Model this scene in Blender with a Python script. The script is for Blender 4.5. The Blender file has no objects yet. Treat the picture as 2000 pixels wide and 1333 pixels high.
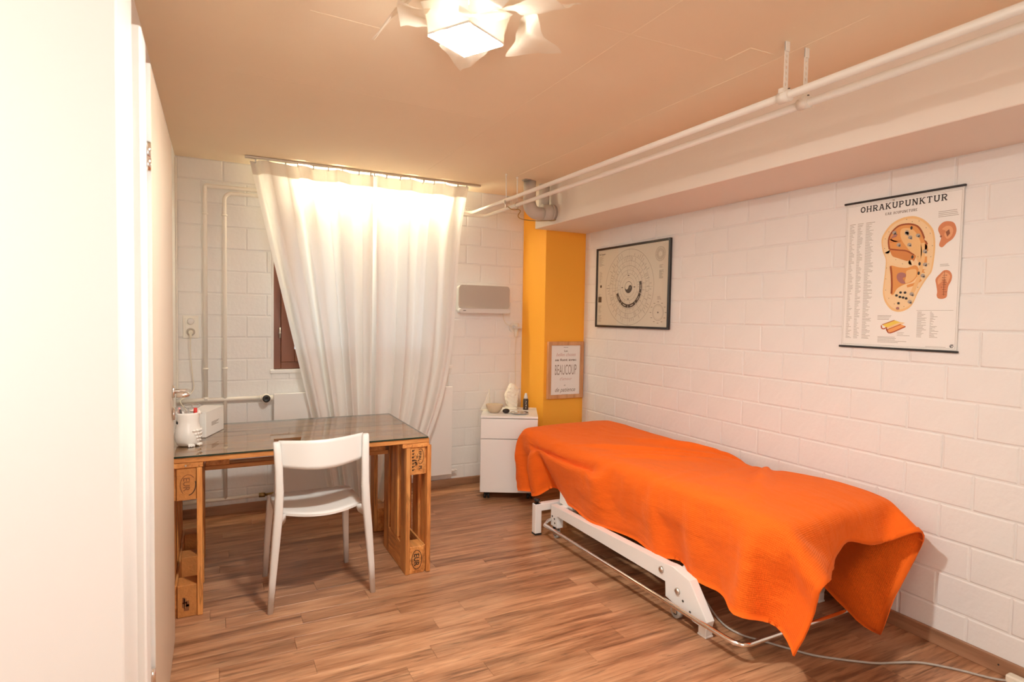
import bpy, bmesh, math, random
import numpy as np
from mathutils import Matrix, Vector
random.seed(7)
SC = bpy.context.scene
COL = SC.collection
PI = math.pi

# ------------------------------------------------------------------ camera, world, lights, exposure
EYE = 1.37
def camera():
    yaw, pitch, roll = math.radians(26.9752), math.radians(-2.42465), math.radians(0.98309)
    cy, sy, cp, sp = math.cos(yaw), math.sin(yaw), math.cos(pitch), math.sin(pitch)
    f = Vector((sy*cp, cy*cp, sp)); r = Vector((cy, -sy, 0)); u = r.cross(f)
    cr, sr = math.cos(roll), math.sin(roll)
    R = r*cr + u*sr; U = u*cr - r*sr
    cam = bpy.data.cameras.new('camera'); o = bpy.data.objects.new('camera', cam); COL.objects.link(o)
    m = Matrix.Identity(4)
    for i in range(3):
        m[i][0] = R[i]; m[i][1] = U[i]; m[i][2] = -f[i]
    m[2][3] = EYE
    o.matrix_world = m
    cam.sensor_fit = 'HORIZONTAL'; cam.sensor_width = 36.0
    cam.lens = 1138.65/2000*36.0
    cam.clip_start = 0.02
    cam.dof.use_dof = True; cam.dof.focus_distance = 3.1; cam.dof.aperture_fstop = 3.2
    SC.camera = o
camera()
w = bpy.data.worlds.new('dusk_daylight'); SC.world = w; w.use_nodes = True
w.node_tree.nodes['Background'].inputs[0].default_value = (0.93, 0.96, 1.0, 1)
w.node_tree.nodes['Background'].inputs[1].default_value = 1.1
SC.view_settings.view_transform = 'Standard'; SC.view_settings.look = 'None'
SC.view_settings.gamma = 1; SC.view_settings.use_curve_mapping = False
SC.view_settings.exposure = 0.53
SC.cycles.max_bounces = 10; SC.cycles.diffuse_bounces = 7; SC.cycles.transparent_max_bounces = 12
SC.cycles.caustics_reflective = False; SC.cycles.caustics_refractive = False
SC.cycles.sample_clamp_indirect = 6

def light(name, kind, loc, power, color, size=.1, rot=(0,0,0), size_y=None):
    l = bpy.data.lights.new(name, kind); l.energy = power; l.color = color
    if kind == 'AREA':
        l.size = size
        if size_y: l.shape = 'RECTANGLE'; l.size_y = size_y
    else: l.shadow_soft_size = size
    o = bpy.data.objects.new(name, l); COL.objects.link(o); o.location = loc; o.rotation_euler = rot
    return o
# the pendant lamp in the room (its bulb), and two unseen area lights added as fill out of view
light('pendant_bulb', 'POINT', (0.68, 1.67, 2.250), 0.75, (1.0, 0.995, 0.92), .07)
light('near_wall_fill', 'AREA', (-0.95, 0.25, 1.60), 7.5, (1.0, 0.985, 0.96), .6, (math.radians(86), 0, math.radians(-12)), 1.3)  # added unseen light that whitens the near wall end
light('camera_side_fill', 'AREA', (0.15, -1.5, 1.55), 20, (1.0, 0.97, 0.91), 1.2, (math.radians(90), 0, math.radians(-8)), 1.5)  # added unseen fill for surfaces that face the camera

# ------------------------------------------------------------------ materials
def mat(name, color, rough=.5, metal=0., bump=0., bscale=40., spec=.5, var=0., vscale=4., trans=0., coat=0.):
    m = bpy.data.materials.new(name); m.use_nodes = True
    nt = m.node_tree; N = nt.nodes; L = nt.links; p = N['Principled BSDF']
    p.inputs['Base Color'].default_value = (*color, 1); p.inputs['Roughness'].default_value = rough
    p.inputs['Metallic'].default_value = metal; p.inputs['Specular IOR Level'].default_value = spec
    p.inputs['Transmission Weight'].default_value = trans; p.inputs['Coat Weight'].default_value = coat
    tc = N.new('ShaderNodeTexCoord')
    if var:
        n = N.new('ShaderNodeTexNoise'); n.inputs['Scale'].default_value = vscale; n.inputs['Detail'].default_value = 5
        L.new(tc.outputs['Object'], n.inputs['Vector'])
        mx = N.new('ShaderNodeMix'); mx.data_type = 'RGBA'
        mx.inputs[6].default_value = (*[c*(1-var) for c in color], 1); mx.inputs[7].default_value = (*[min(1, c*(1+var)) for c in color], 1)
        L.new(n.outputs[0], mx.inputs[0]); L.new(mx.outputs[2], p.inputs['Base Color'])
    if bump:
        n = N.new('ShaderNodeTexNoise'); n.inputs['Scale'].default_value = bscale; n.inputs['Detail'].default_value = 4
        L.new(tc.outputs['Object'], n.inputs['Vector'])
        b = N.new('ShaderNodeBump'); b.inputs['Strength'].default_value = bump; b.inputs['Distance'].default_value = .004
        L.new(n.outputs[0], b.inputs['Height']); L.new(b.outputs[0], p.inputs['Normal'])
    return m
def emit(name, color, s):
    m = bpy.data.materials.new(name); m.use_nodes = True; N = m.node_tree.nodes; N.clear()
    e = N.new('ShaderNodeEmission'); e.inputs[0].default_value = (*color, 1); e.inputs[1].default_value = s
    o = N.new('ShaderNodeOutputMaterial'); m.node_tree.links.new(e.outputs[0], o.inputs[0]); return m
def wood(name, axis, cols, scale=1., rough=.6, streak=0., stretch=14., spec=.4, tone=.25):
    """streaky grain that runs along one axis; each object gets its own cut of it"""
    m = bpy.data.materials.new(name); m.use_nodes = True; nt = m.node_tree; N = nt.nodes; L = nt.links; p = N['Principled BSDF']
    tc = N.new('ShaderNodeTexCoord'); oi = N.new('ShaderNodeObjectInfo')
    off = N.new('ShaderNodeVectorMath'); off.operation = 'SCALE'; off.inputs[0].default_value = (37.1, 17.3, 9.7)
    L.new(oi.outputs['Random'], off.inputs['Scale'])
    add = N.new('ShaderNodeVectorMath'); add.operation = 'ADD'
    L.new(tc.outputs['Object'], add.inputs[0]); L.new(off.outputs[0], add.inputs[1])
    def noise(mul, sc, det, dist=0.):
        mp = N.new('ShaderNodeMapping'); s = [stretch*mul]*3; s['XYZ'.index(axis)] = 1.0*mul
        mp.inputs['Scale'].default_value = s; L.new(add.outputs[0], mp.inputs['Vector'])
        n = N.new('ShaderNodeTexNoise'); n.inputs['Scale'].default_value = sc*scale; n.inputs['Detail'].default_value = det
        n.inputs['Distortion'].default_value = dist; L.new(mp.outputs[0], n.inputs['Vector']); return n
    a = noise(1, 1.6, 6, .6); b = noise(1, 7., 4)
    mixn = N.new('ShaderNodeMath'); mixn.operation = 'MULTIPLY_ADD'; mixn.inputs[1].default_value = .35
    L.new(b.outputs[0], mixn.inputs[0])
    sc = N.new('ShaderNodeMath'); sc.operation = 'MULTIPLY'; sc.inputs[1].default_value = .72; L.new(a.outputs[0], sc.inputs[0])
    L.new(sc.outputs[0], mixn.inputs[2])
    r = N.new('ShaderNodeValToRGB'); e = r.color_ramp
    pos = [.34, .48, .58, .72]
    while len(e.elements) < len(cols): e.elements.new(.5)
    for i, c in enumerate(cols):
        e.elements[i].position = pos[i]; e.elements[i].color = (*c, 1)
    L.new(mixn.outputs[0], r.inputs[0])
    mr = N.new('ShaderNodeMapRange'); mr.inputs[3].default_value = 1-tone; mr.inputs[4].default_value = 1+tone
    L.new(oi.outputs['Random'], mr.inputs[0])
    mul = N.new('ShaderNodeVectorMath'); mul.operation = 'SCALE'
    L.new(r.outputs[0], mul.inputs[0]); L.new(mr.outputs[0], mul.inputs['Scale'])
    col = mul.outputs[0]
    if streak:
        for mulk, sck, lo_, hi_, amt in ((1., 2.6, .56, .70, streak), (.35, 1.6, .54, .66, streak*.55)):
            d = noise(mulk*2.2, sck, 5, 1.1)
            rr = N.new('ShaderNodeMapRange'); rr.inputs[1].default_value = lo_; rr.inputs[2].default_value = hi_; rr.inputs[3].default_value = 1; rr.inputs[4].default_value = 1-amt
            L.new(d.outputs[0], rr.inputs[0])
            m2 = N.new('ShaderNodeVectorMath'); m2.operation = 'SCALE'; L.new(col, m2.inputs[0]); L.new(rr.outputs[0], m2.inputs['Scale']); col = m2.outputs[0]
    L.new(col, p.inputs['Base Color'])
    p.inputs['Roughness'].default_value = rough; p.inputs['Specular IOR Level'].default_value = spec
    bp = N.new('ShaderNodeBump'); bp.inputs['Strength'].default_value = .15; bp.inputs['Distance'].default_value = .002
    L.new(b.outputs[0], bp.inputs['Height']); L.new(bp.outputs[0], p.inputs['Normal'])
    return m
def sheer(name, color, transp, transl):
    m = bpy.data.materials.new(name); m.use_nodes = True; nt = m.node_tree; N = nt.nodes; L = nt.links; N.clear()
    d = N.new('ShaderNodeBsdfDiffuse'); d.inputs[0].default_value = (*color, 1)
    t = N.new('ShaderNodeBsdfTranslucent'); t.inputs[0].default_value = (*color, 1)
    x = N.new('ShaderNodeBsdfTransparent'); o = N.new('ShaderNodeOutputMaterial')
    m1 = N.new('ShaderNodeMixShader'); m1.inputs[0].default_value = transl
    m2 = N.new('ShaderNodeMixShader'); m2.inputs[0].default_value = transp
    L.new(d.outputs[0], m1.inputs[1]); L.new(t.outputs[0], m1.inputs[2])
    L.new(m1.outputs[0], m2.inputs[1]); L.new(x.outputs[0], m2.inputs[2]); L.new(m2.outputs[0], o.inputs[0])
    return m, N, L, (d, t)
def thin_glass(name, tint, rough=.02, ior=1.5):
    m = bpy.data.materials.new(name); m.use_nodes = True; nt = m.node_tree; N = nt.nodes; L = nt.links; N.clear()
    g = N.new('ShaderNodeBsdfGlossy'); g.inputs['Roughness'].default_value = rough
    x = N.new('ShaderNodeBsdfTransparent'); x.inputs[0].default_value = (*tint, 1)
    f = N.new('ShaderNodeFresnel'); f.inputs[0].default_value = ior
    g_ = N.new('ShaderNodeNewGeometry'); k_ = N.new('ShaderNodeMath'); k_.operation = 'SUBTRACT'; k_.inputs[0].default_value = 1; L.new(g_.outputs['Backfacing'], k_.inputs[1])
    mu = N.new('ShaderNodeMath'); mu.operation = 'MULTIPLY'; a1 = N.new('ShaderNodeMath'); a1.operation = 'ADD'; a1.inputs[1].default_value = 1; L.new(f.outputs[0], a1.inputs[0])
    d2 = N.new('ShaderNodeMath'); d2.operation = 'MULTIPLY'; d2.inputs[1].default_value = 2; L.new(f.outputs[0], d2.inputs[0])
    dv = N.new('ShaderNodeMath'); dv.operation = 'DIVIDE'; L.new(d2.outputs[0], dv.inputs[0]); L.new(a1.outputs[0], dv.inputs[1])   # both faces of the pane
    L.new(dv.outputs[0], mu.inputs[0]); L.new(k_.outputs[0], mu.inputs[1])
    mx = N.new('ShaderNodeMixShader'); o = N.new('ShaderNodeOutputMaterial')
    L.new(mu.outputs[0], mx.inputs[0]); L.new(x.outputs[0], mx.inputs[1]); L.new(g.outputs[0], mx.inputs[2]); L.new(mx.outputs[0], o.inputs[0])
    return m

WALLC = (.80, .79, .775)
M_wall = mat('white_wall_paint', WALLC, .62, bump=.35, bscale=55, var=.025, vscale=3)
M_brick = mat('painted_block', WALLC, .6, bump=.5, bscale=38, var=.03, vscale=6)
M_ceil = mat('ceiling_paint_bounce_warmed', (.87, .735, .55), .75, bump=.25, bscale=18, var=.03, vscale=2)  # warm bounce light from the floor is put into this colour
M_beam = mat('beam_paint', (.81, .745, .67), .65, bump=.15, bscale=30)
M_yellow = mat('ochre_yellow_paint', (.92, .43, .038), .6, bump=.1, bscale=60)
M_door = mat('beige_door_laminate_shaded', (.60, .49, .385), .42)  # beige darkened so the colour carries the shade on the leaf face
M_frame = mat('white_lacquered_steel', (.84, .83, .81), .4)
M_floorbase = mat('subfloor', (.10, .05, .03), .8)
M_plank = wood('walnut_laminate', 'X', [(.16, .066, .032), (.35, .165, .083), (.46, .235, .125), (.58, .325, .182)], 1., .36, stretch=11., tone=.11, streak=.42)
M_base = wood('walnut_skirting', 'X', [(.20, .10, .055), (.30, .155, .085), (.36, .19, .105), (.40, .22, .13)], 1., .5, stretch=10., tone=.05)
M_basey = wood('walnut_skirting_side', 'Y', [(.20, .10, .055), (.30, .155, .085), (.36, .19, .105), (.40, .22, .13)], 1., .5, stretch=10., tone=.05)
PINE = [(.24, .080, .022), (.50, .195, .052), (.62, .265, .075), (.72, .36, .12)]
M_pine = {a: wood('oiled_pine_'+a.lower(), a, PINE, 1.3, .5, stretch=9., tone=.16, streak=.4) for a in 'XYZ'}
M_chip = mat('pressed_wood_block', (.50, .20, .05), .7, bump=.6, bscale=120, var=.25, vscale=60)
M_brand = mat('branded_black', (.035, .018, .01), .8)
M_brandf = mat('faded_brand', (.24, .09, .03), .8)
M_white = mat('white_plastic', (.70, .685, .665), .38)
M_seat = mat('white_seat_plastic', (.74, .73, .71), .45)
M_cab = mat('white_cabinet_foil', (.86, .85, .83), .35)
M_pipe = mat('cream_painted_pipe', (.84, .805, .735), .42, bump=.1, bscale=50)
M_pvc = mat('grey_drain_plastic', (.55, .50, .44), .5)
M_chrome = mat('chrome', (.86, .84, .82), .12, metal=1)
M_satin = mat('satin_steel', (.80, .785, .765), .24, metal=1)
M_steel = mat('brushed_steel', (.66, .62, .57), .3, metal=1)
M_brass = mat('dull_brass', (.42, .30, .13), .45, metal=1)
M_black = mat('black_plastic', (.02, .02, .02), .4)
M_blackm = mat('black_frame_lacquer', (.018, .014, .012), .3)
M_greyc = mat('grey_cable', (.42, .38, .34), .5)
M_whitec = mat('white_cable', (.78, .72, .60), .5)
M_paper = mat('cream_paper', (.80, .74, .64), .6)
M_paperw = mat('white_paper', (.84, .83, .80), .5)
M_ink = mat('black_ink', (.03, .025, .025), .6)
M_inkl = mat('soft_grey_ink', (.33, .29, .25), .7)
M_inkm = mat('brown_grey_ink', (.25, .21, .18), .7)
M_pink = mat('rose_ink', (.62, .42, .38), .7)
M_oak = wood('pale_oak_frame', 'Z', [(.42, .20, .08), (.56, .29, .13), (.62, .33, .16), (.66, .37, .19)], 1.4, .5, stretch=9., tone=.04)
M_brown = mat('brown_window_lacquer', (.20, .065, .030), .4)
M_winglass = thin_glass('window_glass', (.9, .95, .95))
M_grille = mat('grey_speaker_cloth', (.50, .45, .40), .85, bump=.4, bscale=700)
M_ceramic = mat('white_ceramic', (.84, .80, .75), .25, coat=.3)
M_clay = mat('sand_ceramic', (.62, .49, .34), .5, var=.1, vscale=30)
M_crystal = mat('milky_crystal', (.86, .80, .68), .35, bump=.9, bscale=35)
M_red = mat('red_plastic', (.62, .03, .02), .35)
M_rubber = mat('grey_rubber', (.42, .40, .37), .6)
M_dark = mat('dark_metal', (.10, .09, .08), .5, metal=.6)
M_vinyl = mat('dark_vinyl', (.05, .05, .06), .5)
M_floorhid = M_plank

# ------------------------------------------------------------------ mesh helpers
WM = {}
class MB:
    def __init__(self): self.bm = bmesh.new()
    def box(self, x0, x1, y0, y1, z0, z1, b=0., seg=1, rot=None, piv=None):
        r = bmesh.ops.create_cube(self.bm, size=1); vs = r['verts']
        for v in vs:
            v.co = Vector((x0 if v.co.x < 0 else x1, y0 if v.co.y < 0 else y1, z0 if v.co.z < 0 else z1))
        if b:
            es = list({e for v in vs for e in v.link_edges})
            rr = bmesh.ops.bevel(self.bm, geom=es, offset=b, segments=seg, affect='EDGES', profile=.5)
            vs = list({v for f in rr['faces'] for v in f.verts} | {v for v in vs if v.is_valid})
        if rot is not None:
            p = Vector(piv) if piv is not None else Vector(((x0+x1)/2, (y0+y1)/2, (z0+z1)/2))
            for v in vs: v.co = p + rot @ (v.co - p)
        return self
    def face(self, pts):
        vs = [self.bm.verts.new(p) for p in pts]; return self.bm.faces.new(vs)
    def tube(self, pts, r, seg=10, caps=True, closed=False):
        pts = [Vector(p) for p in pts]; n = len(pts); rs = r if isinstance(r, (list, tuple)) else [r]*n
        rings = []; up = None
        for i, p in enumerate(pts):
            a = pts[i-1] if (i > 0 or closed) else p; c = pts[(i+1) % n] if (i < n-1 or closed) else p
            t = (c - a).normalized()
            if up is None:
                up = Vector((0, 0, 1)) if abs(t.z) < .9 else Vector((1, 0, 0))
            s = t.cross(up).normalized(); up = s.cross(t).normalized()
            rings.append([self.bm.verts.new(p + (s*math.cos(2*PI*k/seg) + up*math.sin(2*PI*k/seg))*rs[i]) for k in range(seg)])
        for i in range(n if closed else n-1):
            A, B = rings[i], rings[(i+1) % n]
            for k in range(seg):
                f = self.bm.faces.new((A[k], A[(k+1) % seg], B[(k+1) % seg], B[k])); f.smooth = True
        if caps and not closed:
            self.bm.faces.new(rings[0][::-1]); self.bm.faces.new(rings[-1])
        return self
    def lathe(self, prof, c, seg=24, axis='Z', smooth=True):
        c = Vector(c); rings = []
        def P(r, h, a):
            x, y = r*math.cos(a), r*math.sin(a)
            return {'Z': Vector((x, y, h)), 'Y': Vector((x, h, y)), 'X': Vector((h, x, y))}[axis] + c
        for r, h in prof:
            rings.append([self.bm.verts.new(P(max(r, 1e-5), h, 2*PI*k/seg)) for k in range(seg)])
        for A, B in zip(rings, rings[1:]):
            for k in range(seg):
                f = self.bm.faces.new((A[k], A[(k+1) % seg], B[(k+1) % seg], B[k])); f.smooth = smooth
        if prof[0][0] > 1e-4: self.bm.faces.new(rings[0][::-1])
        if prof[-1][0] > 1e-4: self.bm.faces.new(rings[-1])
        return self
    def prism(self, poly, h0, h1, plane='XY', b=0.):
        """extrude a 2D outline; plane XY -> along z, XZ -> along y, YZ -> along x"""
        def P(a, c, h): return {'XY': (a, c, h), 'XZ': (a, h, c), 'YZ': (h, a, c)}[plane]
        A = [self.bm.verts.new(P(x, y, h0)) for x, y in poly]; B = [self.bm.verts.new(P(x, y, h1)) for x, y in poly]
        fs = [self.bm.faces.new(A[::-1]), self.bm.faces.new(B)]
        n = len(poly)
        for i in range(n): fs.append(self.bm.faces.new((A[i], A[(i+1) % n], B[(i+1) % n], B[i])))
        if b:
            es = list(set(fs[0].edges) | set(fs[1].edges))
            bmesh.ops.bevel(self.bm, geom=es, offset=b, segments=2, affect='EDGES', profile=.5)
        return self
    def grid(self, fn, nu, nv, smooth=True):
        V = [[self.bm.verts.new(fn(i/nu, j/nv)) for i in range(nu+1)] for j in range(nv+1)]
        for j in range(nv):
            for i in range(nu):
                f = self.bm.faces.new((V[j][i], V[j][i+1], V[j+1][i+1], V[j+1][i])); f.smooth = smooth
        return self
    def smooth(self):
        for f in self.bm.faces: f.smooth = True
        return self
    def mesh(self, name, m, fix=True):
        if fix: bmesh.ops.recalc_face_normals(self.bm, faces=self.bm.faces[:])
        me = bpy.data.meshes.new(name); self.bm.to_mesh(me); self.bm.free()
        if m: me.materials.append(m)
        return me
def tag(o, label=None, cat=None, group=None, kind=None):
    if label: o['label'] = label
    if cat: o['category'] = cat
    if group: o['group'] = group
    if kind: o['kind'] = kind
    return o
def thing(name, label, cat, loc, rotz=0., group=None):
    o = bpy.data.objects.new(name, None); COL.objects.link(o); o.empty_display_size = .05
    o.location = loc; o.rotation_euler = (0, 0, rotz)
    WM[o.name] = Matrix.Translation(Vector(loc)) @ Matrix.Rotation(rotz, 4, 'Z')
    return tag(o, label, cat, group)
def obj(name, mb, m, parent=None, local=False, fix=True, loc=None):
    """link one mesh object; geometry is in world space unless local, and is brought into its parent's space"""
    me = mb.mesh(name, m, fix) if isinstance(mb, MB) else mb
    o = bpy.data.objects.new(name, me); COL.objects.link(o)
    if parent is not None:
        o.parent = parent
        pm = WM.get(parent.name, Matrix.Identity(4))
        if not local and pm != Matrix.Identity(4): me.transform(pm.inverted())
        WM[o.name] = pm
    else:
        if loc is not None:
            me.transform(Matrix.Translation(-Vector(loc))); o.location = loc
            WM[o.name] = Matrix.Translation(Vector(loc))
        else: WM[o.name] = Matrix.Identity(4)
    return o
def struct(name, mb, m, parent=None):
    o = obj(name, mb, m, parent)
    if parent is None: o['kind'] = 'structure'
    return o
def modifier_bevel(o, wd=.003, seg=2):
    b = o.modifiers.new('bevel', 'BEVEL'); b.width = wd; b.segments = seg; b.limit_method = 'ANGLE'; return o
def arc(c, r, a0, a1, n, plane='XZ', third=0.):
    out = []
    for k in range(n+1):
        a = a0 + (a1-a0)*k/n; p, q = c[0] + r*math.cos(a), c[1] + r*math.sin(a)
        out.append({'XZ': (p, third, q), 'XY': (p, q, third), 'YZ': (third, p, q)}[plane])
    return out
def bezier_path(pts, n=8):
    """smooth curve through points (Catmull-Rom)"""
    P = [Vector(p) for p in pts]; P = [P[0]*2-P[1]] + P + [P[-1]*2-P[-2]]; out = []
    for i in range(1, len(P)-2):
        for k in range(n):
            t = k/n; a, b, c, d = P[i-1], P[i], P[i+1], P[i+2]
            out.append(.5*((2*b) + (c-a)*t + (2*a-5*b+4*c-d)*t*t + (3*b-a-3*c+d)*t**3))
    out.append(P[-2]); return out

def crv(pts, closed=True, n=4):
    """round off a flat outline"""
    m = len(pts); out = []
    for i in range(m if closed else m-1):
        a, b, c, d = [pts[k % m] if closed else pts[min(max(k, 0), m-1)] for k in (i-1, i, i+1, i+2)]
        for k in range(n):
            t = k/n; out.append(tuple(.5*(2*b[j] + (c[j]-a[j])*t + (2*a[j]-5*b[j]+4*c[j]-d[j])*t*t + (3*b[j]-a[j]-3*c[j]+d[j])*t**3) for j in (0, 1)))
    if not closed: out.append(pts[-1])
    return out

# flat print on a surface: origin and two directions, everything in millimetres
class Print:
    def __init__(self, origin, ux, uy, nrm): self.o, self.x, self.y, self.n = Vector(origin), Vector(ux), Vector(uy), Vector(nrm); self.m = MB()
    def P(self, u, v, lev): return self.o + self.x*u*.001 + self.y*v*.001 + self.n*lev*.0003
    def poly(self, pts, lev=1):
        f = self.m.face([self.P(u, v, lev) for u, v in pts]); f.normal_update()
        if f.normal.dot(self.n) < 0: f.normal_flip()
        return self
    def rect(self, u0, v0, u1, v1, lev=1): return self.poly([(u0, v0), (u1, v0), (u1, v1), (u0, v1)], lev)
    def stroke(self, pts, wd, lev=1):
        L = []; R = []
        for i, p in enumerate(pts):
            a = pts[max(0, i-1)]; b = pts[min(len(pts)-1, i+1)]
            dx, dy = b[0]-a[0], b[1]-a[1]; d = math.hypot(dx, dy) or 1
            L.append((p[0]-dy/d*wd/2, p[1]+dx/d*wd/2)); R.append((p[0]+dy/d*wd/2, p[1]-dx/d*wd/2))
        for i in range(len(pts)-1): self.poly([L[i], L[i+1], R[i+1], R[i]], lev)
        return self
    def disc(self, u, v, rx, ry=None, lev=1, n=20):
        ry = ry or rx; return self.poly([(u+rx*math.cos(2*PI*k/n), v+ry*math.sin(2*PI*k/n)) for k in range(n)], lev)
    def arcs(self, u, v, rx, ry, a0, a1, wd, lev=1, n=48):
        k = max(3, int(n*abs(a1-a0)/(2*PI))); return self.stroke([(u+rx*math.cos(a0+(a1-a0)*i/k), v+ry*math.sin(a0+(a1-a0)*i/k)) for i in range(k+1)], wd, lev)
    def ring(self, u, v, rx, ry, wd, lev=1, n=64): return self.arcs(u, v, rx, ry, 0, 2*PI, wd, lev, n)
    def text(self, s, u, v, size, lev=1, width=None, shear=0., align='CENTER', bold=0., sy=1.):
        c = bpy.data.curves.new('t', 'FONT'); c.body = s; c.size = size*.001; c.align_x = align; c.shear = shear; c.offset = bold*.001; c.resolution_u = 3
        o = bpy.data.objects.new('t', c); COL.objects.link(o); bpy.context.view_layer.update()
        me = bpy.data.meshes.new_from_object(o.evaluated_get(bpy.context.evaluated_depsgraph_get()))
        bpy.data.objects.remove(o); bpy.data.curves.remove(c)
        if len(me.vertices):
            xs = [q.co.x for q in me.vertices]; k = 1.
            if width: k = width*.001/max(1e-6, max(xs)-min(xs))
            vs = [self.m.bm.verts.new(self.P(u+q.co.x*1000*k, v+q.co.y*1000*sy, lev)) for q in me.vertices]
            for p in me.polygons:
                try: self.m.bm.faces.new([vs[i] for i in p.vertices])
                except ValueError: pass
        bpy.data.meshes.remove(me); return self
    def lines(self, u0, v0, u1, v1, n, wd=1.2, fill=(.4, 1.), lev=1, rng=random):
        for i in range(n):
            v = v1 + (v0-v1)*(i+.5)/n; self.rect(u0, v-wd/2, u0+(u1-u0)*rng.uniform(*fill), v+wd/2, lev)
        return self
    def build(self, name, m, parent, one=False):
        bmesh.ops.remove_doubles(self.m.bm, verts=self.m.bm.verts[:], dist=1e-5)
        seen = set(); isl = 0
        for v in self.m.bm.verts:
            if v in seen: continue
            isl += 1; q = [v]; seen.add(v)
            while q:
                for e in q.pop().link_edges:
                    for t in e.verts:
                        if t not in seen: seen.add(t); q.append(t)
        o = obj(name, self.m, m, parent, fix=False)
        if isl > 1: o['kind'] = 'stuff'      # flat print of many small marks
        return o

# ------------------------------------------------------------------ the room
XR, YB, XL, ZC = 2.75, 4.345, -0.228, 2.362
YF = -1.6; XE = -1.5                      # entry area behind and left of the photographer
PITCH, Z0, BL = .1473, .017, .265

def rect_minus(r, h):
    x0, x1, z0, z1 = r; a0, a1, b0, b1 = h
    if x1 <= a0 or x0 >= a1 or z1 <= b0 or z0 >= b1: return [r]
    out = []
    if x0 < a0: out.append((x0, a0-.003, z0, z1))
    if x1 > a1: out.append((a1+.003, x1, z0, z1))
    m0, m1 = max(x0, a0), min(x1, a1)
    if z0 < b0: out.append((m0, m1, z0, b0-.003))
    if z1 > b1: out.append((m0, m1, b1+.003, z1))
    return [q for q in out if q[1]-q[0] > .02 and q[3]-q[2] > .012]

brick_cache = {}
def brick_mesh(l, h, axis):
    k = (round(l, 3), round(h, 3), axis)
    if k not in brick_cache:
        m = MB(); d, e = .0032, .004
        def P(a, z, o): return (a, -o, z) if axis == 'X' else (-o, a, z)
        a, b = l/2, h/2
        back = [m.bm.verts.new(P(x, z, 0)) for x, z in ((-a, -b), (a, -b), (a, b), (-a, b))]
        front = [m.bm.verts.new(P(x, z, d)) for x, z in ((-a+e, -b+e), (a-e, -b+e), (a-e, b-e), (-a+e, b-e))]
        m.bm.faces.new(front)
        for i in range(4): m.bm.faces.new((back[i], back[(i+1) % 4], front[(i+1) % 4], front[i]))
        m.bm.faces.ensure_lookup_table(); bmesh.ops.bevel(m.bm, geom=list(m.bm.faces[0].edges), offset=.0018, segments=1, affect='EDGES')
        me = m.mesh('brick', M_brick, fix=False); me.update()
        # make the normals look into the room
        bm = bmesh.new(); bm.from_mesh(me); bmesh.ops.recalc_face_normals(bm, faces=bm.faces[:])
        big = max(bm.faces, key=lambda f: f.calc_area()); ref = Vector((0, -1, 0)) if axis == 'X' else Vector((-1, 0, 0))
        if big.normal.dot(ref) < 0: bmesh.ops.reverse_faces(bm, faces=bm.faces[:])
        bm.to_mesh(me); bm.free(); brick_cache[k] = me
    return brick_cache[k]
def bricks(parent, axis, a0, a1, zmax, plane, off_even, off_odd, pitch, hole=None, joint=.006):
    rng = random.Random(5)
    c = 0
    while Z0 + c*PITCH < zmax - .02:
        z0, z1 = Z0 + c*PITCH, min(zmax, Z0 + (c+1)*PITCH)
        off = off_even if c % 2 == 0 else off_odd
        k0 = math.floor((a0-off)/pitch) - 1; k = k0
        while off + k*pitch < a1:
            s, e = max(a0, off + k*pitch), min(a1, off + (k+1)*pitch); k += 1
            if e - s < .02: continue
            rects = [(s+joint/2, e-joint/2, z0+joint/2, z1-joint/2)]
            if hole: rects = rect_minus(rects[0], hole)
            for r in rects:
                me = brick_mesh(r[1]-r[0], r[3]-r[2], axis)
                o = bpy.data.objects.new('brick', me); COL.objects.link(o); o.parent = parent
                ca, cz = (r[0]+r[1])/2, (r[2]+r[3])/2; d = rng.uniform(-.0012, .0006)
                o.location = (ca, plane+d, cz) if axis == 'X' else (plane+d, ca, cz)
                o.rotation_euler = (0, rng.uniform(-.004, .004), 0) if axis == 'X' else (rng.uniform(-.004, .004), 0, 0)
        c += 1

# floor: slab and laminate strips that run along the back wall
floor = struct('floor', MB().box(XE, XR+.1, YF, YB+.1, -.08, -.012), M_floorbase)
PW = .1
plank_cache = {}
def plank_mesh(l, wd):
    k = (round(l, 3), round(wd, 4))
    if k not in plank_cache:
        m = MB(); g = .0004; b = .0006
        x, y = l/2-g, wd/2-g
        t = [m.bm.verts.new(p) for p in ((-x+b, -y+b, 0), (x-b, -y+b, 0), (x-b, y-b, 0), (-x+b, y-b, 0))]
        q = [m.bm.verts.new(p) for p in ((-x, -y, -b), (x, -y, -b), (x, y, -b), (-x, y, -b))]
        d = [m.bm.verts.new(p) for p in ((-x, -y, -.0118), (x, -y, -.0118), (x, y, -.0118), (-x, y, -.0118))]
        m.bm.faces.new(t)
        for A, B in ((q, t), (d, q)):
            for i in range(4): m.bm.faces.new((A[i], A[(i+1) % 4], B[(i+1) % 4], B[i]))
        plank_cache[k] = m.mesh('plank', M_plank)
    return plank_cache[k]
rng = random.Random(11)
LENS = [.62, .86, 1.28, .74, 1.02]
row = 0; y = .75
while y < YB - .001:
    y1 = min(YB, y+PW); r = round((y-.75)/PW)
    x = {19: .34, 15: .34, 17: 1.03, 12: .94}.get(r, rng.uniform(-.2, .9))
    cuts = []; q = x
    while q > XL: cuts.append(q); q -= rng.choice(LENS)
    q = x
    while q < XR:
        q += rng.choice(LENS)
        if q < XR: cuts.append(q)
    cuts = [XL-.1] + sorted(c for c in cuts if XL+.05 < c < XR-.08) + [XR]
    for a, b in zip(cuts, cuts[1:]):
        o = bpy.data.objects.new('plank', plank_mesh(b-a, y1-y)); COL.objects.link(o); o.parent = floor
        o.location = ((a+b)/2, (y+y1)/2, 0)
    y += PW
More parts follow.
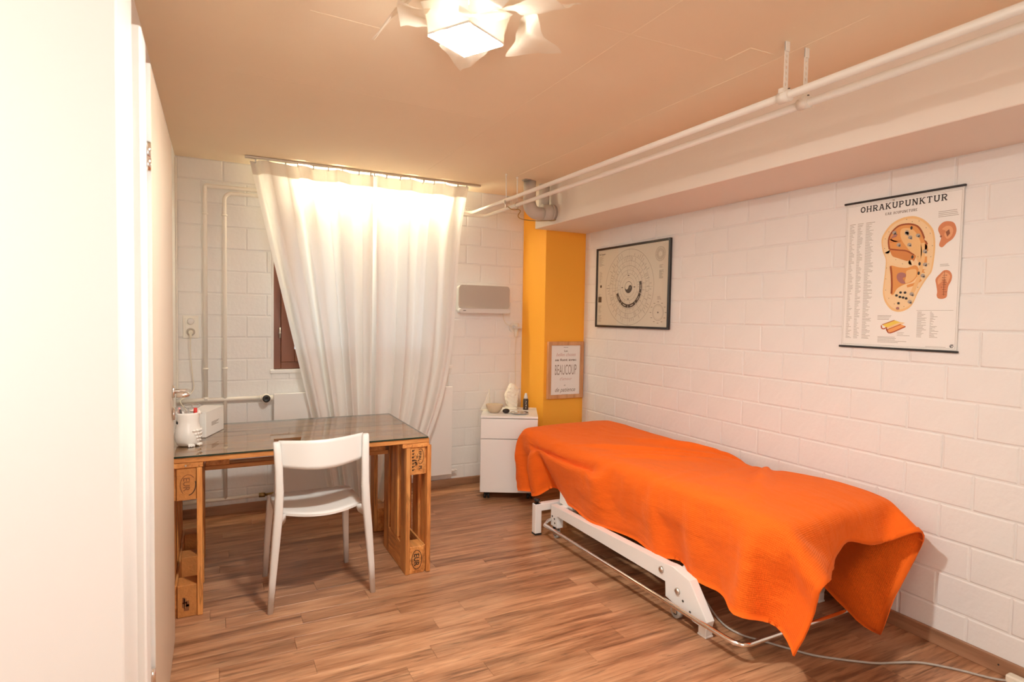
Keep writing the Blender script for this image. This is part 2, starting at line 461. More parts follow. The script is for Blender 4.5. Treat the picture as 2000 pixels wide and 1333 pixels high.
far = MB(); far.box(XE, XR, YF, .7495, -.0118, 0); far.box(XE, XL-.101, .7505, 1.40, -.0118, 0)
o = obj('entry_planks', far, M_plank, floor); o['kind'] = 'stuff'

# ceiling with its formwork seams and a small square cover
ceil = struct('ceiling', MB().box(XE-.1, XR+.1, YF-.1, YB+.25, ZC, ZC+.12), M_ceil)
def seam(pts, wd=.003, h=.0012):
    m = MB()
    for a, b in zip(pts, pts[1:]):
        a, b = Vector((*a, ZC)), Vector((*b, ZC)); d = (b-a).normalized(); n = Vector((-d.y, d.x, 0))*wd/2
        q = [a+n, b+n, b-n, a-n]; lo = [p - Vector((0, 0, h)) + (n*.4 if i in (2, 3) else -n*.4) for i, p in enumerate(q)]
        A = [m.bm.verts.new(p) for p in q]; B = [m.bm.verts.new(p) for p in lo]; m.bm.faces.new(B)
        for i in range(4): m.bm.faces.new((A[i], A[(i+1) % 4], B[(i+1) % 4], B[i]))
    return obj('formwork_seam', m, M_ceil, ceil)
seam([(1.90, 3.70), (1.905, 2.9), (1.885, 2.25), (1.90, 1.60), (1.89, 1.2)])
seam([(1.30, 3.9), (1.29, 2.6), (1.30, 1.3)], .002, .0008)
seam([(.05, 2.72), (.62, 2.70), (1.25, 2.73)], .002, .0008)
seam([(.28, 2.05), (.52, 2.06)], .002, .0008)
seam([(1.15, 1.68), (1.72, 1.66)], .002, .0008)
seam([(1.74, 1.66), (1.74, 1.545), (1.856, 1.54)], .004, .002)

# right wall: a plain backing behind painted blocks
wall_r = struct('wall_right', MB().box(XR+.0032, XR+.2, YF, YB+.2, -.05, ZC), M_wall)
bricks(wall_r, 'Y', .78, 4.085, 2.067, XR+.0032, 1.2375, 1.3555, .2655)
# back wall with the window opening
HX0, HX1, HZ0, HZ1 = .347, 1.666, .968, 2.12
bw = MB()
bw.box(XL-.2, HX0, YB+.0032, YB+.2, -.05, ZC).box(HX1, XR+.0032, YB+.0032, YB+.2, -.05, ZC)
bw.box(HX0, HX1, YB+.0032, YB+.2, -.05, HZ0).box(HX0, HX1, YB+.0032, YB+.2, HZ1, ZC)
wall_b = struct('wall_back', bw, M_wall)
bricks(wall_b, 'X', XL, 2.305, ZC, YB+.0032, .187, .046, .2675, hole=(HX0, HX1, HZ0, HZ1))
# left wall, behind the open door, and the wall end close to the camera
struct('wall_left', MB().box(XL-.15, XL, 1.72, YB+.2, -.05, ZC), M_wall)
struct('wall_near', MB().box(XE, -.1765, 1.45, 1.69, -.05, ZC, b=.004), M_frame)
struct('wall_entry_left', MB().box(XE-.1, XE, YF-.1, 1.72, -.05, ZC), M_wall)
struct('wall_front', MB().box(XE, XR+.1, YF-.1, YF, -.05, ZC), M_wall)
# ochre column in the corner and the beam over the right wall
colm = MB().prism([(2.373, 4.085), (XR+.02, 4.085), (XR+.02, YB+.02), (2.302, YB+.02)], -.02, ZC-.0005, 'XY', b=0)
struct('wall_column', colm, M_yellow)
struct('ceiling_beam', MB().box(2.268, XR+.02, YF-.02, 4.0845, 2.067, ZC+.01, b=.003), M_beam)
# skirting
struct('baseboard_right', MB().box(XR-.016, XR, YF, 4.085, 0, .062, b=.002), M_basey)
struct('baseboard_back', MB().box(XL, 2.30, YB-.016, YB, 0, .06, b=.002), M_base)
struct('baseboard_left', MB().box(XL, XL+.014, 1.87, YB-.016, 0, .06, b=.002), M_basey)
struct('baseboard_column', MB().box(2.40, XR-.016, 4.070, 4.085, 0, .06, b=.002), M_base)
nail = MB().lathe([(.0035, 0), (.0035, .002)], (XR-.0165, 1.115, .036), 8, 'X')
obj('nail_hole', nail, M_black, bpy.data.objects['baseboard_right'])
# corner trunking at the far left
struct('trim_1', MB().box(XL, XL+.012, YB-.03, YB-.002, .8, 2.345, b=.002), M_pipe)

# window in the back wall
win = struct('window_1', MB().box(HX0-.0, HX0+.012, YB-.0, YB+.06, HZ0, HZ1).box(HX1-.012, HX1, YB, YB+.06, HZ0, HZ1).box(HX0, HX1, YB, YB+.06, HZ1-.012, HZ1), M_wall)
yf = YB+.035
fr = MB()
x0, x1, z0, z1 = HX0+.012, HX1-.012, HZ0+.004, HZ1-.012
def rect_frame(m, x0, x1, z0, z1, y0, y1, w, b=.003):
    m.box(x0, x0+w, y0, y1, z0, z1, b=b).box(x1-w, x1, y0, y1, z0, z1, b=b).box(x0+w, x1-w, y0, y1, z0, z0+w, b=b).box(x0+w, x1-w, y0, y1, z1-w, z1, b=b); return m
obj('window_frame', rect_frame(fr, x0, x1, z0, z1, yf, yf+.07, .05), M_brown, win)
xm = (x0+x1)/2
for a, b in ((x0+.05, xm), (xm, x1-.05)):
    s = obj('sash', rect_frame(MB(), a, b, z0+.05, z1-.05, yf-.012, yf+.05, .088), M_brown, win)
    obj('pane', MB().box(a+.082, b-.082, yf+.015, yf+.021, z0+.132, z1-.132), M_winglass, s)
obj('window_hinge', MB().lathe([(.007, 0), (.007, .075)], (x0+.042, yf-.014, 1.19), 12).lathe([(.009, .03), (.009, .04)], (x0+.042, yf-.014, 1.19), 12), M_steel, win)
obj('window_sill', MB().box(HX0-.012, HX1+.012, YB-.014, YB+.06, HZ0-.022, HZ0+.003, b=.003), M_frame, win)

# ------------------------------------------------------------------ door, opened flat along the left wall
frame = struct('trim_2', MB().box(-.30, -.158, 1.692, 1.80, 0, 2.057, b=.004).box(-.30, -.178, 1.80, 1.872, 0, 2.05, b=.003), M_frame)
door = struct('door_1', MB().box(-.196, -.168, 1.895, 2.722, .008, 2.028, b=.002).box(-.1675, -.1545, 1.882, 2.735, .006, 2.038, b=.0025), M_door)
obj('lit_door_edge', MB().box(-.1674, -.1546, 1.8805, 1.8822, .007, 2.037), M_frame, door)  # white strip paints the lit edge against the shade-toned leaf
def hinge(z):
    h = MB().lathe([(.0075, 0), (.0075, .036), (.0068, .0365), (.0068, .0375), (.0075, .038), (.0075, .078)], (-.161, 1.868, z), 16)
    h.box(-.1725, -.1685, 1.800, 1.868, z+.002, z+.08, b=.001)
    return obj('hinge', h, M_chrome, door)
hinge(1.745); hinge(.29); hinge(1.47) if False else None
def rosette(z, yy=2.672):
    r = obj('rosette', MB().lathe([(.0255, 0), (.0255, .006), (.023, .009), (0, .0092)], (-.1545, yy, z), 28, 'X'), M_satin, door)
    return r
r1 = rosette(1.047); r2 = rosette(.958)
lev = [(-.150, 2.672, 1.047), (-.108, 2.672, 1.047)] + [(-.108+.010*math.sin(a), 2.672-.010*(1-math.cos(a)), 1.047) for a in (PI/6, PI/3, PI/2)] + [(-.098, 2.56, 1.047)] + [(-.098-.010*(1-math.cos(a)), 2.56-.010*math.sin(a), 1.047) for a in (PI/6, PI/3, PI/2)] + [(-.135, 2.55, 1.047)]
obj('door_handle', MB().tube(lev, .0095, 14), M_satin, door)
obj('keyhole', MB().box(-.1455, -.1448, 2.670, 2.674, .950, .964), M_black, r2)

# ------------------------------------------------------------------ heating: wall pipes, radiator, ceiling pipes
hp = thing('heating_pipe', 'cream painted heating pipes running down the back wall beside the door', 'pipe', (-.05, 4.30, 0))
yp = 4.305; r = .0125
def bend(p, d0, d1, rad=.035, n=6):
    """quarter bend at corner p from direction d0 into direction d1"""
    p, d0, d1 = Vector(p), Vector(d0), Vector(d1); a = p - d0*rad; c = a + d1*rad
    return [c - d1*rad*math.cos(t) + d0*rad*math.sin(t) for t in [PI/2*k/n for k in range(n+1)]]
X_, Y_, Z_ = Vector((1, 0, 0)), Vector((0, 1, 0)), Vector((0, 0, 1))
outer = [(-.058, yp, .79)] + bend((-.058, yp, 2.184), Z_, X_, .012, 3) + bend((1.815, yp, 2.184), X_, -Y_, .05) + [(1.815, .3, 2.168)]
inner = [(.055, yp, .115)] + bend((.055, yp, 2.147), Z_, X_, .045) + bend((1.92, yp, 2.165), X_, -Y_, .05) + [(1.92, .3, 2.163)]
obj('supply_pipe', MB().tube(outer, [r]*(len(outer)-1)+[.0145], 14).tube([(-.058, yp, .785), (-.058, yp, .805)], .016, 14), M_pipe, hp)
obj('return_pipe', MB().tube(inner, [r]*(len(inner)-1)+[.0155], 14), M_pipe, hp)
obj('branch_pipe', MB().tube([(XL+.003, yp, .785), (.266, yp, .785)], .0135, 14), M_pipe, hp)
obj('low_pipe', MB().tube([(XL+.003, yp, .112), (.260, yp, .112)], .0125, 14), M_pipe, hp)
for zz in (1.995, .985):
    for xx in (-.058, .055):
        c = MB()
        c.lathe([(.016, 0), (.018, .006), (.016, .012)], (xx, yp, zz), 14); c.box(xx-.005, xx+.005, yp, YB, zz+.002, zz+.010)
        obj('pipe_clip', c, M_pipe, hp)
# clamps and hangers of the two ceiling pipes
def ladder(x, y, z0, z1, wd=.020, t=.003, n=9):
    m = MB(); h = z1-z0; s = wd*.32
    m.box(x-wd/2, x-wd/2+s, y-t, y, z0, z1).box(x+wd/2-s, x+wd/2, y-t, y, z0, z1)
    for k in range(n+1):
        zc = z0 + h*k/n; m.box(x-wd/2+s, x+wd/2-s, y-t, y, max(z0, zc-.005), min(z1, zc+.005))
    m.box(x-wd/2, x+wd/2, y-t-.004, y, z1-.034, z1, b=.001)
    return m
for x, zz in ((1.815, 2.170), (1.92, 2.166)):
    obj('hanger_strap', ladder(x, 1.452, zz+.012, ZC), M_pipe, hp)
    obj('pipe_clamp', MB().tube([(x, 1.43, zz), (x, 1.474, zz)], .0205, 16).box(x-.026, x+.026, 1.443, 1.461, zz+.010, zz+.026, b=.002), M_pipe, hp)
    obj('clamp_bolt', MB().lathe([(.004, 0), (.004, .010)], (x+.020, 1.452, zz+.024), 8), M_dark, hp)
for x, yy in ((1.815, 3.69), (1.925, 3.735)):
    obj('hanger_rod', MB().tube([(x, yy, 2.175), (x-.003, yy, 2.27), (x-.006, yy-.003, ZC)], .0045, 8).tube([(x-.006, yy-.003, ZC-.012), (x-.006, yy-.003, ZC)], .008, 8), M_pipe, hp)
    obj('pipe_clamp', MB().tube([(x, yy-.008, 2.168), (x, yy+.008, 2.168)], .019, 16).box(x-.008, x+.008, yy-.006, yy+.006, 2.13, 2.152, b=.001).box(x+.012, x+.026, yy-.006, yy+.006, 2.155, 2.18, b=.001), M_steel, hp)
# drain pipe with its elbow into the beam
dp = thing('drain_pipe', 'grey beige plastic drain elbow beside the beam above the ochre column', 'pipe', (2.058, 3.80, 2.1))
obj('vertical_pipe', MB().tube([(2.058, 3.80, 2.20), (2.058, 3.80, ZC)], .045, 24), M_pvc, dp)
el = [(2.058, 3.80, 2.205)] + [(2.128-.07*math.cos(a), 3.80, 2.205-.07*math.sin(a)) for a in [PI/2*k/8 for k in range(1, 9)]] + [(2.20, 3.80, 2.135)]
obj('elbow', MB().tube(el, .048, 24), M_pvc, dp)
obj('sleeve', MB().tube([(2.165, 3.80, 2.145), (2.268, 3.80, 2.150)], .060, 28).tube([(2.238, 3.80, 2.149), (2.252, 3.80, 2.149)], .0635, 28), M_pvc, dp)
obj('riser', MB().tube([(2.205, 3.84, 2.17), (2.205, 3.84, ZC)], .040, 24), M_pvc, dp)
obj('ceiling_plate', MB().box(1.99, 2.04, 3.74, 3.80, ZC-.006, ZC, b=.001), M_steel, dp)
tag(obj('earthing_wire', MB().tube(bezier_path([(1.822, 3.69, 2.140), (1.86, 3.70, 2.124), (1.905, 3.72, 2.128), (1.926, 3.73, 2.135), (1.95, 3.735, 2.125), (1.925, 3.72, 2.085), (1.95, 3.70, 2.062), (2.08, 3.725, 2.066), (2.22, 3.735, 2.082), (2.262, 3.76, 2.095)]), .0032, 7), M_brass, loc=(1.9, 3.7, 2.1)),
    'thin brown earthing wire looping from the pipe clamps to the drain elbow', 'wire')

rad = thing('radiator', 'flat white panel radiator behind the curtains under the window', 'radiator', (1.0, 4.30, .117))
obj('panel', MB().box(.353, 1.656, 4.262, 4.280, .117, .813, b=.004, seg=2), M_frame, rad)
obj('convector', MB().box(.37, 1.64, 4.281, 4.325, .13, .80), M_frame, rad)
obj('vent_plug', MB().tube([(1.656, 4.275, .145), (1.69, 4.275, .145)], .012, 14).tube([(1.69, 4.275, .145), (1.702, 4.275, .145)], .009, 6), M_frame, rad)
for xx in (.5, 1.5): obj('wall_bracket', MB().box(xx, xx+.04, 4.325, YB, .3, .34), M_frame, rad)
v = thing('radiator_valve', 'beige thermostat valve with black dial at the end of the wall pipe', 'valve', (.302, 4.30, .785))
obj('valve_body', MB().tube([(.272, 4.30, .785), (.352, 4.272, .785)], .017, 16).tube([(.268, 4.302, .785), (.280, 4.30, .785)], .021, 6), M_pipe, v)
obj('dial', MB().lathe([(.029, 0), (.030, -.035), (.027, -.045), (.022, -.047)], (.305, 4.29, .785), 28, 'Y'), M_pipe, v)
obj('dial_face', MB().lathe([(.0255, 0), (.0245, -.006), (.008, -.0065), (.007, -.004), (0, -.004)], (.305, 4.2425, .785), 28, 'Y'), M_black, v)
obj('union_nut', MB().tube([(.330, 4.28, .785), (.345, 4.275, .785)], .020, 6), M_pipe, v)
obj('drain_nipple', MB().tube([(.306, 4.296, .775), (.306, 4.296, .735)], .012, 12), M_pipe, v)
v2 = thing('shutoff_valve', 'small brown lockshield valve on the low pipe near the skirting', 'valve', (.275, 4.30, .112))
obj('valve_body', MB().tube([(.262, 4.305, .112), (.30, 4.30, .112)], .016, 6).tube([(.30, 4.30, .112), (.40, 4.285, .125)], .009, 12), M_brass, v2)

# ------------------------------------------------------------------ sockets, plugs, speaker
so = thing('wall_socket', 'cream wall socket with a plug, on the back wall near the door handle', 'socket', (-.144, YB, 1.192))
obj('plate', MB().box(-.189, -.099, YB-.012, YB, 1.192, 1.338, b=.003, seg=2).box(-.178, -.110, YB-.016, YB-.011, 1.205, 1.325, b=.002), M_pipe, so)
obj('switch_knob', MB().lathe([(.021, 0), (.020, -.014), (.015, -.017), (0, -.017)], (-.144, YB-.016, 1.302), 24, 'Y'), M_white, so)
obj('outlet_well', MB().lathe([(.024, 0), (.026, -.003), (.022, -.004), (.020, -.001)], (-.144, YB-.016, 1.232), 24, 'Y'), M_pvc, so)
ch = thing('charging_cable', 'thin cream cable hanging from the socket down behind the desk pots', 'cable', (-.144, 4.31, .8))
obj('plug', MB().tube([(-.144, 4.328, 1.232), (-.144, 4.300, 1.230)], [.017, .013], 14).tube([(-.144, 4.305, 1.230), (-.144, 4.298, 1.195)], .007, 10), M_whitec, ch)
obj('cord', MB().tube(bezier_path([(-.144, 4.30, 1.20), (-.146, 4.31, 1.10), (-.136, 4.318, .96), (-.128, 4.315, .87), (-.150, 4.27, .83), (-.20, 4.20, .80), (-.16, 4.05, .76), (-.14, 3.85, .742), (-.10, 3.72, .70)], 7), .0032, 7), M_whitec, ch)

sp = thing('wall_speaker', 'flat wall speaker with grey cloth front, white ledge, right of the curtain', 'speaker', (1.93, YB, 1.392))
def rrect(x0, x1, z0, z1, rad, n=5):
    out = []
    for cx, cz, a in ((x1-rad, z0+rad, -PI/2), (x1-rad, z1-rad, 0), (x0+rad, z1-rad, PI/2), (x0+rad, z0+rad, PI)):
        out += [(cx+rad*math.cos(a+PI/2*k/n), cz+rad*math.sin(a+PI/2*k/n)) for k in range(n+1)]
    return out
obj('housing', MB().prism(rrect(1.706, 2.144, 1.392, 1.609, .028), 4.285, YB, 'XZ'), M_white, sp)
obj('front_cloth', MB().prism(rrect(1.702, 2.148, 1.428, 1.612, .026), 4.276, 4.286, 'XZ', b=.003), M_grille, sp)
obj('ledge', MB().prism(rrect(1.700, 2.150, 1.391, 1.427, .016), 4.262, 4.30, 'XZ', b=.004), M_white, sp)
obj('badge', MB().box(1.735, 1.757, 4.2605, 4.2622, 1.407, 1.412), M_dark, sp)
s2 = thing('wall_outlet', 'small cream wall outlet beside the ochre column above the cabinet', 'socket', (2.225, YB, 1.25))
obj('plate', MB().lathe([(.042, 0), (.041, -.010), (.035, -.013), (0, -.013)], (2.222, YB, 1.275), 28, 'Y'), M_pipe, s2)
ad = thing('plug_adapter', 'stacked cream plugs in the outlet beside the ochre column', 'plug', (2.225, 4.31, 1.27))
obj('upper_plug', MB().lathe([(.020, 0), (.023, .012), (.021, .030), (.012, .034)], (2.225, 4.295, 1.280), 20), M_whitec, ad)
obj('plug_disc', MB().tube([(2.185, 4.285, 1.292), (2.262, 4.285, 1.266)], .007, 8).box(2.188, 2.262, 4.268, 4.305, 1.268, 1.284, b=.006, seg=2), M_white, ad)
obj('lower_plug', MB().tube([(2.222, 4.29, 1.270), (2.220, 4.288, 1.215), (2.219, 4.288, 1.196)], [.018, .016, .008], 16), M_whitec, ad)
obj('pins', MB().tube([(2.222, 4.30, 1.28), (2.222, YB-.012, 1.28)], .005, 8), M_steel, ad)
tag(obj('speaker_cable', MB().tube(bezier_path([(2.105, 4.31, 1.396), (2.115, 4.325, 1.37), (2.135, 4.325, 1.32), (2.165, 4.315, 1.297), (2.192, 4.295, 1.290)]), .003, 7), M_whitec, loc=(2.1, 4.31, 1.39)), 'short cream cable from the wall speaker to the plugs beside the column', 'cable')
tag(obj('lamp_cable', MB().tube(bezier_path([(2.219, 4.288, 1.20), (2.222, 4.30, 1.10), (2.232, 4.315, .95), (2.232, 4.31, .82), (2.215, 4.29, .72), (2.16, 4.25, .68), (2.11, 4.19, .66)]), .003, 7), M_whitec, loc=(2.2, 4.29, 1.2)), 'cream cable hanging from the plugs down behind the crystal lamp', 'cable')

# ------------------------------------------------------------------ curtains and their light
cr = obj('curtain_rail', MB().box(.170, 1.800, 4.100, 4.132, ZC-.014, ZC, b=.002), M_steel, loc=(.98, 4.116, ZC-.014))
tag(cr, 'slim grey metal curtain rail fixed to the ceiling above the window', 'rail')
M_curt, N_, L_, sh_ = sheer('sheer_white_cotton', (.92, .905, .885), .03, .30)
M_head, *_ = sheer('curtain_heading', (.80, .74, .68), .03, .30)
def curtain_fn(tl, tr, bl, br, seed, nf, y0, ztop=2.340, zbot=.03, bow_l=0., bow_r=0.):
    rg = random.Random(seed); ph = [rg.uniform(0, 6.28) for _ in range(6)]; fr = [nf, nf*1.7+.3, nf*.55, nf*2.6, nf*3.9]
    def f(s, t):
        zz = ztop + (zbot-ztop)*t
        xl = tl + (bl-tl)*t + bow_l*math.sin(PI*t)*t; xr = tr + (br-tr)*t + bow_r*math.sin(PI*min(1, t*1.0))*t
        u = s + .030*math.sin(2*PI*nf*s + ph[0])*(.4+.6*t) + .010*math.sin(2*PI*fr[3]*s+ph[4])
        u = min(1.02, max(-.02, u)) if 0 < s < 1 else s
        a = .018 + .024*min(1, t*2.2)
        yy = a*math.sin(2*PI*fr[0]*s+ph[0]) + .55*a*math.sin(2*PI*fr[1]*s+ph[1]+t*.7) + .35*a*math.sin(2*PI*fr[2]*s+ph[2]+t*.9) + (.10*a)*math.sin(2*PI*fr[3]*s+ph[3]+1.5*t) + .03*a*math.sin(2*PI*fr[4]*s+ph[5]+2*t)
        return (xl + (xr-xl)*u, y0 + yy, zz)
    return f
def curtain(label, fn, name='curtain'):
    m = MB().grid(lambda s, t: fn(s, t), 150, 60)
    p0 = fn(.5, 0)
    o = thing(name, label, 'curtain', (p0[0], p0[1], .03), group=None)
    b = obj('curtain_cloth', m, M_curt, o, fix=False)
    h = MB().grid(lambda s, t: (lambda p: (p[0], p[1]-.0025, p[2]))(fn(s, t*.036)), 150, 3)
    obj('heading_tape', h, M_head, o, fix=False)
    g = MB()
    for k in range(9):
        p = fn(.02+.96*k/8, 0); g.box(p[0]-.004, p[0]+.004, 4.112, 4.120, 2.335, ZC-.012)
        g.box(p[0]-.004, p[0]+.004, min(4.113, p[1]), max(4.119, p[1]), 2.330, 2.337)
    obj('gliders', g, M_white, o)['kind'] = 'stuff'
    return o
curtain('left sheer white curtain panel hanging over the window and desk', curtain_fn(.200, .985, .715, .985, 4, 3.6, 4.125, bow_l=.02, bow_r=-.02))
curtain('right sheer white curtain panel tapering down behind the glass desk', curtain_fn(.975, 1.708, .985, 1.195, 9, 3.3, 4.130, bow_r=.28))
tl = thing('tube_light', 'warm strip light mounted above the window behind the curtains', 'lamp', (1.05, 4.33, 2.25))
obj('housing', MB().box(.46, 1.64, 4.318, YB, 2.235, 2.285, b=.004), M_white, tl)
obj('tube', MB().tube([(.48, 4.290, 2.262), (1.62, 4.290, 2.262)], .013, 14), emit('tube_glow', (1.0, .90, .62), 125), tl)
for xx in (.475, 1.61): obj('tube_holder', MB().box(xx, xx+.012, 4.275, 4.320, 2.246, 2.278, b=.002), M_white, tl)

# ------------------------------------------------------------------ pendant lamp of paper sheets
M_sheet, Ns, Ls, _ = sheer('lamp_paper', (.86, .79, .67), .0, .38)
lp = thing('pendant_lamp', 'ceiling lamp of crumpled white paper sheets around a square glowing pane', 'lamp', (.68, 1.67, ZC))
obj('ceiling_rose', MB().lathe([(.06, -.03), (.065, -.004), (.065, 0)], (.68, 1.67, ZC), 24), M_white, lp)
obj('top_light_shield', MB().box(.585, .775, 1.575, 1.765, 2.300, 2.306), M_white, lp)  # added shield that keeps the bulb's light off the ceiling
obj('stem', MB().tube([(.68, 1.67, 2.30), (.68, 1.67, ZC-.02)], .012, 12), M_white, lp)
ang = math.radians(28)
sq = [(.570, 1.697), (.714, 1.773), (.787, 1.645), (.645, 1.574)]
pn = MB(); A = [pn.bm.verts.new((x, y, 2.198)) for x, y in sq]; Bq = [pn.bm.verts.new((x, y, 2.201)) for x, y in sq]
pn.bm.faces.new(A); pn.bm.faces.new(Bq)
for i in range(4): pn.bm.faces.new((A[i], A[(i+1) % 4], Bq[(i+1) % 4], Bq[i]))
obj('glowing_pane', pn, emit('pane_glow', (1.0, .995, .92), 385), lp)
tr_ = MB(); sq2 = [(.679+(x-.679)*1.03, 1.672+(y-1.672)*1.03) for x, y in sq]
tr_.prism(sq2, 2.2015, 2.209, 'XY'); obj('pane_light_shield', tr_, M_white, lp)  # added shield that stops the pane from lighting the sheets above
cx, cy = .679, 1.672
def sheet(p00, p10, p11, p01, sag=.02, seed=0, crumple=.006):
    """a paper sheet spanned by four corners (near edge first), with a soft bend"""
    P = [Vector(q) for q in (p00, p10, p11, p01)]; n = (P[1]-P[0]).cross(P[3]-P[0]).normalized(); rg = random.Random(seed); a, b = rg.uniform(0, 6), rg.uniform(0, 6)
    def f(u, v):
        p = P[0]*(1-u)*(1-v) + P[1]*u*(1-v) + P[2]*u*v + P[3]*(1-u)*v
        return p + n*(sag*math.sin(PI*u)*(v) + crumple*math.sin(5*u+4*v+a) + crumple*.6*math.sin(11*u-9*v+b))
    m = MB().grid(f, 14, 14)
    o = obj('paper_sheet', m, M_sheet, lp, fix=False); return o
V3 = Vector
def zc(i, z): return (sq[i][0], sq[i][1], z)
# four short sheets closing the box around the pane
for i in range(4):
    j = (i+1) % 4; a = V3(zc(i, 2.200)); b = V3(zc(j, 2.200)); c = V3((cx, cy, 0))
    o1 = (a - V3((cx, cy, 2.2)))*.22; o2 = (b - V3((cx, cy, 2.2)))*.22
    sheet(a, b, b+o2+V3((0, 0, .095)), a+o1+V3((0, 0, .095)), .012, i, .003)
# loose leaves
sheet((.735, 1.73, 2.27), (.655, 1.85, 2.262), (.796, 2.015, 2.250), (.815, 1.79, 2.262), .01, 11)
sheet((.828, 1.62, 2.27), (.879, 1.785, 2.245), (1.012, 1.680, 2.235), (.800, 1.44, 2.255), .03, 12, .010)
sheet((.62, 1.70, 2.275), (.60, 1.77, 2.255), (.500, 1.765, 2.245), (.46, 1.64, 2.25), .02, 13)
sheet((.520, 1.63, 2.290), (.484, 1.69, 2.285), (.449, 1.915, 2.250), (.470, 1.90, 2.268), .005, 14, .003)
sheet((.62, 1.60, 2.24), (.72, 1.555, 2.24), (.69, 1.38, 2.16), (.56, 1.43, 2.16), .03, 15)
sheet((.56, 1.62, 2.28), (.50, 1.56, 2.285), (.36, 1.46, 2.25), (.42, 1.56, 2.24), .02, 16)
sheet((.74, 1.58, 2.26), (.82, 1.56, 2.27), (.90, 1.38, 2.23), (.78, 1.34, 2.21), .02, 17)

# ------------------------------------------------------------------ desk of pallets
dk = thing('pallet_desk', 'desk built of orange pallet boards and branded blocks under the glass sheet', 'desk', (.40, 3.30, 0))
def piece(name, x0, x1, y0, y1, z0, z1, ax, m=None, b=.002):
    return obj(name, MB().box(x0, x1, y0, y1, z0, z1, b=b), m or M_pine[ax], dk)
# top: long boards with gaps, cross boards below, one lower beam in the middle
ZT = .722
for y0, y1 in ((2.916, 3.018), (3.052, 3.152), (3.186, 3.330), (3.364, 3.464), (3.498, 3.598), (3.612, 3.698)):
    piece('deck_board', -.196, 1.004, y0, y1, ZT-.024, ZT, 'X')
for x0, x1 in ((-.196, -.052), (.33, .475), (.862, 1.006)):
    piece('cross_board', x0, x1, 2.918, 3.698, ZT-.047, ZT-.0245, 'Y')
piece('middle_block', .33, .475, 3.236, 3.336, ZT-.122, ZT-.0475, 'Y')
piece('middle_block', .745, .855, 3.236, 3.336, ZT-.122, ZT-.0475, 'Y')
piece('middle_block', -.048, .06, 3.236, 3.336, ZT-.122, ZT-.0475, 'Y')
piece('lower_beam', -.05, .872, 3.236, 3.336, .578, .5995, 'X')
# legs: half pallets stood on edge
def leg(s):
    # s=+1 right leg (inner face at x=.882), s=-1 left leg mirrored (inner face at x=-.056)
    def X(a, b): return (.882+a, .882+b) if s > 0 else (-.056-b, -.056-a)
    H = ZT-.0475
    blocks = []
    for y0, y1 in ((2.924, 3.024), (3.262, 3.362), (3.598, 3.696)):
        for z0, z1 in ((0., .146), (H-.146, H)):
            blocks.append(piece('block', *X(.0225, .1005), y0, y1, z0+.001, z1-.001, 'Y', M_pine['Y'] if s > 0 else M_chip))
    # inner skid boards, standing
    piece('leg_board', *X(0, .022), 2.918, 3.018, .001, H-.001, 'Z')
    piece('leg_board', *X(0, .022), 3.080, 3.212, .15, H-.001, 'Z') if s > 0 else None
    piece('leg_board', *X(0, .022), 3.262, 3.362, .001, H-.001, 'Z')
    piece('leg_board', *X(0, .022), 3.600, 3.698, .001, H-.001, 'Z')
    if s > 0: piece('kick_board', *X(.001, .021), 3.019, 3.261, .001, .146, 'Y')
    # cross boards along the depth, then outer deck boards standing
    for z0, z1 in ((.001, .146), (H-.146, H-.001)):
        piece('cross_board', *X(.101, .1115), 2.932, 3.696, z0, z1, 'Y')
    for y0, y1 in ((2.914, 3.014), (3.062, 3.162), (3.255, 3.400), (3.470, 3.570), (3.600, 3.698)):
        piece('leg_board', *X(.112, .134), y0, y1, .003, H+.010 if y0 < 2.95 else H-.001, 'Z')
    return blocks
rb = leg(1); lb = leg(-1)
# brands burnt into the block fronts; the lettering reads downwards
def brand(block, yfront, uc, zc_, name):
    pass
def down_print(xc, zc_, yfront): return Print((xc, yfront-.0006, zc_), (0, 0, -1), (1, 0, 0), (0, -1, 0))
xb = .882+.0615
p = down_print(xb+.001, .074, 2.924); p.ring(0, 0, 50, 27, 3.4).text('EUR', 0, -14.5, 40, width=66, bold=.9, sy=1.0)
p.build('eur_brand', M_brand, rb[0])
p = down_print(xb+.003, ZT-.0475-.073, 2.924)
p.arcs(-24, 12, 40, 17, -.6, PI+.5, 2.6).arcs(-24, 12, 40, 17, PI+1.2, 2*PI-1.4, 2.2).text('EPAL', -26, 4, 20, width=52, bold=.5).text('PL', 38, 5, 23, width=24, bold=.6)
rg = random.Random(3)
for k in range(7): p.rect(-60+k*17, -32+rg.uniform(-2, 2), -51+k*17, -27+rg.uniform(0, 4)); p.rect(-60+k*17, -27, -57+k*17, -20+rg.uniform(0, 4))
for k in range(16): p.disc(-8+rg.gauss(0, 13), -10+rg.gauss(0, 6), rg.uniform(2, 5), rg.uniform(1.5, 4), n=7)
p.build('epal_brand', M_brand, rb[1])
xl = -.056-.0615
p = down_print(xl, ZT-.0475-.073, 2.924); p.arcs(4, 6, 46, 30, .1, 1.9, 4).build('brand_arc', M_brand, lb[1])
p = down_print(xl, ZT-.0475-.073, 2.924); p.text('EUR', 0, -12, 36, width=60, bold=.6); p.arcs(4, 6, 46, 30, 2.3, 5.6, 3); p.build('faint_brand', M_brandf, lb[1])
p = down_print(xl, .06, 2.924)
for k in range(9): p.rect(-10+rg.uniform(-22, 34), -22+rg.uniform(0, 30), 2+rg.uniform(-12, 30), -20+rg.uniform(0, 30))
p.build('faint_brand', M_brandf, lb[0])
nl = MB()
for x, y in ((-.12, 2.917),): nl.lathe([(.004, 0), (.004, -.003)], (x, y, ZT-.036), 8, 'Y')
obj('nail_head', nl, M_steel, dk)

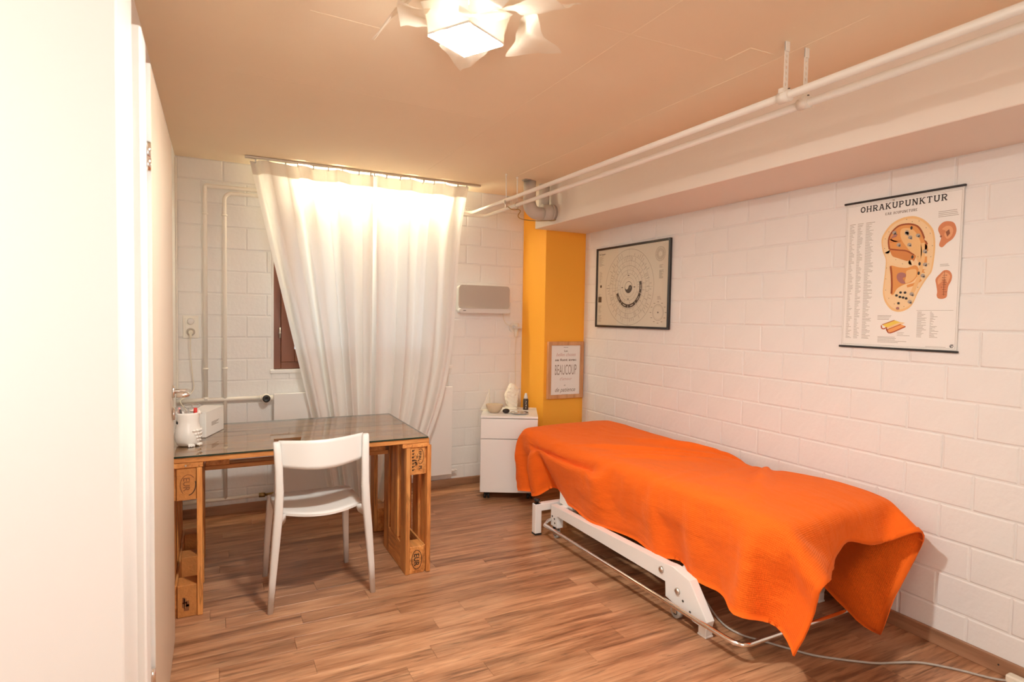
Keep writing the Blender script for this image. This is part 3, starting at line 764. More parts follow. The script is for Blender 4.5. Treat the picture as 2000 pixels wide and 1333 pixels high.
M_glass = thin_glass('desk_glass', (.90, .93, .87), .01, 2.05)
M_gedge = mat('green_glass_edge', (.012, .03, .02), .15)
gl = thing('glass_sheet', 'clear glass sheet with dark green edge lying on the pallet desk', 'glass top', (.40, 3.30, ZT))
obj('pane', MB().box(-.194, .9965, 2.912, 3.692, ZT+.0005, ZT+.0075), M_glass, gl)
e = MB(); t = .0006
e.box(-.194, .9965, 2.912-t, 2.912, ZT+.0005, ZT+.0078).box(.9965, .9965+t, 2.912, 3.692, ZT+.0005, ZT+.0078).box(-.194, .9965, 3.692, 3.692+t, ZT+.0005, ZT+.0078)
obj('polished_edge', e, M_gedge, gl)
ZG = ZT+.0078

# things on the desk
ow = thing('owl_pot', 'white ceramic owl pot holding pens near the door edge', 'pot', (-.118, 3.155, ZG))
ob = MB().lathe([(.034, 0), (.046, .004), (.054, .022), (.0575, .05), (.054, .080), (.0475, .104), (.047, .125), (.050, .150), (.0475, .158), (.045, .157), (.046, .148), (.043, .125), (.042, .02), (0, .018)], (-.118, 3.155, ZG), 36)
obj('pot_body', ob, M_ceramic, ow)
for a in (math.radians(160), math.radians(345)):
    ea = MB(); x, y = -.118+.047*math.cos(a), 3.155+.047*math.sin(a)
    ea.lathe([(.013, 0), (.009, .010), (.002, .020)], (x, y, ZG+.150), 10)
    obj('ear_tuft', ea, M_ceramic, ow)
wg = MB()
for k in range(4):
    for j in range(5-k):
        a = math.radians(-62+j*17+k*8); z = ZG+.075-.016*k; rr = .0568 if z > ZG+.03 else .0545
        x, y = -.118+rr*math.cos(a), 3.155+rr*math.sin(a)
        wg.lathe([(.0085, -.004), (.0075, .001), (.001, .0055)], (x-.003*math.cos(a), y-.003*math.sin(a), z), 8)
obj('wing_feathers', wg, M_ceramic, ow)['kind'] = 'stuff'
for a in (-75, -30):
    ft = MB()
    for d in (-9, 0, 9):
        q = math.radians(a+d); ft.tube([(-.118+.045*math.cos(q), 3.155+.045*math.sin(q), ZG+.007), (-.118+.064*math.cos(q), 3.155+.064*math.sin(q), ZG+.006)], [.007, .005], 8)
    obj('foot', ft, M_ceramic, ow)
for a in (160, 204):
    q = math.radians(a); ey = MB().lathe([(.0075, 0), (.006, -.004), (0, -.005)], (-.118+.0465*math.cos(q), 3.155+.0465*math.sin(q), ZG+.112), 12, 'Y')
    obj('eye', ey, M_black, ow)
def pen(name, label, cat, a, b, rr, m, m2=None):
    o = thing(name, label, cat, a); A, B = V3(a), V3(b); t = A+(B-A)*.72
    obj('barrel', MB().tube([A, t], rr, 10), m, o); obj('cap', MB().tube([t, B], [rr*1.15, rr*1.05], 10), m2 or m, o); return o
pen('red_marker', 'red marker lying across the rim of the owl pot', 'pen', (-.100, 3.170, ZG+.03), (-.086, 3.130, ZG+.178), .0075, M_red)
pen('grey_pen', 'slim dark grey pen leaning left in the owl pot', 'pen', (-.125, 3.150, ZG+.03), (-.150, 3.132, ZG+.175), .004, M_dark)
pen('pink_pen', 'pale pink pen at the far left of the owl pot', 'pen', (-.128, 3.168, ZG+.03), (-.155, 3.152, ZG+.182), .0045, mat('pink_plastic', (.75, .38, .36), .4))
gs = MB()
for dx in (0, .032):
    pts = [(-.118+dx+.017*math.cos(2*PI*k/16), 3.178+.006*math.sin(2*PI*k/16), ZG+.183+.009*math.sin(2*PI*k/16)) for k in range(16)]
    gs.tube(pts, .002, 6, closed=True)
gs.tube([(-.118, 3.178, ZG+.176), (-.108, 3.16, ZG+.10), (-.106, 3.155, ZG+.03)], .003, 8)
tag(obj('wire_scissors', gs, M_greyc, loc=(-.11, 3.16, ZG+.02)), 'grey scissor loops sticking out behind the red marker', 'scissors')
bx = thing('card_box', 'white carton standing behind the owl pot on the glass', 'box', (-.045, 3.30, ZG), math.radians(-20.7))
obj('carton', MB().box(-.105, 0, 0, .235, 0, .128, b=.002), M_paperw, bx, local=True)
obj('lid_flap', MB().box(-.105, .001, -.0012, .236, .1265, .1295), M_paperw, bx, local=True)
pp = MB()
for k in range(4):
    z = .066-k*.0055; pp.box(.0003, .0008, .07, .07+(.095, .085, .06, .09)[k], z, z+.0026)
obj('print_lines', pp, M_inkl, bx, local=True)['kind'] = 'stuff'

# ------------------------------------------------------------------ chair
c = thing('chair', 'white plastic chair with curved back standing in front of the desk', 'chair', (.445, 3.0, 0))
def leg_loft(secs, name='leg'):
    """secs: (centre, half width x, half depth y) from bottom to top; rounded section"""
    m = MB(); rings = []
    for (x, y, z), a, b in secs:
        rings.append([m.bm.verts.new((x + a*math.copysign(abs(math.cos(t))**.6, math.cos(t)), y + b*math.copysign(abs(math.sin(t))**.6, math.sin(t)), z)) for t in [2*PI*k/16 for k in range(16)]])
    for A, B in zip(rings, rings[1:]):
        for k in range(16): m.bm.faces.new((A[k], A[(k+1) % 16], B[(k+1) % 16], B[k])).smooth = True
    m.bm.faces.new(rings[0][::-1]); m.bm.faces.new(rings[-1])
    return m
L = [((.2165, 2.803, 0), .0125, .013), ((.226, 2.800, .15), .0155, .016), ((.240, 2.795, .33), .0185, .020), ((.250, 2.790, .46), .0195, .022), ((.254, 2.790, .56), .0185, .021), ((.252, 2.793, .66), .0175, .018), ((.247, 2.800, .74), .0165, .015), ((.244, 2.806, .778), .0155, .012), ((.244, 2.808, .784), .011, .008)]
R = [((.6865, 2.818, 0), .0125, .013), ((.676, 2.812, .15), .0155, .016), ((.660, 2.806, .33), .0185, .020), ((.647, 2.802, .46), .0195, .022), ((.642, 2.802, .56), .0185, .021), ((.643, 2.806, .66), .0175, .018), ((.646, 2.814, .74), .0165, .015), ((.648, 2.820, .784), .0155, .012), ((.648, 2.821, .790), .011, .008)]
obj('rear_leg', leg_loft(L), M_white, c); obj('rear_leg', leg_loft(R), M_white, c)
obj('front_leg', leg_loft([((.224, 3.222, 0), .0125, .0125), ((.234, 3.205, .2), .016, .016), ((.248, 3.185, .40), .019, .019), ((.252, 3.180, .432), .019, .019)]), M_white, c)
obj('front_leg', leg_loft([((.638, 3.222, 0), .0125, .0125), ((.630, 3.205, .2), .016, .016), ((.622, 3.185, .40), .019, .019), ((.620, 3.180, .432), .019, .019)]), M_white, c)
def back(u, v):
    x = .254 + .384*u; sag = math.sin(PI*u)
    y = 2.808 + .014*u - .058*sag*(1-.15*v)
    zb = .668 - .018*sag + .004*u; zt = .786 - .004*sag + .006*u
    return x, y + .012*v*(1-.3*sag), zb + (zt-zb)*v
m = MB(); nu, nv, th = 24, 8, .007
F = [[m.bm.verts.new(back(i/nu, j/nv)) for i in range(nu+1)] for j in range(nv+1)]
G = [[m.bm.verts.new((lambda p: (p[0], p[1]+th, p[2]))(back(i/nu, j/nv))) for i in range(nu+1)] for j in range(nv+1)]
for j in range(nv):
    for i in range(nu):
        m.bm.faces.new((F[j][i], F[j][i+1], F[j+1][i+1], F[j+1][i])).smooth = True
        m.bm.faces.new((G[j][i], G[j+1][i], G[j+1][i+1], G[j][i+1])).smooth = True
for i in range(nu):
    m.bm.faces.new((F[0][i], G[0][i], G[0][i+1], F[0][i+1])); m.bm.faces.new((F[nv][i], F[nv][i+1], G[nv][i+1], G[nv][i]))
for j in range(nv):
    m.bm.faces.new((F[j][0], F[j+1][0], G[j+1][0], G[j][0])); m.bm.faces.new((F[j][nu], G[j][nu], G[j+1][nu], G[j+1][nu]) if False else (F[j][nu], G[j][nu], G[j+1][nu], F[j+1][nu]))
obj('backrest', m, M_white, c)
# seat: rounded rear edge towards the camera, slightly dished
def outline():
    pts = []
    for k in range(17):
        u = k/16; x = .268 + .364*u; y = 2.862 + .01*u - .094*math.sin(PI*u)**.85
        pts.append((x, y))
    pts += [(.644, 2.93), (.648, 3.05), (.642, 3.17), (.625, 3.205)]
    pts += [(.56, 3.218), (.445, 3.222), (.33, 3.218), (.262, 3.205), (.246, 3.17), (.243, 3.05), (.252, 2.93)]
    return pts
ol = outline(); cxs, cys = .446, 3.02
m = MB()
def dish(x, y): d = ((x-cxs)/.2)**2*.5 + ((y-3.03)/.22)**2*.5; return .443 - .010*max(0, 1-d) - .008*max(0, (y-3.15)/.07)
tops = []
for k in range(6):
    s = k/5
    tops.append([m.bm.verts.new((cxs+(x-cxs)*s if k else cxs+(x-cxs)*.02, cys+(y-cys)*s if k else cys+(y-cys)*.02, dish(cxs+(x-cxs)*s, cys+(y-cys)*s))) for x, y in ol])
n = len(ol)
for A, B in zip(tops, tops[1:]):
    for k in range(n): m.bm.faces.new((A[k], A[(k+1) % n], B[(k+1) % n], B[k])).smooth = True
m.bm.faces.new(tops[0])
low = [m.bm.verts.new((x, y, v.co.z-.011)) for (x, y), v in zip(ol, tops[-1])]
low2 = [m.bm.verts.new((cxs+(x-cxs)*.9, cys+(y-cys)*.9, .424)) for x, y in ol]
for A, B in ((tops[-1], low), (low, low2)):
    for k in range(n): m.bm.faces.new((A[k], A[(k+1) % n], B[(k+1) % n], B[k]))
m.bm.faces.new(low2)
obj('seat', m, M_seat, c)
for s, x0, xi, y0 in ((1, .252, .285, 2.795), (-1, .645, .612, 2.806)):
    g = MB().prism([(y, z) for y, z in ((y0-.014, .458), (y0+.03, .444), (y0+.09, .436), (y0+.11, .427), (y0+.06, .424), (y0+.02, .418), (y0-.012, .392))], min(x0, xi), max(x0, xi), 'YZ', b=.004)
    for v in g.bm.verts:
        t = (v.co.x-x0)/(xi-x0); v.co.z += (.425-v.co.z)*.6*t*t if v.co.z < .42 else -.012*t
        v.co.y += .035*t
    obj('seat_bracket', g.smooth(), M_white, c)
obj('seat_rail', MB().box(.262, .634, 3.165, 3.19, .405, .430, b=.004).box(.245, .265, 2.85, 3.18, .405, .428, b=.004).box(.628, .648, 2.85, 3.18, .405, .428, b=.004), M_white, c)

# ------------------------------------------------------------------ treatment table and its blanket
bt = thing('treatment_table', 'white steel treatment table with chrome foot bar, hidden under the orange blanket', 'table', (2.26, 2.5, 0))
obj('mattress', MB().box(1.915, 2.605, 1.49, 3.545, .515, .555, b=.018, seg=3), M_vinyl, bt)
obj('top_frame', MB().box(1.96, 2.56, 1.56, 3.48, .475, .514, b=.004), M_frame, bt)
# longitudinal base beams with plates, on the camera side and on the wall side
def side_base(xo, s):
    a, b = (xo, xo+.045*s) if s > 0 else (xo+.045*s, xo)
    m = MB()
    poly = [(3.09, .197), (3.09, .070), (3.015, .070), (3.015, .148), (2.045, .150), (2.045, .078), (1.862, .040), (1.795, .040), (1.785, .075), (1.893, .212), (2.0, .235), (2.06, .228)]
    m.prism(poly, a, b, 'YZ', b=.003)
    obj('base_beam', m, M_frame, bt)
    f = MB().box(a+.002, b-.002, 1.792, 1.838, .008, .045, b=.003).box(a, b, 1.790, 1.840, 0, .009, b=.002)
    obj('near_foot', f, M_frame, bt)
    return a, b
a, b = side_base(1.866, 1); side_base(2.655, -1)
ft = MB().box(1.778, 1.823, 3.128, 3.173, .010, .196, b=.003).box(1.779, 2.700, 3.129, 3.172, .150, .196, b=.003).box(2.655, 2.700, 3.128, 3.173, .01, .196, b=.003)
obj('far_foot', ft, M_frame, bt)
obj('foot_pad', MB().box(1.777, 1.824, 3.127, 3.174, 0, .011, b=.002), M_black, bt)
obj('levelling_knob', MB().lathe([(.006, 0), (.006, .012), (.018, .014), (.020, .024), (.016, .032), (0, .033)], (1.800, 3.150, .196), 18), M_black, bt)
# lifting linkage under the top
lk = MB()
for x in (1.98, 2.54):
    lk.prism([(3.02, .16), (3.06, .20), (2.45, .49), (2.40, .46)], x-.018, x+.018, 'YZ').prism([(1.98, .20), (2.04, .17), (1.98, .48), (1.93, .47)], x-.018, x+.018, 'YZ')
lk.box(1.93, 2.00, 2.95, 3.09, .20, .475).box(2.1, 2.42, 2.30, 2.36, .20, .45)
lk.tube([(2.26, 2.95, .22), (2.26, 2.2, .40)], .035, 16)
obj('lifting_linkage', lk, M_frame, bt)
for yy in (2.0, 3.0): obj('crossbar', MB().box(1.90, 2.62, yy, yy+.05, .155, .20, b=.003), M_frame, bt)
obj('motor_housing', MB().box(2.05, 2.5, 2.45, 2.9, .16, .30, b=.02, seg=2), M_dark, bt)
# chrome foot bar around the base
fb = [(1.90, 3.085, .115), (1.84, 3.085, .10)] + [(1.80, 3.05, .090)] + [(1.812, 2.6, .085), (1.826, 2.1, .082), (1.840, 1.66, .080)] + [(1.846, 1.618, .08), (1.864, 1.594, .08), (1.895, 1.585, .08)] + [(2.3, 1.585, .08), (2.62, 1.585, .08), (2.66, 1.60, .08), (2.675, 1.65, .08), (2.68, 3.05, .08)]
obj('foot_bar', MB().tube(fb, .0105, 14), M_chrome, bt)
for y, z in ((2.075, .192), (1.965, .135)):
    bo = MB().lathe([(.016, 0), (.015, -.006), (.008, -.011), (0, -.011)], (1.866, y, z), 16, 'X')
    obj('bolt', bo, M_steel, bt)
h = MB()
for y, z in ((1.93, .105), (1.885, .075), (3.045, .12), (3.07, .13), (3.04, .095)): h.lathe([(.006, 0), (.006, -.0012), (0, -.0014)], (1.866, y, z), 10, 'X')
obj('screw_holes', h, M_dark, bt)['kind'] = 'stuff'
def caster(x, y, rr, name='caster'):
    t = MB().tube([(x-.012, y, rr), (x+.012, y, rr)], rr, 22)
    o = obj(name, t, M_rubber, bt)
    obj('hub', MB().tube([(x-.0135, y, rr), (x+.0135, y, rr)], rr*.5, 14), M_dark, o)
    obj('fork', MB().box(x-.018, x-.014, y-.012, y+.018, rr-.006, rr*2+.022, b=.001).box(x+.014, x+.018, y-.012, y+.018, rr-.006, rr*2+.022, b=.001).box(x-.018, x+.018, y-.012, y+.018, rr*2+.004, rr*2+.024, b=.001), M_steel, o)
caster(1.885, 1.985, .030); caster(1.885, 3.045, .026); caster(2.635, 1.985, .030); caster(2.635, 3.045, .026)

CLOTH = """
3824 2806 249 7 -25 68 19 -27 75 14 -21 76 10 -19 74 4 -20 71 -10 -18 66 -9 -21 63 -16 -18 58 27 -18 50 69 13 11 71 34 -9 63 45 -19 65 40 0 57 36 -3 47 19 -1 34 19 0 26 20 1 26 15 8 33 19 14 42 13 25 50 5 32 55 11 27 59 8 16 61 1 -4 61 -10 -15 62 -15 -19 61 -15 -14 62 -2 -7 62 -9 1 62 -1 4 45 -36 21 32 -41 34 28 -43 35 42 -39 27 53 -23 1 42 7 -43 28 14 -50 -1 16 -58 -8 17 -58 -28 10 -57 -27 11 -56 -30 9 -57 -37 6 -54 -34 7 -55 -38 8 -53 -29 6 -53 -24 5 -54 -16 4 -52 -13 8 -54 -4 10 -51 4 15 -50 13 20 -47 41 28 -27
34 47 26 -5 3 0 -6 3 -1 -3 1 -1 1 -3 0 -6 3 -1 -2 0 -1 -12 6 -2 6 -4 3 -23 -2 6 -4 -13 15 2 -11 11 3 -2 2 1 -2 -1 0 -1 -1 -1 1 0 2 -6 3 1 -4 1 3 -4 0 1 -6 0 1 1 -2 0 7 -4 1 -7 -1 0 -3 -1 0 -4 2 0 0 1 0 8 2 0 1 3 0 -2 1 0 7 -1 0 6 -2 12 18 -9 13 6 -10 0 1 1 -2 0 -1 2 8 -9 -5 3 -3 -15 3 -5 -6 0 -1 -9 -3 1 12 4 0 2 0 0 -1 -1 2 2 0 1 3 0 2 11 -1 -1 3 0 1 -5 0 2 -3 1 0 -5 0 2 -12 0 -2 -8 -1 -2 -1 -1 -4 -9 -2 -11
25 54 26 1 -1 1 -14 5 -3 7 -5 1 -3 0 -1 -1 -1 -1 -1 0 0 -10 5 -3 -7 2 0 -7 -3 3 -20 -14 18 2 -8 10 5 -7 6 0 -1 -1 -6 6 -6 5 -7 5 2 -2 0 5 -8 3 3 -2 -1 3 -13 0 2 1 -5 1 -6 -5 1 4 -5 0 -2 -2 1 1 1 0 3 6 0 1 5 1 6 3 0 5 3 0 0 1 -1 0 1 5 15 -6 13 16 -11 3 0 -3 3 2 -1 -2 7 -11 -14 4 -5 -6 1 -4 -5 0 2 0 0 0 0 0 0 8 2 1 -4 0 1 9 1 0 2 0 1 4 0 2 -2 0 1 11 0 1 -13 2 0 -5 0 0 2 0 1 -11 -1 -2 -3 -1 0 -9 -3 -10
20 57 26 -7 1 0 9 -4 2 -8 1 -3 -6 1 -2 5 -4 2 -4 0 -2 7 -5 2 -11 5 -3 -12 7 0 -21 -9 12 -10 -8 8 0 -5 6 -1 -4 1 6 -8 7 1 -8 1 5 -1 0 5 -10 2 5 -1 -1 4 9 -5 3 -12 -3 2 -2 -6 1 -1 -6 1 5 -4 -1 -9 5 1 2 5 1 9 6 0 8 5 -1 -6 3 0 5 2 1 -5 1 0 7 -1 4 15 -8 16 15 -12 4 2 -4 -8 8 -10 -13 3 -6 -11 -1 1 0 -1 0 10 3 0 -1 0 1 -7 0 1 20 3 0 2 0 1 3 -1 2 -1 1 1 5 1 1 -10 1 0 7 0 2 -8 1 0 -7 0 0 7 0 1 -9 0 -2 -4 -1 -4
-3 57 23 8 1 1 -3 1 -1 -9 1 -3 6 -1 1 -2 -1 -2 6 -2 2 6 -4 2 3 -2 1 -9 3 -2 -24 4 4 -13 -20 23 -2 -7 6 -6 4 -6 6 -15 7 3 -6 2 4 -1 0 5 -2 0 6 -1 -1 5 -10 0 3 5 -5 2 -6 -5 1 2 -5 1 -8 0 0 13 -1 0 0 5 0 1 6 0 -2 4 1 5 3 0 -2 1 0 -1 1 1 0 0 0 3 0 13 25 -15 8 15 -11 -22 7 -14 -4 2 0 5 -1 0 7 2 0 -8 0 1 3 1 1 5 0 0 -4 1 1 -1 1 0 0 0 0 8 1 2 -2 1 1 -2 0 1 0 2 1 9 0 2 -3 1 0 -3 1 0 2 0 0 1 0 1
-29 46 16 5 6 2 5 4 -1 5 3 2 -7 1 -3 -7 0 -2 4 -1 1 7 -1 2 14 -3 3 17 -8 5 -19 9 -2 -29 -9 14 -5 -10 13 1 -8 3 2 -20 5 2 8 -2 5 -13 4 6 9 -2 5 -7 2 5 7 -3 3 -8 -2 3 10 -5 0 -7 -2 0 0 -1 1 0 2 0 5 1 0 -3 4 0 3 3 1 2 1 0 2 0 0 3 0 0 -1 -1 1 3 0 3 4 -2 5 25 -24 4 7 -10 -5 0 -2 4 0 1 0 0 0 3 0 0 8 0 -1 -1 2 1 -5 1 2 1 2 1 -3 1 0 -13 -1 2 4 1 1 3 1 1 -4 -1 0 -2 1 1 10 3 1 1 1 1 1 0 0 -5 0 -2
-47 29 12 0 3 -1 0 8 0 5 9 0 4 4 1 7 5 1 -6 -1 -2 -6 -3 -2 -2 -1 0 4 2 4 31 -3 7 -15 3 8 -10 -16 19 5 -19 10 -1 5 -3 2 -4 1 3 7 -2 5 -2 0 5 4 -2 4 -1 0 3 4 -4 1 -4 0 2 3 -5 1 4 -3 0 3 -2 0 4 -3 0 2 0 1 3 -3 -1 3 -2 1 1 0 1 2 -4 0 2 -2 -1 2 -4 -1 2 -6 2 1 3 7 -1 4 7 -2 0 0 1 -2 4 -1 0 5 0 0 2 -1 0 3 1 1 7 -1 -1 -4 4 3 4 1 0 -7 1 1 -6 -1 0 -5 6 4 2 2 1 1 0 0 -4 -1 1 -3 1 0 5 2 1 -7 -1 -3
-53 17 12 -1 2 -1 0 4 -1 -2 2 -2 6 16 1 7 9 1 11 6 3 5 2 2 5 -1 0 11 3 -1 -8 -3 1 -2 3 2 -8 -6 12 3 -7 6 1 2 -1 2 1 -1 3 3 -8 4 2 0 4 1 -1 2 0 -5 2 0 2 2 1 -8 0 0 0 1 1 -5 1 -1 7 0 1 2 0 2 -5 -1 1 -3 1 -1 6 0 1 -8 -1 0 6 0 0 -6 1 0 1 0 1 3 -1 -1 -1 10 -1 8 -1 -1 0 2 -1 0 7 1 0 5 -2 0 -3 2 1 13 -3 -2 4 1 0 9 -2 -1 0 2 1 7 1 -1 0 3 2 -1 1 0 2 1 1 -7 5 3 -11 3 3 -3 1 2 -14 -1 -2 4 1 2
-55 13 10 0 4 -1 -3 4 0 -1 2 -1 -3 -7 -1 3 9 1 11 15 2 17 11 3 8 3 3 -2 1 0 4 4 0 6 1 -2 2 4 -5 -3 -1 -1 -1 -1 -1 1 1 -2 2 -2 8 2 0 -1 2 0 -3 3 -1 1 1 1 -1 1 -1 5 0 0 0 0 0 2 0 1 -9 0 0 0 0 0 3 1 -1 5 -1 1 -8 0 0 4 1 1 -7 0 -1 7 -1 1 -3 0 -1 0 0 2 2 4 -3 5 8 0 0 -1 0 1 -2 -1 0 4 0 0 7 -1 0 1 1 1 3 0 0 10 1 -1 8 1 0 -1 2 1 6 -1 -2 8 0 -1 -2 3 2 -1 2 2 -3 3 2 -9 2 2 -5 1 0 -12 -1 -1
-50 29 10 5 8 -2 -7 -9 -1 -3 1 1 3 3 0 -5 -7 -1 -3 -4 1 3 6 2 8 11 3 7 8 2 13 7 -1 19 9 -7 0 0 1 -2 0 4 0 -1 1 0 0 -2 1 1 -3 2 -1 0 2 0 1 1 0 1 1 0 -2 0 0 0 1 0 1 -1 0 0 0 0 -2 0 -1 7 1 1 -6 -1 1 -5 1 0 4 -1 -1 2 0 0 -5 0 1 1 0 0 -1 1 1 -1 -1 -1 3 2 0 3 3 -3 5 -8 0 1 -2 0 0 0 0 0 2 1 1 2 0 -1 9 2 1 1 -1 -1 10 2 0 21 -1 -2 -3 3 2 9 -1 -1 3 2 -1 1 1 0 -7 3 5 4 0 -2 -8 1 2 -11 1 0
-18 57 2 -9 -9 3 6 6 0 3 1 0 -4 0 0 3 1 1 4 0 -1 -2 -1 0 5 3 1 7 3 -2 2 -1 0 -2 1 2 -1 1 1 -2 -1 1 0 0 1 0 0 -1 1 0 2 0 1 -5 1 -1 1 0 1 0 1 -1 -1 0 1 -3 1 0 1 0 -1 2 -1 0 5 1 1 -13 -1 -1 6 0 0 5 0 0 -6 0 1 3 1 0 1 -1 0 -5 0 0 2 -1 0 1 2 0 0 2 -1 2 10 -2 7 17 -5 0 -11 3 1 -6 2 1 -8 0 -1 2 2 1 -4 0 -1 4 2 0 4 0 -1 1 1 0 21 0 -1 2 2 -1 8 0 -2 5 0 -2 6 -1 -2 -15 4 7 -2 1 2 -7 1 1
21 57 0 6 -1 0 0 0 0 0 -2 0 -1 0 0 0 -1 -1 -9 3 1 -5 3 1 0 1 -1 -8 0 4 -5 2 2 -2 -1 0 0 1 -1 -1 0 0 -2 0 3 0 -1 0 0 0 -5 1 0 5 0 1 -2 1 -1 1 0 1 0 0 -1 2 -1 0 -2 0 0 2 1 1 -8 0 0 3 0 0 -2 0 -1 -1 0 1 0 0 0 -4 -1 -1 8 0 0 -3 0 1 0 0 0 -1 -1 0 1 2 0 3 13 -4 2 14 -2 7 9 -4 -2 -1 1 -1 -2 1 0 -17 5 3 -4 1 0 -2 1 -1 -5 2 -1 3 1 -2 -3 0 -2 17 0 0 14 1 0 5 0 -2 5 0 -3 0 1 1 -9 2 3 -4 0 3
36 50 -2 -5 3 0 5 -3 1 7 -5 -2 -1 0 1 -3 3 1 2 -2 0 -2 2 0 -16 7 2 -5 3 -2 -4 1 1 -15 3 5 -2 0 -1 0 0 3 0 -1 -2 -1 -1 9 0 1 -5 0 0 -5 -1 0 -1 0 1 -2 1 -1 2 0 1 -2 0 -1 -1 0 0 3 0 0 7 0 -1 1 -1 0 0 0 2 -9 0 -1 5 1 0 -4 -1 1 -2 0 1 4 0 -1 -3 1 1 1 1 0 2 -2 -2 -2 5 1 5 8 -1 3 15 -5 1 7 -3 -1 2 0 -1 2 -1 -2 -9 5 1 -7 3 2 -2 0 -3 -11 3 1 -5 1 -2 13 1 2 0 -1 -2 12 1 -1 10 0 -5 4 0 -1 -5 0 5 -7 2 2
38 48 -3 5 -3 0 -2 0 0 -8 7 2 -5 2 0 -4 2 0 -8 3 0 -7 1 0 -3 -1 -1 -3 0 4 -11 1 3 6 1 -6 -1 1 5 1 -1 -1 -1 0 3 1 -1 3 -1 -3 13 0 2 -5 0 2 -7 0 0 -5 -1 1 -2 0 -1 1 1 1 -2 0 0 -8 0 0 -1 -1 1 1 0 0 2 0 -1 9 -1 0 -4 0 0 4 0 0 -5 1 0 2 0 0 -3 -1 0 2 -1 0 -2 6 0 9 0 -2 0 -3 1 -1 7 -1 2 10 -3 1 13 -2 1 5 -2 -3 -1 1 0 -6 2 -1 -13 5 6 7 0 -4 -4 2 0 -15 0 -5 -4 -2 1 9 0 0 20 1 1 9 1 -5 -5 1 2 -4 1 4
38 48 -3 -3 3 1 0 1 1 -10 4 1 1 1 0 -4 0 1 -8 3 -1 5 -2 0 2 -3 2 -11 2 0 -9 3 -2 0 1 6 -4 0 0 1 1 -5 1 0 1 0 0 -2 -1 -1 7 0 -4 14 0 1 1 0 0 -4 -2 3 -13 0 0 3 0 1 -4 0 0 -2 -1 -1 0 1 0 -1 0 1 -2 0 0 -3 0 -1 2 0 0 0 0 1 7 -1 -1 -5 0 1 1 0 0 -5 1 -1 3 -1 0 -3 3 0 6 11 -3 8 -12 3 0 8 -1 2 9 -2 0 11 -2 -2 0 0 -1 6 -1 -2 -7 3 1 0 1 -1 8 -2 -3 -29 3 6 -8 0 -5 -8 -2 -1 24 3 7 2 0 0 16 2 -7 -8 -1 6
36 51 -1 -8 4 0 -11 4 1 -2 1 -1 -3 0 0 -6 2 0 5 -2 1 -16 1 -2 4 1 2 8 -1 0 0 0 2 -6 1 -3 -1 0 3 -1 -1 3 1 0 -8 0 0 -5 2 -1 -5 -2 1 7 -1 -5 24 -1 3 2 2 -3 5 -2 5 -21 -2 0 -4 0 1 0 0 0 -2 -1 0 1 1 -1 3 0 0 -3 0 1 0 -1 0 -1 0 -1 -8 1 1 7 0 0 5 0 0 -5 0 1 2 0 -2 0 0 0 -2 6 0 6 2 -5 1 -23 2 0 -1 -2 0 27 3 9 16 -3 -2 -6 2 1 11 -2 -4 0 0 -1 -5 4 -1 0 0 -4 -8 -2 4 -19 0 7 3 1 -1 14 0 0 5 0 1 -1 1 1
23 58 0 -2 -1 0 -3 3 0 -1 -1 1 -10 2 -1 -2 0 0 -7 0 -1 3 1 1 1 -1 -1 -2 1 0 8 -1 0 -8 0 4 1 0 -4 -1 1 2 -1 -1 3 1 0 -4 0 0 -8 3 -3 -10 -1 2 1 -3 0 26 0 0 9 1 -3 7 -1 1 -6 -3 4 -16 0 0 -4 0 0 1 -1 0 -2 1 0 3 0 0 -1 0 0 -2 0 0 0 0 -1 -4 0 0 2 0 0 3 -1 0 -3 1 1 4 -4 -2 -7 -1 1 0 23 -2 10 -18 -2 2 -19 0 0 2 -1 -2 34 2 11 9 -1 -3 -3 1 -1 -3 1 0 0 1 -1 2 -2 -2 -27 -5 14 7 5 -5 1 0 0 24 -2 -1 -9 2 2 0 1 1
11 60 0 -6 2 -1 -2 -1 0 1 0 1 -3 1 -1 3 0 1 -4 0 -1 5 -1 2 -11 1 -2 -2 -1 1 1 0 1 8 0 -1 -1 1 2 0 0 0 1 0 -3 -1 -1 5 1 0 2 -1 0 -9 4 -4 -18 0 -2 -2 -5 4 20 0 -1 20 2 0 6 0 -1 0 -4 4 -16 -1 1 -8 1 0 0 -1 -1 -2 0 0 4 0 0 -4 0 0 -1 0 1 1 -1 -1 -5 1 1 7 0 0 -4 0 0 1 -5 -1 -4 -2 -1 -2 14 1 9 17 -3 1 -28 0 6 -15 -1 -1 12 1 9 15 1 3 15 -2 -5 -9 2 1 -3 -2 2 -22 -8 11 3 3 -3 14 4 -2 -6 1 -6 17 -2 6 -2 1 1 -2 -1 2
-8 61 -2 5 0 1 -5 0 -1 -3 1 -1 9 -1 3 -1 0 -1 4 1 1 -1 0 -1 1 0 1 1 0 0 -2 0 -1 0 0 1 -1 0 2 1 0 1 0 0 -2 0 -1 -3 0 0 2 0 1 3 0 0 -3 4 -6 -19 4 -4 -13 -4 4 12 -4 3 27 2 -2 18 1 -2 2 -4 4 -17 -3 3 -15 0 0 0 0 -1 -5 0 1 5 0 0 2 -1 -1 -4 2 1 5 -1 -1 -1 -1 1 1 2 0 0 -3 0 -2 -7 -2 -8 6 2 8 23 -2 3 -8 0 5 -27 -2 5 0 0 -1 22 1 9 1 0 0 3 -1 -1 -28 -11 12 2 -5 5 14 12 -7 15 0 0 9 -5 3 -8 4 -4 -5 0 3 -1 0 0
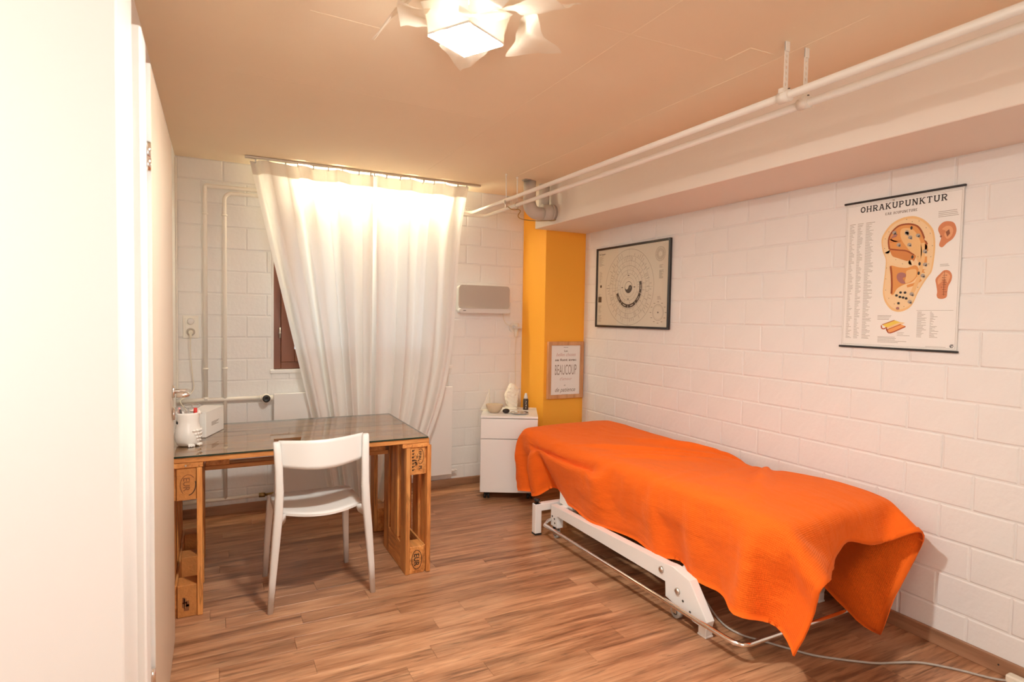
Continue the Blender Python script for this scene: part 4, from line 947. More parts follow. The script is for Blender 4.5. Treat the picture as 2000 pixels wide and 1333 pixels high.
-7 61 -1 -6 -1 0 8 2 1 -3 -1 -1 -7 -1 -2 3 1 1 14 0 3 -9 1 -2 8 0 1 4 -1 0 -5 1 1 -2 0 0 3 0 -4 -1 0 -1 0 -1 5 1 0 -5 -1 1 5 0 -1 4 0 0 -7 1 1 1 2 -5 -11 6 -7 -23 0 -2 2 -8 10 29 1 0 26 4 -5 9 -5 4 -13 -4 4 -18 -1 1 -7 0 -1 1 1 0 3 0 0 -3 -1 0 -2 0 1 2 -1 -1 1 -1 1 0 4 0 3 -10 -1 -9 2 0 7 19 1 8 3 -3 2 -24 0 10 -2 -1 0 6 0 2 6 1 0 -16 -14 10 -3 1 4 0 -2 1 23 8 -5 24 -7 4 5 -6 1 -37 7 2 7 3 -2 2 2 -2
-4 62 1 -1 0 -1 -8 -2 -2 3 1 1 0 0 1 -4 -1 -2 -6 -1 0 20 1 3 -1 0 0 -2 1 0 8 0 -2 -2 0 -1 -4 1 4 2 -1 1 -1 0 -4 0 1 2 1 -1 -11 0 0 0 0 0 13 0 0 0 -1 1 -4 0 -1 -1 5 -7 -21 6 -10 -18 -5 8 18 -4 7 32 5 -6 20 -2 2 -4 -5 5 -18 -3 1 -13 -1 1 1 0 -1 3 1 0 -5 -1 -1 0 2 1 3 -2 0 1 1 1 1 -5 -1 -3 -3 1 -3 12 1 13 9 -2 1 -16 -3 14 -4 -1 2 0 0 -2 -1 -2 1 -16 -11 8 -7 -22 13 25 26 -11 37 -11 5 5 -2 1 -19 9 -1 -10 4 0 -11 -4 4 6 4 -2
-5 61 1 1 0 0 -1 0 0 -6 0 -1 2 0 -1 0 -1 1 -3 0 -1 -6 -2 0 -1 1 1 4 1 1 5 -1 1 6 2 -1 6 0 -5 -2 0 -2 0 3 13 0 -2 -6 0 -1 -5 1 0 -2 -1 -1 -4 0 1 3 1 1 13 0 -1 -6 -1 0 -5 4 -5 -15 6 -11 -20 -1 1 6 -6 11 32 5 -4 29 2 -3 6 -7 7 -18 -7 3 -27 0 1 3 0 0 7 1 0 -5 0 0 2 -1 0 -3 2 0 6 -4 2 -2 -6 -2 -6 10 1 15 9 -1 2 -8 -5 18 -4 -2 1 -8 3 -7 -11 -4 1 3 -20 13 3 10 6 38 1 -4 15 -12 4 -6 2 -1 -27 13 0 -17 -9 6 -2 0 0 15 8 -3
12 59 5 -2 1 0 1 0 0 5 -1 0 -5 1 -1 -5 1 -1 -2 0 -1 2 -2 -1 4 0 -1 -3 0 -1 -6 2 0 -2 -1 1 1 1 0 0 0 -1 1 -2 -15 -1 2 9 0 0 5 0 0 -2 1 1 1 -1 -1 -5 0 -1 -6 0 1 6 0 0 4 0 0 -2 2 -3 -7 6 -11 -22 5 -7 -8 -8 13 22 1 3 33 8 -8 20 -2 2 -3 -12 9 -30 -4 1 -12 0 -1 0 0 1 6 3 2 8 -1 0 -5 -3 -1 0 -6 1 -6 2 1 11 15 -2 1 -1 -5 17 -22 -2 -5 -6 -8 5 -7 -45 31 22 11 -12 18 36 -6 24 -17 8 0 -2 0 -27 17 0 -24 -9 5 -8 -8 2 15 10 -2 14 2 -2
31 54 9 0 -1 0 -2 1 0 0 -1 0 -3 2 -1 2 -1 0 1 0 0 -16 1 -7 1 1 -2 -2 2 0 -3 0 0 -5 2 0 -5 0 2 1 1 -1 -1 0 7 1 0 -7 0 1 2 0 0 -3 0 -1 -1 1 0 1 -1 0 -5 0 0 1 0 0 0 0 0 -1 -1 0 -1 1 0 -3 4 -8 -18 8 -14 -17 -3 6 9 -3 11 30 8 -6 33 6 -7 5 -17 14 -26 -8 3 -19 1 -3 -7 3 -1 8 0 3 11 3 2 -1 -11 1 -5 -1 1 6 17 -2 4 6 -8 -18 -47 -1 4 -13 -29 25 0 -22 39 27 5 -9 63 0 -13 -5 17 12 -22 18 -1 -24 1 0 -15 -12 5 4 7 -1 17 5 -2 34 -12 0
29 54 10 1 0 0 -1 0 -1 -9 4 -2 8 -4 2 -3 2 -2 -13 2 -5 -11 3 -2 -5 0 0 -8 -1 0 6 1 -1 2 -1 0 6 0 -7 -1 1 2 0 0 0 -1 0 8 0 0 -2 0 -1 6 0 1 2 0 -1 0 1 0 4 -1 1 -5 0 1 -7 0 -1 5 0 0 -9 -1 0 -4 0 -1 -2 2 -4 -12 6 -13 -20 2 -3 -1 -3 12 17 5 1 35 18 -17 23 -18 15 -19 -15 8 -24 -1 -1 -4 12 -3 2 -12 5 8 -1 5 -2 -5 -4 -5 18 -2 11 7 -9 -15 -27 13 7 -18 -13 14 14 -13 6 15 12 -1 25 -14 26 2 -12 7 -29 19 0 -18 -10 5 -2 -4 1 28 13 -4 24 -24 -3 16 -22 -1
26 56 9 -7 2 -2 0 0 0 1 0 0 -8 3 -3 -13 0 -5 -5 0 -3 9 0 4 -6 0 0 6 0 -2 -3 -1 0 8 0 -3 -10 0 11 2 1 -7 0 0 -6 1 -1 -3 -1 0 0 0 0 -3 0 0 -1 0 0 1 0 0 2 1 -1 5 0 0 13 0 2 0 1 0 6 0 -1 -3 -2 1 -10 0 0 -6 0 -2 -8 4 -10 -20 4 -10 -12 -2 5 6 0 10 27 23 -14 35 -7 3 -10 -27 14 -21 2 0 2 7 7 -10 -19 13 -6 2 -20 -9 9 2 12 10 11 -4 -25 -24 27 17 13 30 9 -5 -29 -20 -27 9 6 7 3 -8 3 26 -2 2 6 -9 -18 1 19 16 -3 27 -23 -3 22 -29 -4 0 -7 0
11 60 7 -6 0 -3 3 2 0 -4 -1 -1 -6 0 -3 6 1 2 -6 0 -4 7 -1 1 2 0 0 4 0 0 -1 -1 0 -15 0 5 3 1 -5 0 -2 -8 2 0 0 0 1 -1 1 0 0 -1 0 1 0 0 -2 0 1 -1 0 -1 -4 0 -2 -2 1 0 -2 -1 1 7 0 1 9 1 1 9 2 -2 11 -1 1 -2 1 1 -3 -2 0 -11 0 -6 -22 4 -12 -20 2 -9 -8 0 8 17 21 1 43 4 -9 -9 -28 19 -18 -12 9 -26 11 -10 14 -11 7 1 -9 1 22 14 -5 -8 -2 -16 5 8 5 -4 26 10 20 -28 -38 46 -46 12 -69 -3 8 21 21 -1 33 33 5 6 17 -31 -1 19 -32 -6 0 18 3 -29 38 -1
-15 60 -3 10 1 3 -6 0 -2 4 -1 0 9 2 4 -2 -2 -1 10 0 5 -18 1 -6 3 -2 -1 -2 -1 0 -4 0 0 16 0 -6 5 -2 0 -9 3 20 -1 0 -2 0 1 -4 0 2 -7 0 0 -2 0 -1 1 0 0 -4 0 0 1 0 1 1 0 -2 -10 1 -2 -8 0 1 0 -1 0 3 0 1 7 1 0 14 0 0 8 2 -3 8 0 0 4 -1 2 -9 -1 -4 -19 1 -12 -22 -3 -6 -10 17 8 27 9 -7 11 -5 -14 23 -36 -14 -20 -19 25 -14 3 8 -8 26 2 0 27 -14 13 -26 -13 -6 12 22 -3 9 -21 42 -53 -19 -62 25 24 6 -43 0 10 46 -3 37 40 -11 -1 -3 21 17 -44 1 -4 -38 -12 -4
-31 52 -7 -1 -1 -1 7 3 2 -2 0 0 6 3 0 10 4 3 7 -1 2 9 1 2 1 0 0 0 -1 -1 -7 -1 -5 2 2 1 -7 -2 4 7 -6 -14 0 2 10 -1 4 16 1 -1 7 1 1 -5 -1 2 -10 0 0 -1 -1 0 -5 0 1 -3 0 -1 6 -1 0 -11 1 -3 -9 1 -2 -6 0 -1 -5 0 -1 1 0 1 6 0 4 13 1 0 13 3 -1 14 2 -2 6 0 -1 -10 0 -5 -8 -17 -4 -26 4 -7 -7 37 -6 14 -12 -29 36 -43 -6 0 -44 4 -20 18 12 16 34 2 -13 4 4 7 4 25 -9 5 -18 3 -24 -16 1 13 27 -33 27 -2 4 -51 -12 20 30 10 28 -17 8 -8 -27 -33 11 0 1 3
-46 40 -10 6 5 2 1 2 -1 11 8 1 -6 -4 -1 5 2 2 5 2 2 16 3 4 -5 0 0 -7 -1 -1 12 2 3 -6 -3 2 14 1 -17 0 4 10 0 -1 -9 1 -5 -11 -2 2 6 0 2 11 1 0 11 0 0 5 1 1 0 0 0 -2 -1 2 -11 1 -1 9 0 0 1 0 0 -9 0 0 -5 0 -2 -8 0 -4 -8 0 -5 -9 1 -1 -2 -1 0 1 0 4 12 4 -2 19 -4 -4 -4 9 0 12 -8 -4 -8 -16 -9 8 7 4 5 27 -22 -3 -30 -13 26 -38 10 6 32 16 -48 26 20 8 -12 1 0 44 37 -24 -3 -72 187 -69 -1 -171 26 12 15 4 11 -23 -43 -4 39 18 -33 6 -2 18 13 -7 2 3
-20 56 -5 -4 0 -2 -3 -2 0 -6 -4 -1 4 3 0 -1 0 -1 3 1 3 0 -4 2 8 4 0 10 6 2 6 0 0 8 0 -6 -5 1 10 -1 -1 -1 0 0 1 -1 2 -5 1 -3 -2 0 -1 -9 0 0 -2 0 1 -2 0 1 4 0 0 5 1 0 6 0 1 -1 -1 0 -2 1 0 7 0 0 -1 1 1 -1 0 0 -1 1 -1 -3 0 -2 -5 0 -5 -2 1 -7 -9 -1 -5 -1 12 8 13 1 -9 -16 -23 5 -3 -34 -12 30 26 8 -1 -7 12 -3 50 -27 -20 -12 13 8 -18 27 19 -4 -9 -2 -3 -5 -16 9 42 -25 83 66 29 -109 -96 88 12 -41 -121 28 9 35 -24 10 -9 -5 -2 49 43 1 -22 0 -25 -2
4 61 1 1 -1 0 -3 0 -1 1 0 0 2 -1 0 2 -2 0 5 -1 -2 3 3 0 2 -2 -2 7 -5 -1 -3 1 0 -20 4 9 -7 2 3 3 2 -5 1 1 -4 1 -1 6 0 1 -5 -1 0 3 1 0 -2 0 -1 0 0 0 -3 0 0 1 0 0 0 1 0 3 0 1 3 0 0 -5 0 0 3 0 -1 1 2 0 1 -1 0 2 1 0 4 1 0 -5 1 0 6 3 -2 -5 4 -8 -12 5 2 -10 -32 -20 -57 -6 -12 -74 1 1 20 2 10 62 15 52 62 9 0 -16 6 -6 4 -19 -28 18 25 -15 22 -16 0 -41 -18 10 -15 13 37 46 18 2 1 -10 -29 -13 9 -18 -1 -23 -8 -2 29 7 -11 28 -10 -12
18 59 5 -6 1 -2 3 0 -1 3 0 0 1 -1 0 -5 1 -2 -7 1 -1 7 -3 -1 -1 -1 0 -6 4 -1 -10 0 -1 3 0 -1 4 -1 1 -5 0 10 -1 0 3 0 1 -4 0 1 4 2 -1 -4 -2 0 -2 0 1 -2 1 -1 2 0 1 -3 0 0 1 -1 0 -3 1 -1 -3 0 0 7 1 0 -1 1 0 3 -1 0 0 2 0 0 0 0 -3 0 0 4 -1 -1 -2 5 -1 4 0 -8 -2 0 -13 -13 -3 -24 7 5 7 7 10 39 23 -4 -7 4 2 -29 5 23 -13 6 -6 18 -29 -28 32 -50 -42 -2 50 26 -21 45 -47 13 -5 55 20 -90 13 -24 60 21 -11 42 3 -15 -41 -7 29 -36 -22 5 5 -7 3 0
11 61 3 6 -1 1 6 -3 0 -6 2 -1 0 0 -1 2 -1 0 7 -1 0 -13 2 -2 -13 3 -2 -11 -2 -1 3 1 0 9 -1 -4 -6 0 6 3 -1 -5 -1 -1 -1 1 1 2 0 -1 -1 0 3 5 0 0 1 1 0 1 -1 1 -3 0 -1 2 0 0 0 1 0 1 0 0 4 0 1 -4 1 -1 4 -1 0 -3 1 0 0 -1 1 -1 1 -2 5 1 0 4 1 -2 5 -17 1 -5 12 1 -1 13 -3 -10 18 -7 18 -21 -29 7 -15 18 -6 21 21 27 7 -23 3 2 0 -3 -5 -29 -7 -9 36 -35 -22 22 -18 -30 0 31 44 -38 -12 16 41 -29 4 -36 65 -1 -4 0 8 17 -24 -18 17 -20 -29 -9 6 -9 1 3
15 61 3 -1 -1 0 -4 2 0 5 -3 -1 -6 2 -1 2 -1 -1 -14 1 -3 -6 -1 -1 4 0 1 3 2 -1 8 -1 0 -8 -1 3 -1 1 -1 0 0 3 1 0 6 -1 0 -3 1 1 -3 -2 -1 -4 2 0 7 -1 1 -2 1 -1 3 0 1 -5 0 0 2 0 0 1 0 0 -3 0 -1 3 -1 1 -3 1 0 5 0 -2 6 1 -3 9 -1 1 -1 -2 0 -7 -1 3 -12 5 -4 4 -4 0 5 -9 -12 29 19 31 -17 5 15 39 -3 -21 -17 13 -26 -11 -1 7 -16 11 9 -21 -17 18 27 3 -22 -3 -15 -2 -21 3 22 0 5 -17 -15 -2 -48 128 -6 34 -125 5 3 20 4 8 7 2 -5 -9 -25 7 3 5 5 0
10 61 3 2 0 -1 0 0 0 -1 0 0 3 -1 0 -14 2 -3 4 -1 0 5 0 0 -2 0 0 2 -1 0 -12 1 -2 3 0 0 -2 0 2 -1 0 1 0 1 -4 0 -1 1 -1 0 -1 1 0 7 -1 1 -3 0 -1 -4 0 1 -1 1 0 4 0 0 0 0 -1 -1 0 1 3 0 -1 1 -1 -2 9 0 -1 8 0 -1 4 -1 2 -12 -3 0 -16 -1 0 -6 -3 -1 8 -4 -11 24 -23 -11 -12 7 11 11 29 -6 37 1 83 -54 25 -54 31 -7 -24 11 6 1 -27 0 -1 -19 -6 1 21 10 -12 5 -26 14 -53 -4 4 26 9 4 12 -6 -28 -22 -5 13 21 11 29 -19 4 -13 11 -1 -4 3 -5 4 7 10 0 -6
8 61 2 1 0 0 -2 0 -1 -2 1 -1 -3 0 -1 6 -2 1 -3 1 -1 -6 0 -2 -1 0 0 -2 0 -1 3 0 1 -1 -1 -3 -1 0 3 0 1 2 0 0 3 0 0 2 0 1 2 0 -1 -8 -1 0 -5 2 1 11 -1 -1 -5 -1 0 -1 1 0 0 -1 1 3 -1 -2 3 -2 -2 15 2 1 2 -2 -2 -5 -2 1 -20 -2 -1 -12 0 0 7 -2 -4 24 -5 -10 16 -10 4 -40 -16 -6 12 1 2 24 13 10 28 58 -46 29 3 28 -28 -43 1 -15 10 18 -17 -2 0 1 -1 7 -21 -6 -12 -12 40 -9 -1 -46 5 -29 15 9 22 -6 -23 8 6 44 -11 6 -14 19 -3 1 2 13 -3 -4 -1 1 5 11 -3 2
4 62 1 -6 0 -1 1 -1 -1 -3 0 -1 -1 0 0 -5 0 -3 2 0 1 5 1 1 -1 -1 -1 0 1 0 3 -1 -1 0 1 3 0 0 -2 -3 -1 3 0 0 -4 0 0 -2 -1 -1 -3 0 1 4 1 0 3 -1 0 -4 0 1 5 1 0 0 -1 -1 3 -1 -3 10 -1 -3 15 0 2 -5 -3 -1 -15 -2 -1 -25 -2 0 -2 0 1 20 -3 -6 27 -4 -4 -2 -10 -5 -44 3 2 12 8 0 36 -19 4 -6 13 -1 12 9 6 8 6 4 -24 12 5 1 1 -3 3 -19 -8 7 30 -3 -14 -12 -4 -13 -23 8 13 24 -21 -22 -1 42 -9 8 -3 26 -14 -18 -5 -10 -3 0 6 9 8 15 3 0 11 -2 -7 14 -7 3
-5 62 -1 2 -1 0 -1 1 -1 -7 -2 -2 -3 1 -3 11 0 5 1 0 -1 0 0 0 10 -1 0 4 -1 0 -4 1 -1 -6 0 -3 -6 1 4 0 0 -1 -1 0 3 0 0 -2 1 1 4 -1 0 -2 0 0 2 -1 0 -4 1 0 1 -1 -2 4 -3 -4 18 -2 -4 10 1 5 -14 -1 -1 -26 -4 -4 -17 1 4 11 1 2 23 -6 -10 23 0 2 -7 -10 -10 -48 6 8 13 -5 -11 39 9 13 -22 -5 -8 -15 -5 14 14 19 1 19 -5 2 -7 13 1 4 4 1 -9 -3 -4 3 -21 -5 -1 26 10 4 -9 -11 -12 16 14 34 0 -13 -48 29 9 71 -111 -12 -40 53 4 -84 11 7 69 11 -4 5 23 -4 -4 20 -21 18
-4 62 0 -6 -1 -3 -4 -1 -1 17 2 3 3 -1 2 0 0 -2 -2 0 -1 9 -1 2 -16 1 -3 0 0 -1 3 -1 1 -6 1 2 1 -1 -4 -2 0 4 1 0 -1 0 2 5 -1 -1 -7 1 0 1 0 0 -3 0 0 4 -3 -2 11 -4 -7 22 1 1 -6 1 5 -25 -5 -6 -26 -2 -2 -2 4 6 20 -1 -2 26 -5 -8 15 1 4 -26 -10 -11 -44 5 7 28 -6 -9 45 10 13 -22 -10 -3 -37 15 13 18 -2 -1 9 -1 0 5 11 1 8 9 0 0 1 2 -8 19 -7 -7 10 -14 -11 4 3 7 -5 8 18 -24 16 -22 4 2 -8 -18 -17 -3 6 -2 4 -15 -16 -1 7 1 20 1 -5 25 53 -12 4 0 12 -6
-9 61 -2 -2 -1 0 5 1 0 -1 0 0 12 0 1 -3 1 0 8 -1 1 -20 0 -6 13 1 4 -3 0 0 3 -1 -2 5 -2 0 -17 -1 4 3 2 -7 0 1 5 -1 -1 -6 1 1 8 -1 0 -2 0 1 -1 -3 -4 16 -6 -11 20 3 7 -15 -2 0 -32 -4 -7 -19 2 5 9 5 7 22 -4 -7 26 -3 -5 9 2 6 -31 -11 -13 -35 9 11 20 -8 -9 44 8 9 -8 -6 -1 -45 4 5 10 6 4 13 0 2 3 4 0 7 4 -1 7 10 1 -4 -4 1 -12 8 -5 -6 23 -15 -8 7 -23 -3 8 -4 -22 -44 32 -12 -39 2 40 71 5 -25 -23 3 113 -41 13 -135 6 -47 15 13 -13 14 9 26 13 10 10 6
-11 61 -1 0 0 -2 0 -1 1 2 0 -1 -8 -1 -1 13 2 1 -4 0 -1 16 1 5 -8 -1 -4 -1 0 0 -14 -3 0 -8 -5 -4 23 6 -9 -6 1 12 -2 0 1 0 0 5 -1 1 -6 0 1 4 -5 -8 20 -5 -8 12 5 8 -31 -4 -5 -32 0 -1 0 4 9 16 2 1 23 -6 -10 22 0 2 -5 -1 2 -39 -9 -13 -22 12 13 30 -11 -11 42 6 7 -14 -3 2 -46 0 0 3 11 11 20 0 0 1 0 0 4 -2 -1 1 -2 -8 22 11 5 -30 -14 -4 -1 -31 -22 1 8 -5 7 29 16 6 28 0 -8 42 -38 -37 -35 21 -24 -38 17 16 59 -19 86 -69 31 -2 4 -6 -75 -9 -11 -2 -3 -28 -13 1 5 2
-13 61 -3 2 0 1 -7 -2 -2 -2 -1 0 0 -1 -1 1 2 0 4 0 1 -5 -4 -2 -2 -3 0 -6 0 0 -4 -4 -5 28 11 -3 2 0 3 -8 1 9 -1 -1 -1 1 1 1 0 0 -1 -7 -10 25 -3 -2 6 3 2 -41 -3 -4 -23 4 5 11 3 7 17 1 1 18 -7 -10 20 2 4 -11 -1 -2 -38 -5 -8 -14 9 12 25 -10 -10 38 2 1 0 3 7 -42 -7 -6 -16 13 13 22 1 1 6 0 0 4 1 0 -4 2 0 8 -1 -9 23 4 4 -14 -36 -13 -26 22 0 14 34 4 13 -20 6 -6 17 -14 2 7 -3 -34 17 -13 -18 -15 16 15 -29 12 -5 29 -22 2 -9 5 -4 -28 7 -11 -8 -8 -3 -2 -10 -2
-11 60 -1 -8 -3 -3 4 2 0 -8 -2 -1 3 2 1 -7 -4 -1 -7 -4 -2 5 3 1 4 4 1 -12 -11 -5 29 11 0 18 0 -8 -16 2 8 -4 -1 1 -3 -1 15 0 0 -8 -7 -8 27 -2 -4 -9 2 -1 -43 1 2 -6 5 9 18 2 4 13 -1 -2 15 -8 -12 20 6 8 -23 -3 -4 -36 -4 -5 -5 9 12 27 -9 -11 35 0 -1 -1 8 11 -39 -12 -10 -21 13 13 21 3 3 11 0 0 2 -1 0 -4 0 -1 -2 -3 -7 25 -2 -3 0 -3 5 -35 -4 -5 -1 23 6 -2 10 1 22 10 -7 -3 -24 6 -6 14 3 -2 -2 -17 -31 0 4 9 1 1 -22 2 -14 86 -15 25 -32 3 -4 -29 -8 -1 -6 -9 -7 -7
-11 61 -1 -1 0 -1 -12 -4 -3 4 1 1 -8 -4 -2 -4 -2 -1 3 2 1 -2 0 0 -1 -4 -1 15 9 3 15 2 -5 5 0 -5 -9 -2 2 -8 -4 3 -1 2 -2 -5 -4 26 -4 -10 -12 4 2 -36 4 6 10 4 9 16 1 1 8 -3 -4 15 -5 -7 12 6 7 -27 -5 -8 -31 0 0 3 7 9 27 -10 -12 30 -2 -2 3 7 11 -38 -12 -12 -30 14 13 19 6 6 17 -1 0 0 0 0 0 0 -1 -3 -5 -6 15 -12 -12 23 13 14 -32 -15 -7 -21 22 6 0 16 4 19 0 0 -5 -13 -1 -2 -6 2 -3 20 1 2 1 0 -3 -12 -2 -8 7 -4 -4 10 -4 6 -29 4 -12 5 1 2 4 0 1 -5 -2 -5
-11 61 -1 -1 0 -1 0 -1 -1 -1 0 0 -1 0 0 -1 -1 0 7 2 2 -4 -2 -2 -1 1 0 4 1 1 18 -3 -15 -11 1 0 -10 -5 -2 1 -1 4 -6 1 16 -7 -10 -6 5 1 -27 6 11 20 2 4 8 0 0 6 -2 -2 12 -7 -9 14 6 6 -33 -4 -7 -28 3 5 10 5 7 21 -8 -11 31 -5 -4 7 10 11 -36 -10 -11 -34 8 9 10 7 8 24 0 0 0 0 0 3 0 -1 -5 -1 -1 5 -8 -9 24 4 2 -3 -8 1 -35 -3 -2 -7 26 6 15 10 2 13 -16 1 -17 -13 -2 2 17 3 -5 10 0 6 1 0 -2 -8 -1 -4 2 -2 -4 -8 -2 -3 -6 0 -9 8 0 1 1 0 2 2 1 1
-19 58 -6 8 2 4 7 3 3 -2 -2 -2 5 1 1 1 0 0 -6 -2 -2 5 1 1 6 1 1 3 -2 -1 -4 -5 -10 -2 1 -22 8 -13 1 -23 11 12 -14 -8 10 9 2 -7 9 13 17 -1 -1 -2 -1 1 2 -4 -5 15 -4 -5 6 6 5 -39 -3 -7 -12 4 8 14 3 2 19 -9 -10 27 -4 -3 2 10 10 -36 -9 -9 -32 6 7 12 8 8 24 0 0 0 0 0 7 0 -1 -8 -1 0 2 -4 -5 23 -3 -2 3 7 7 -27 -6 -5 -16 20 4 16 5 -1 7 -3 1 -2 -20 0 -13 0 1 -1 19 1 4 2 0 1 -1 0 -3 -6 -1 -2 -5 -3 -9 -10 0 -3 5 -1 -4 2 0 -1 6 1 2 6 2 7
-11 61 -3 6 1 3 4 0 0 1 0 1 8 -1 1 -3 0 -1 11 -1 1 5 -1 1 -8 1 -1 -2 -1 1 -5 2 1 32 9 -37 -33 -20 -1 -12 -5 5 -6 4 10 1 9 15 -1 2 0 1 1 2 -4 -7 19 0 0 -2 3 -1 -35 0 -1 -9 3 7 17 3 2 10 -9 -9 28 -5 -6 10 9 9 -34 -6 -6 -34 0 1 2 11 11 25 1 1 7 0 0 3 -1 -1 -11 1 2 6 -3 -4 16 -7 -6 12 7 6 -14 2 2 -26 4 -2 0 5 -1 6 7 -3 28 -11 6 -25 -15 -1 -5 10 0 0 16 2 4 -2 1 0 -1 -2 -2 -9 0 -7 -4 -3 -9 -5 -1 1 3 -1 -3 8 2 0 1 1 2 5 1 6
2 62 2 1 0 -1 4 -1 1 6 0 1 -8 1 -2 3 -1 1 -5 0 0 5 -1 -1 12 -3 1 -1 0 0 -20 -3 15 -6 -12 -16 13 27 -11 -8 -11 -7 -7 3 7 -3 -1 6 0 0 3 -2 -4 14 2 1 -10 1 -3 -28 1 3 5 3 5 16 0 -1 6 -7 -8 26 -3 -3 3 6 6 -31 -6 -5 -32 0 -1 2 11 11 27 1 1 5 -1 0 2 1 0 -7 0 0 3 -2 -2 8 -4 -3 14 -1 -1 -1 4 3 -29 -9 -9 -13 15 7 19 7 -4 22 -3 8 -21 -11 0 -6 -6 -2 0 14 3 0 11 0 6 -5 0 -3 -1 0 -2 -8 -2 -8 -4 -2 -6 -5 -1 0 4 -1 -4 8 2 1 3 1 3 3 2 3
4 61 1 3 0 0 1 0 1 -1 0 -1 3 0 1 0 0 0 0 0 -1 -14 1 0 -3 -1 -1 8 1 0 -3 1 3 -9 -10 -5 26 0 -17 -15 8 2 -6 -1 4 -6 0 8 -1 -2 13 1 -1 -12 2 -1 -17 2 3 9 2 2 10 -1 -1 3 -5 -5 20 -7 -6 12 6 5 -27 -1 -3 -37 -3 -2 -1 10 10 27 3 3 5 -1 0 3 2 1 -8 -1 -1 6 0 0 3 -3 -2 10 -5 -4 8 7 5 -15 -1 -3 -19 9 3 9 0 -5 6 -2 3 -6 1 3 6 -14 -2 -11 0 0 -1 18 1 6 2 1 1 -5 1 -3 0 -2 -1 -5 -2 -8 -6 -2 -10 -2 0 2 7 1 1 5 1 1 1 0 1 1 1 2
9 61 2 -1 0 0 8 -1 1 -3 1 0 -3 -1 -1 -7 2 -2 -3 0 1 13 -2 1 -9 1 -1 -15 0 -1 13 2 -10 3 3 -3 -12 -11 12 3 4 -7 0 1 -3 -4 0 6 0 -3 -7 1 1 -2 0 3 8 1 1 4 -1 -1 2 -2 -2 17 -7 -7 12 7 5 -20 -5 -6 -39 -4 -4 -4 12 12 28 3 4 6 -1 -1 4 0 0 -4 0 0 2 0 0 -2 -1 -2 10 -4 -2 9 2 2 -4 5 0 -24 2 0 -1 1 2 0 -7 -5 -3 7 5 18 -4 -1 -9 -11 -1 -3 12 2 0 13 0 8 -5 0 -5 -4 1 0 -2 -2 -3 -5 -3 -11 -3 -1 -3 0 1 -1 7 1 2 4 0 2 1 2 2 -1 -2 -3
7 62 1 8 -2 2 -5 1 -1 2 -1 0 1 1 1 -2 -1 -1 -2 1 -1 -10 1 -2 2 0 0 4 0 1 0 -1 1 2 4 0 -6 5 9 -1 -8 -18 -2 -1 -1 -4 -1 4 0 1 6 0 0 -2 1 0 2 -1 0 1 -2 -2 13 -6 -6 13 3 2 -19 -5 -7 -43 0 0 2 11 13 26 2 2 8 0 -1 4 0 0 -5 0 0 -4 -1 0 4 0 -1 6 -1 0 4 -1 -2 4 5 2 -17 -3 -2 -18 -4 -4 -6 -2 -3 5 12 8 26 -1 1 -3 -6 0 -8 5 0 -1 -1 1 2 10 0 4 0 0 1 -11 1 -4 0 0 -3 -1 -6 -12 4 -2 -6 -7 3 3 6 1 2 4 1 3 0 -1 0 -1 1 -1
11 61 2 2 0 0 -2 0 0 -3 0 0 -7 1 -3 9 -1 3 1 -1 0 -8 1 -2 0 1 0 -6 0 -1 2 -3 -3 -6 -6 -4 11 6 -6 -2 0 6 -4 2 2 -2 0 2 -2 0 2 1 1 2 -1 0 -3 -1 -3 13 -5 -4 15 -1 0 -3 -4 -8 -53 1 1 -4 11 12 28 3 3 8 0 -2 3 -1 1 -6 1 0 0 0 0 3 0 -1 4 0 1 -2 -6 -3 14 2 1 -5 3 -1 -28 -3 -3 -9 3 2 10 5 3 18 0 0 9 -2 1 -8 -12 -3 -15 2 1 5 18 1 3 1 0 3 -2 1 -2 -11 1 -2 -2 -1 3 -2 -3 0 2 -2 -14 5 1 -4 1 1 -1 7 2 7 -2 0 -3 -1 -2 -2
15 60 3 -9 1 -2 3 0 2 -7 1 -3 4 -1 1 -3 1 -1 -7 1 -2 6 -1 2 -8 -1 -2 7 0 0 2 2 -3 2 7 -2 -8 -2 6 -3 -4 -2 5 -3 -3 -4 -1 1 0 1 5 -1 0 -1 0 -1 10 -5 -3 13 -3 -4 -11 -3 -8 -52 6 7 13 9 10 25 0 1 4 0 -1 3 0 1 -6 0 -1 4 -1 1 -3 0 -1 4 1 1 -6 -4 -3 17 0 0 1 3 0 -24 -1 -2 -12 2 1 5 5 3 17 -2 -1 11 -1 -1 -3 -6 -2 -15 4 2 7 2 0 -4 10 2 4 -1 0 -2 -8 1 -3 -7 -1 0 -1 0 2 0 -2 -11 -1 0 -1 8 0 -5 3 -1 1 -2 0 -2 3 1 4 4 2 6
12 61 3 -5 1 -1 -4 0 -2 0 0 0 1 0 1 5 -1 1 -5 0 -1 -4 0 -1 -1 0 -1 -4 0 0 4 1 1 -3 -6 5 4 4 -3 0 3 -5 -1 -2 -2 -2 0 2 -3 0 2 1 0 5 -5 -3 13 -4 -4 -2 -2 -7 -46 7 6 3 7 8 23 1 1 8 0 0 -1 -1 0 -3 0 0 1 0 1 -1 0 -1 2 0 1 -1 -2 -3 13 0 1 -2 2 0 -7 0 -2 -22 -1 -1 -3 5 3 21 -1 0 8 1 0 -5 0 0 -4 5 0 5 -12 0 -10 4 1 1 11 -1 7 -2 1 -2 -12 0 -5 -3 -1 0 -3 0 4 1 0 -7 3 -2 -7 16 0 -3 -6 2 3 0 -1 -1 1 0 1 -1 0 -1
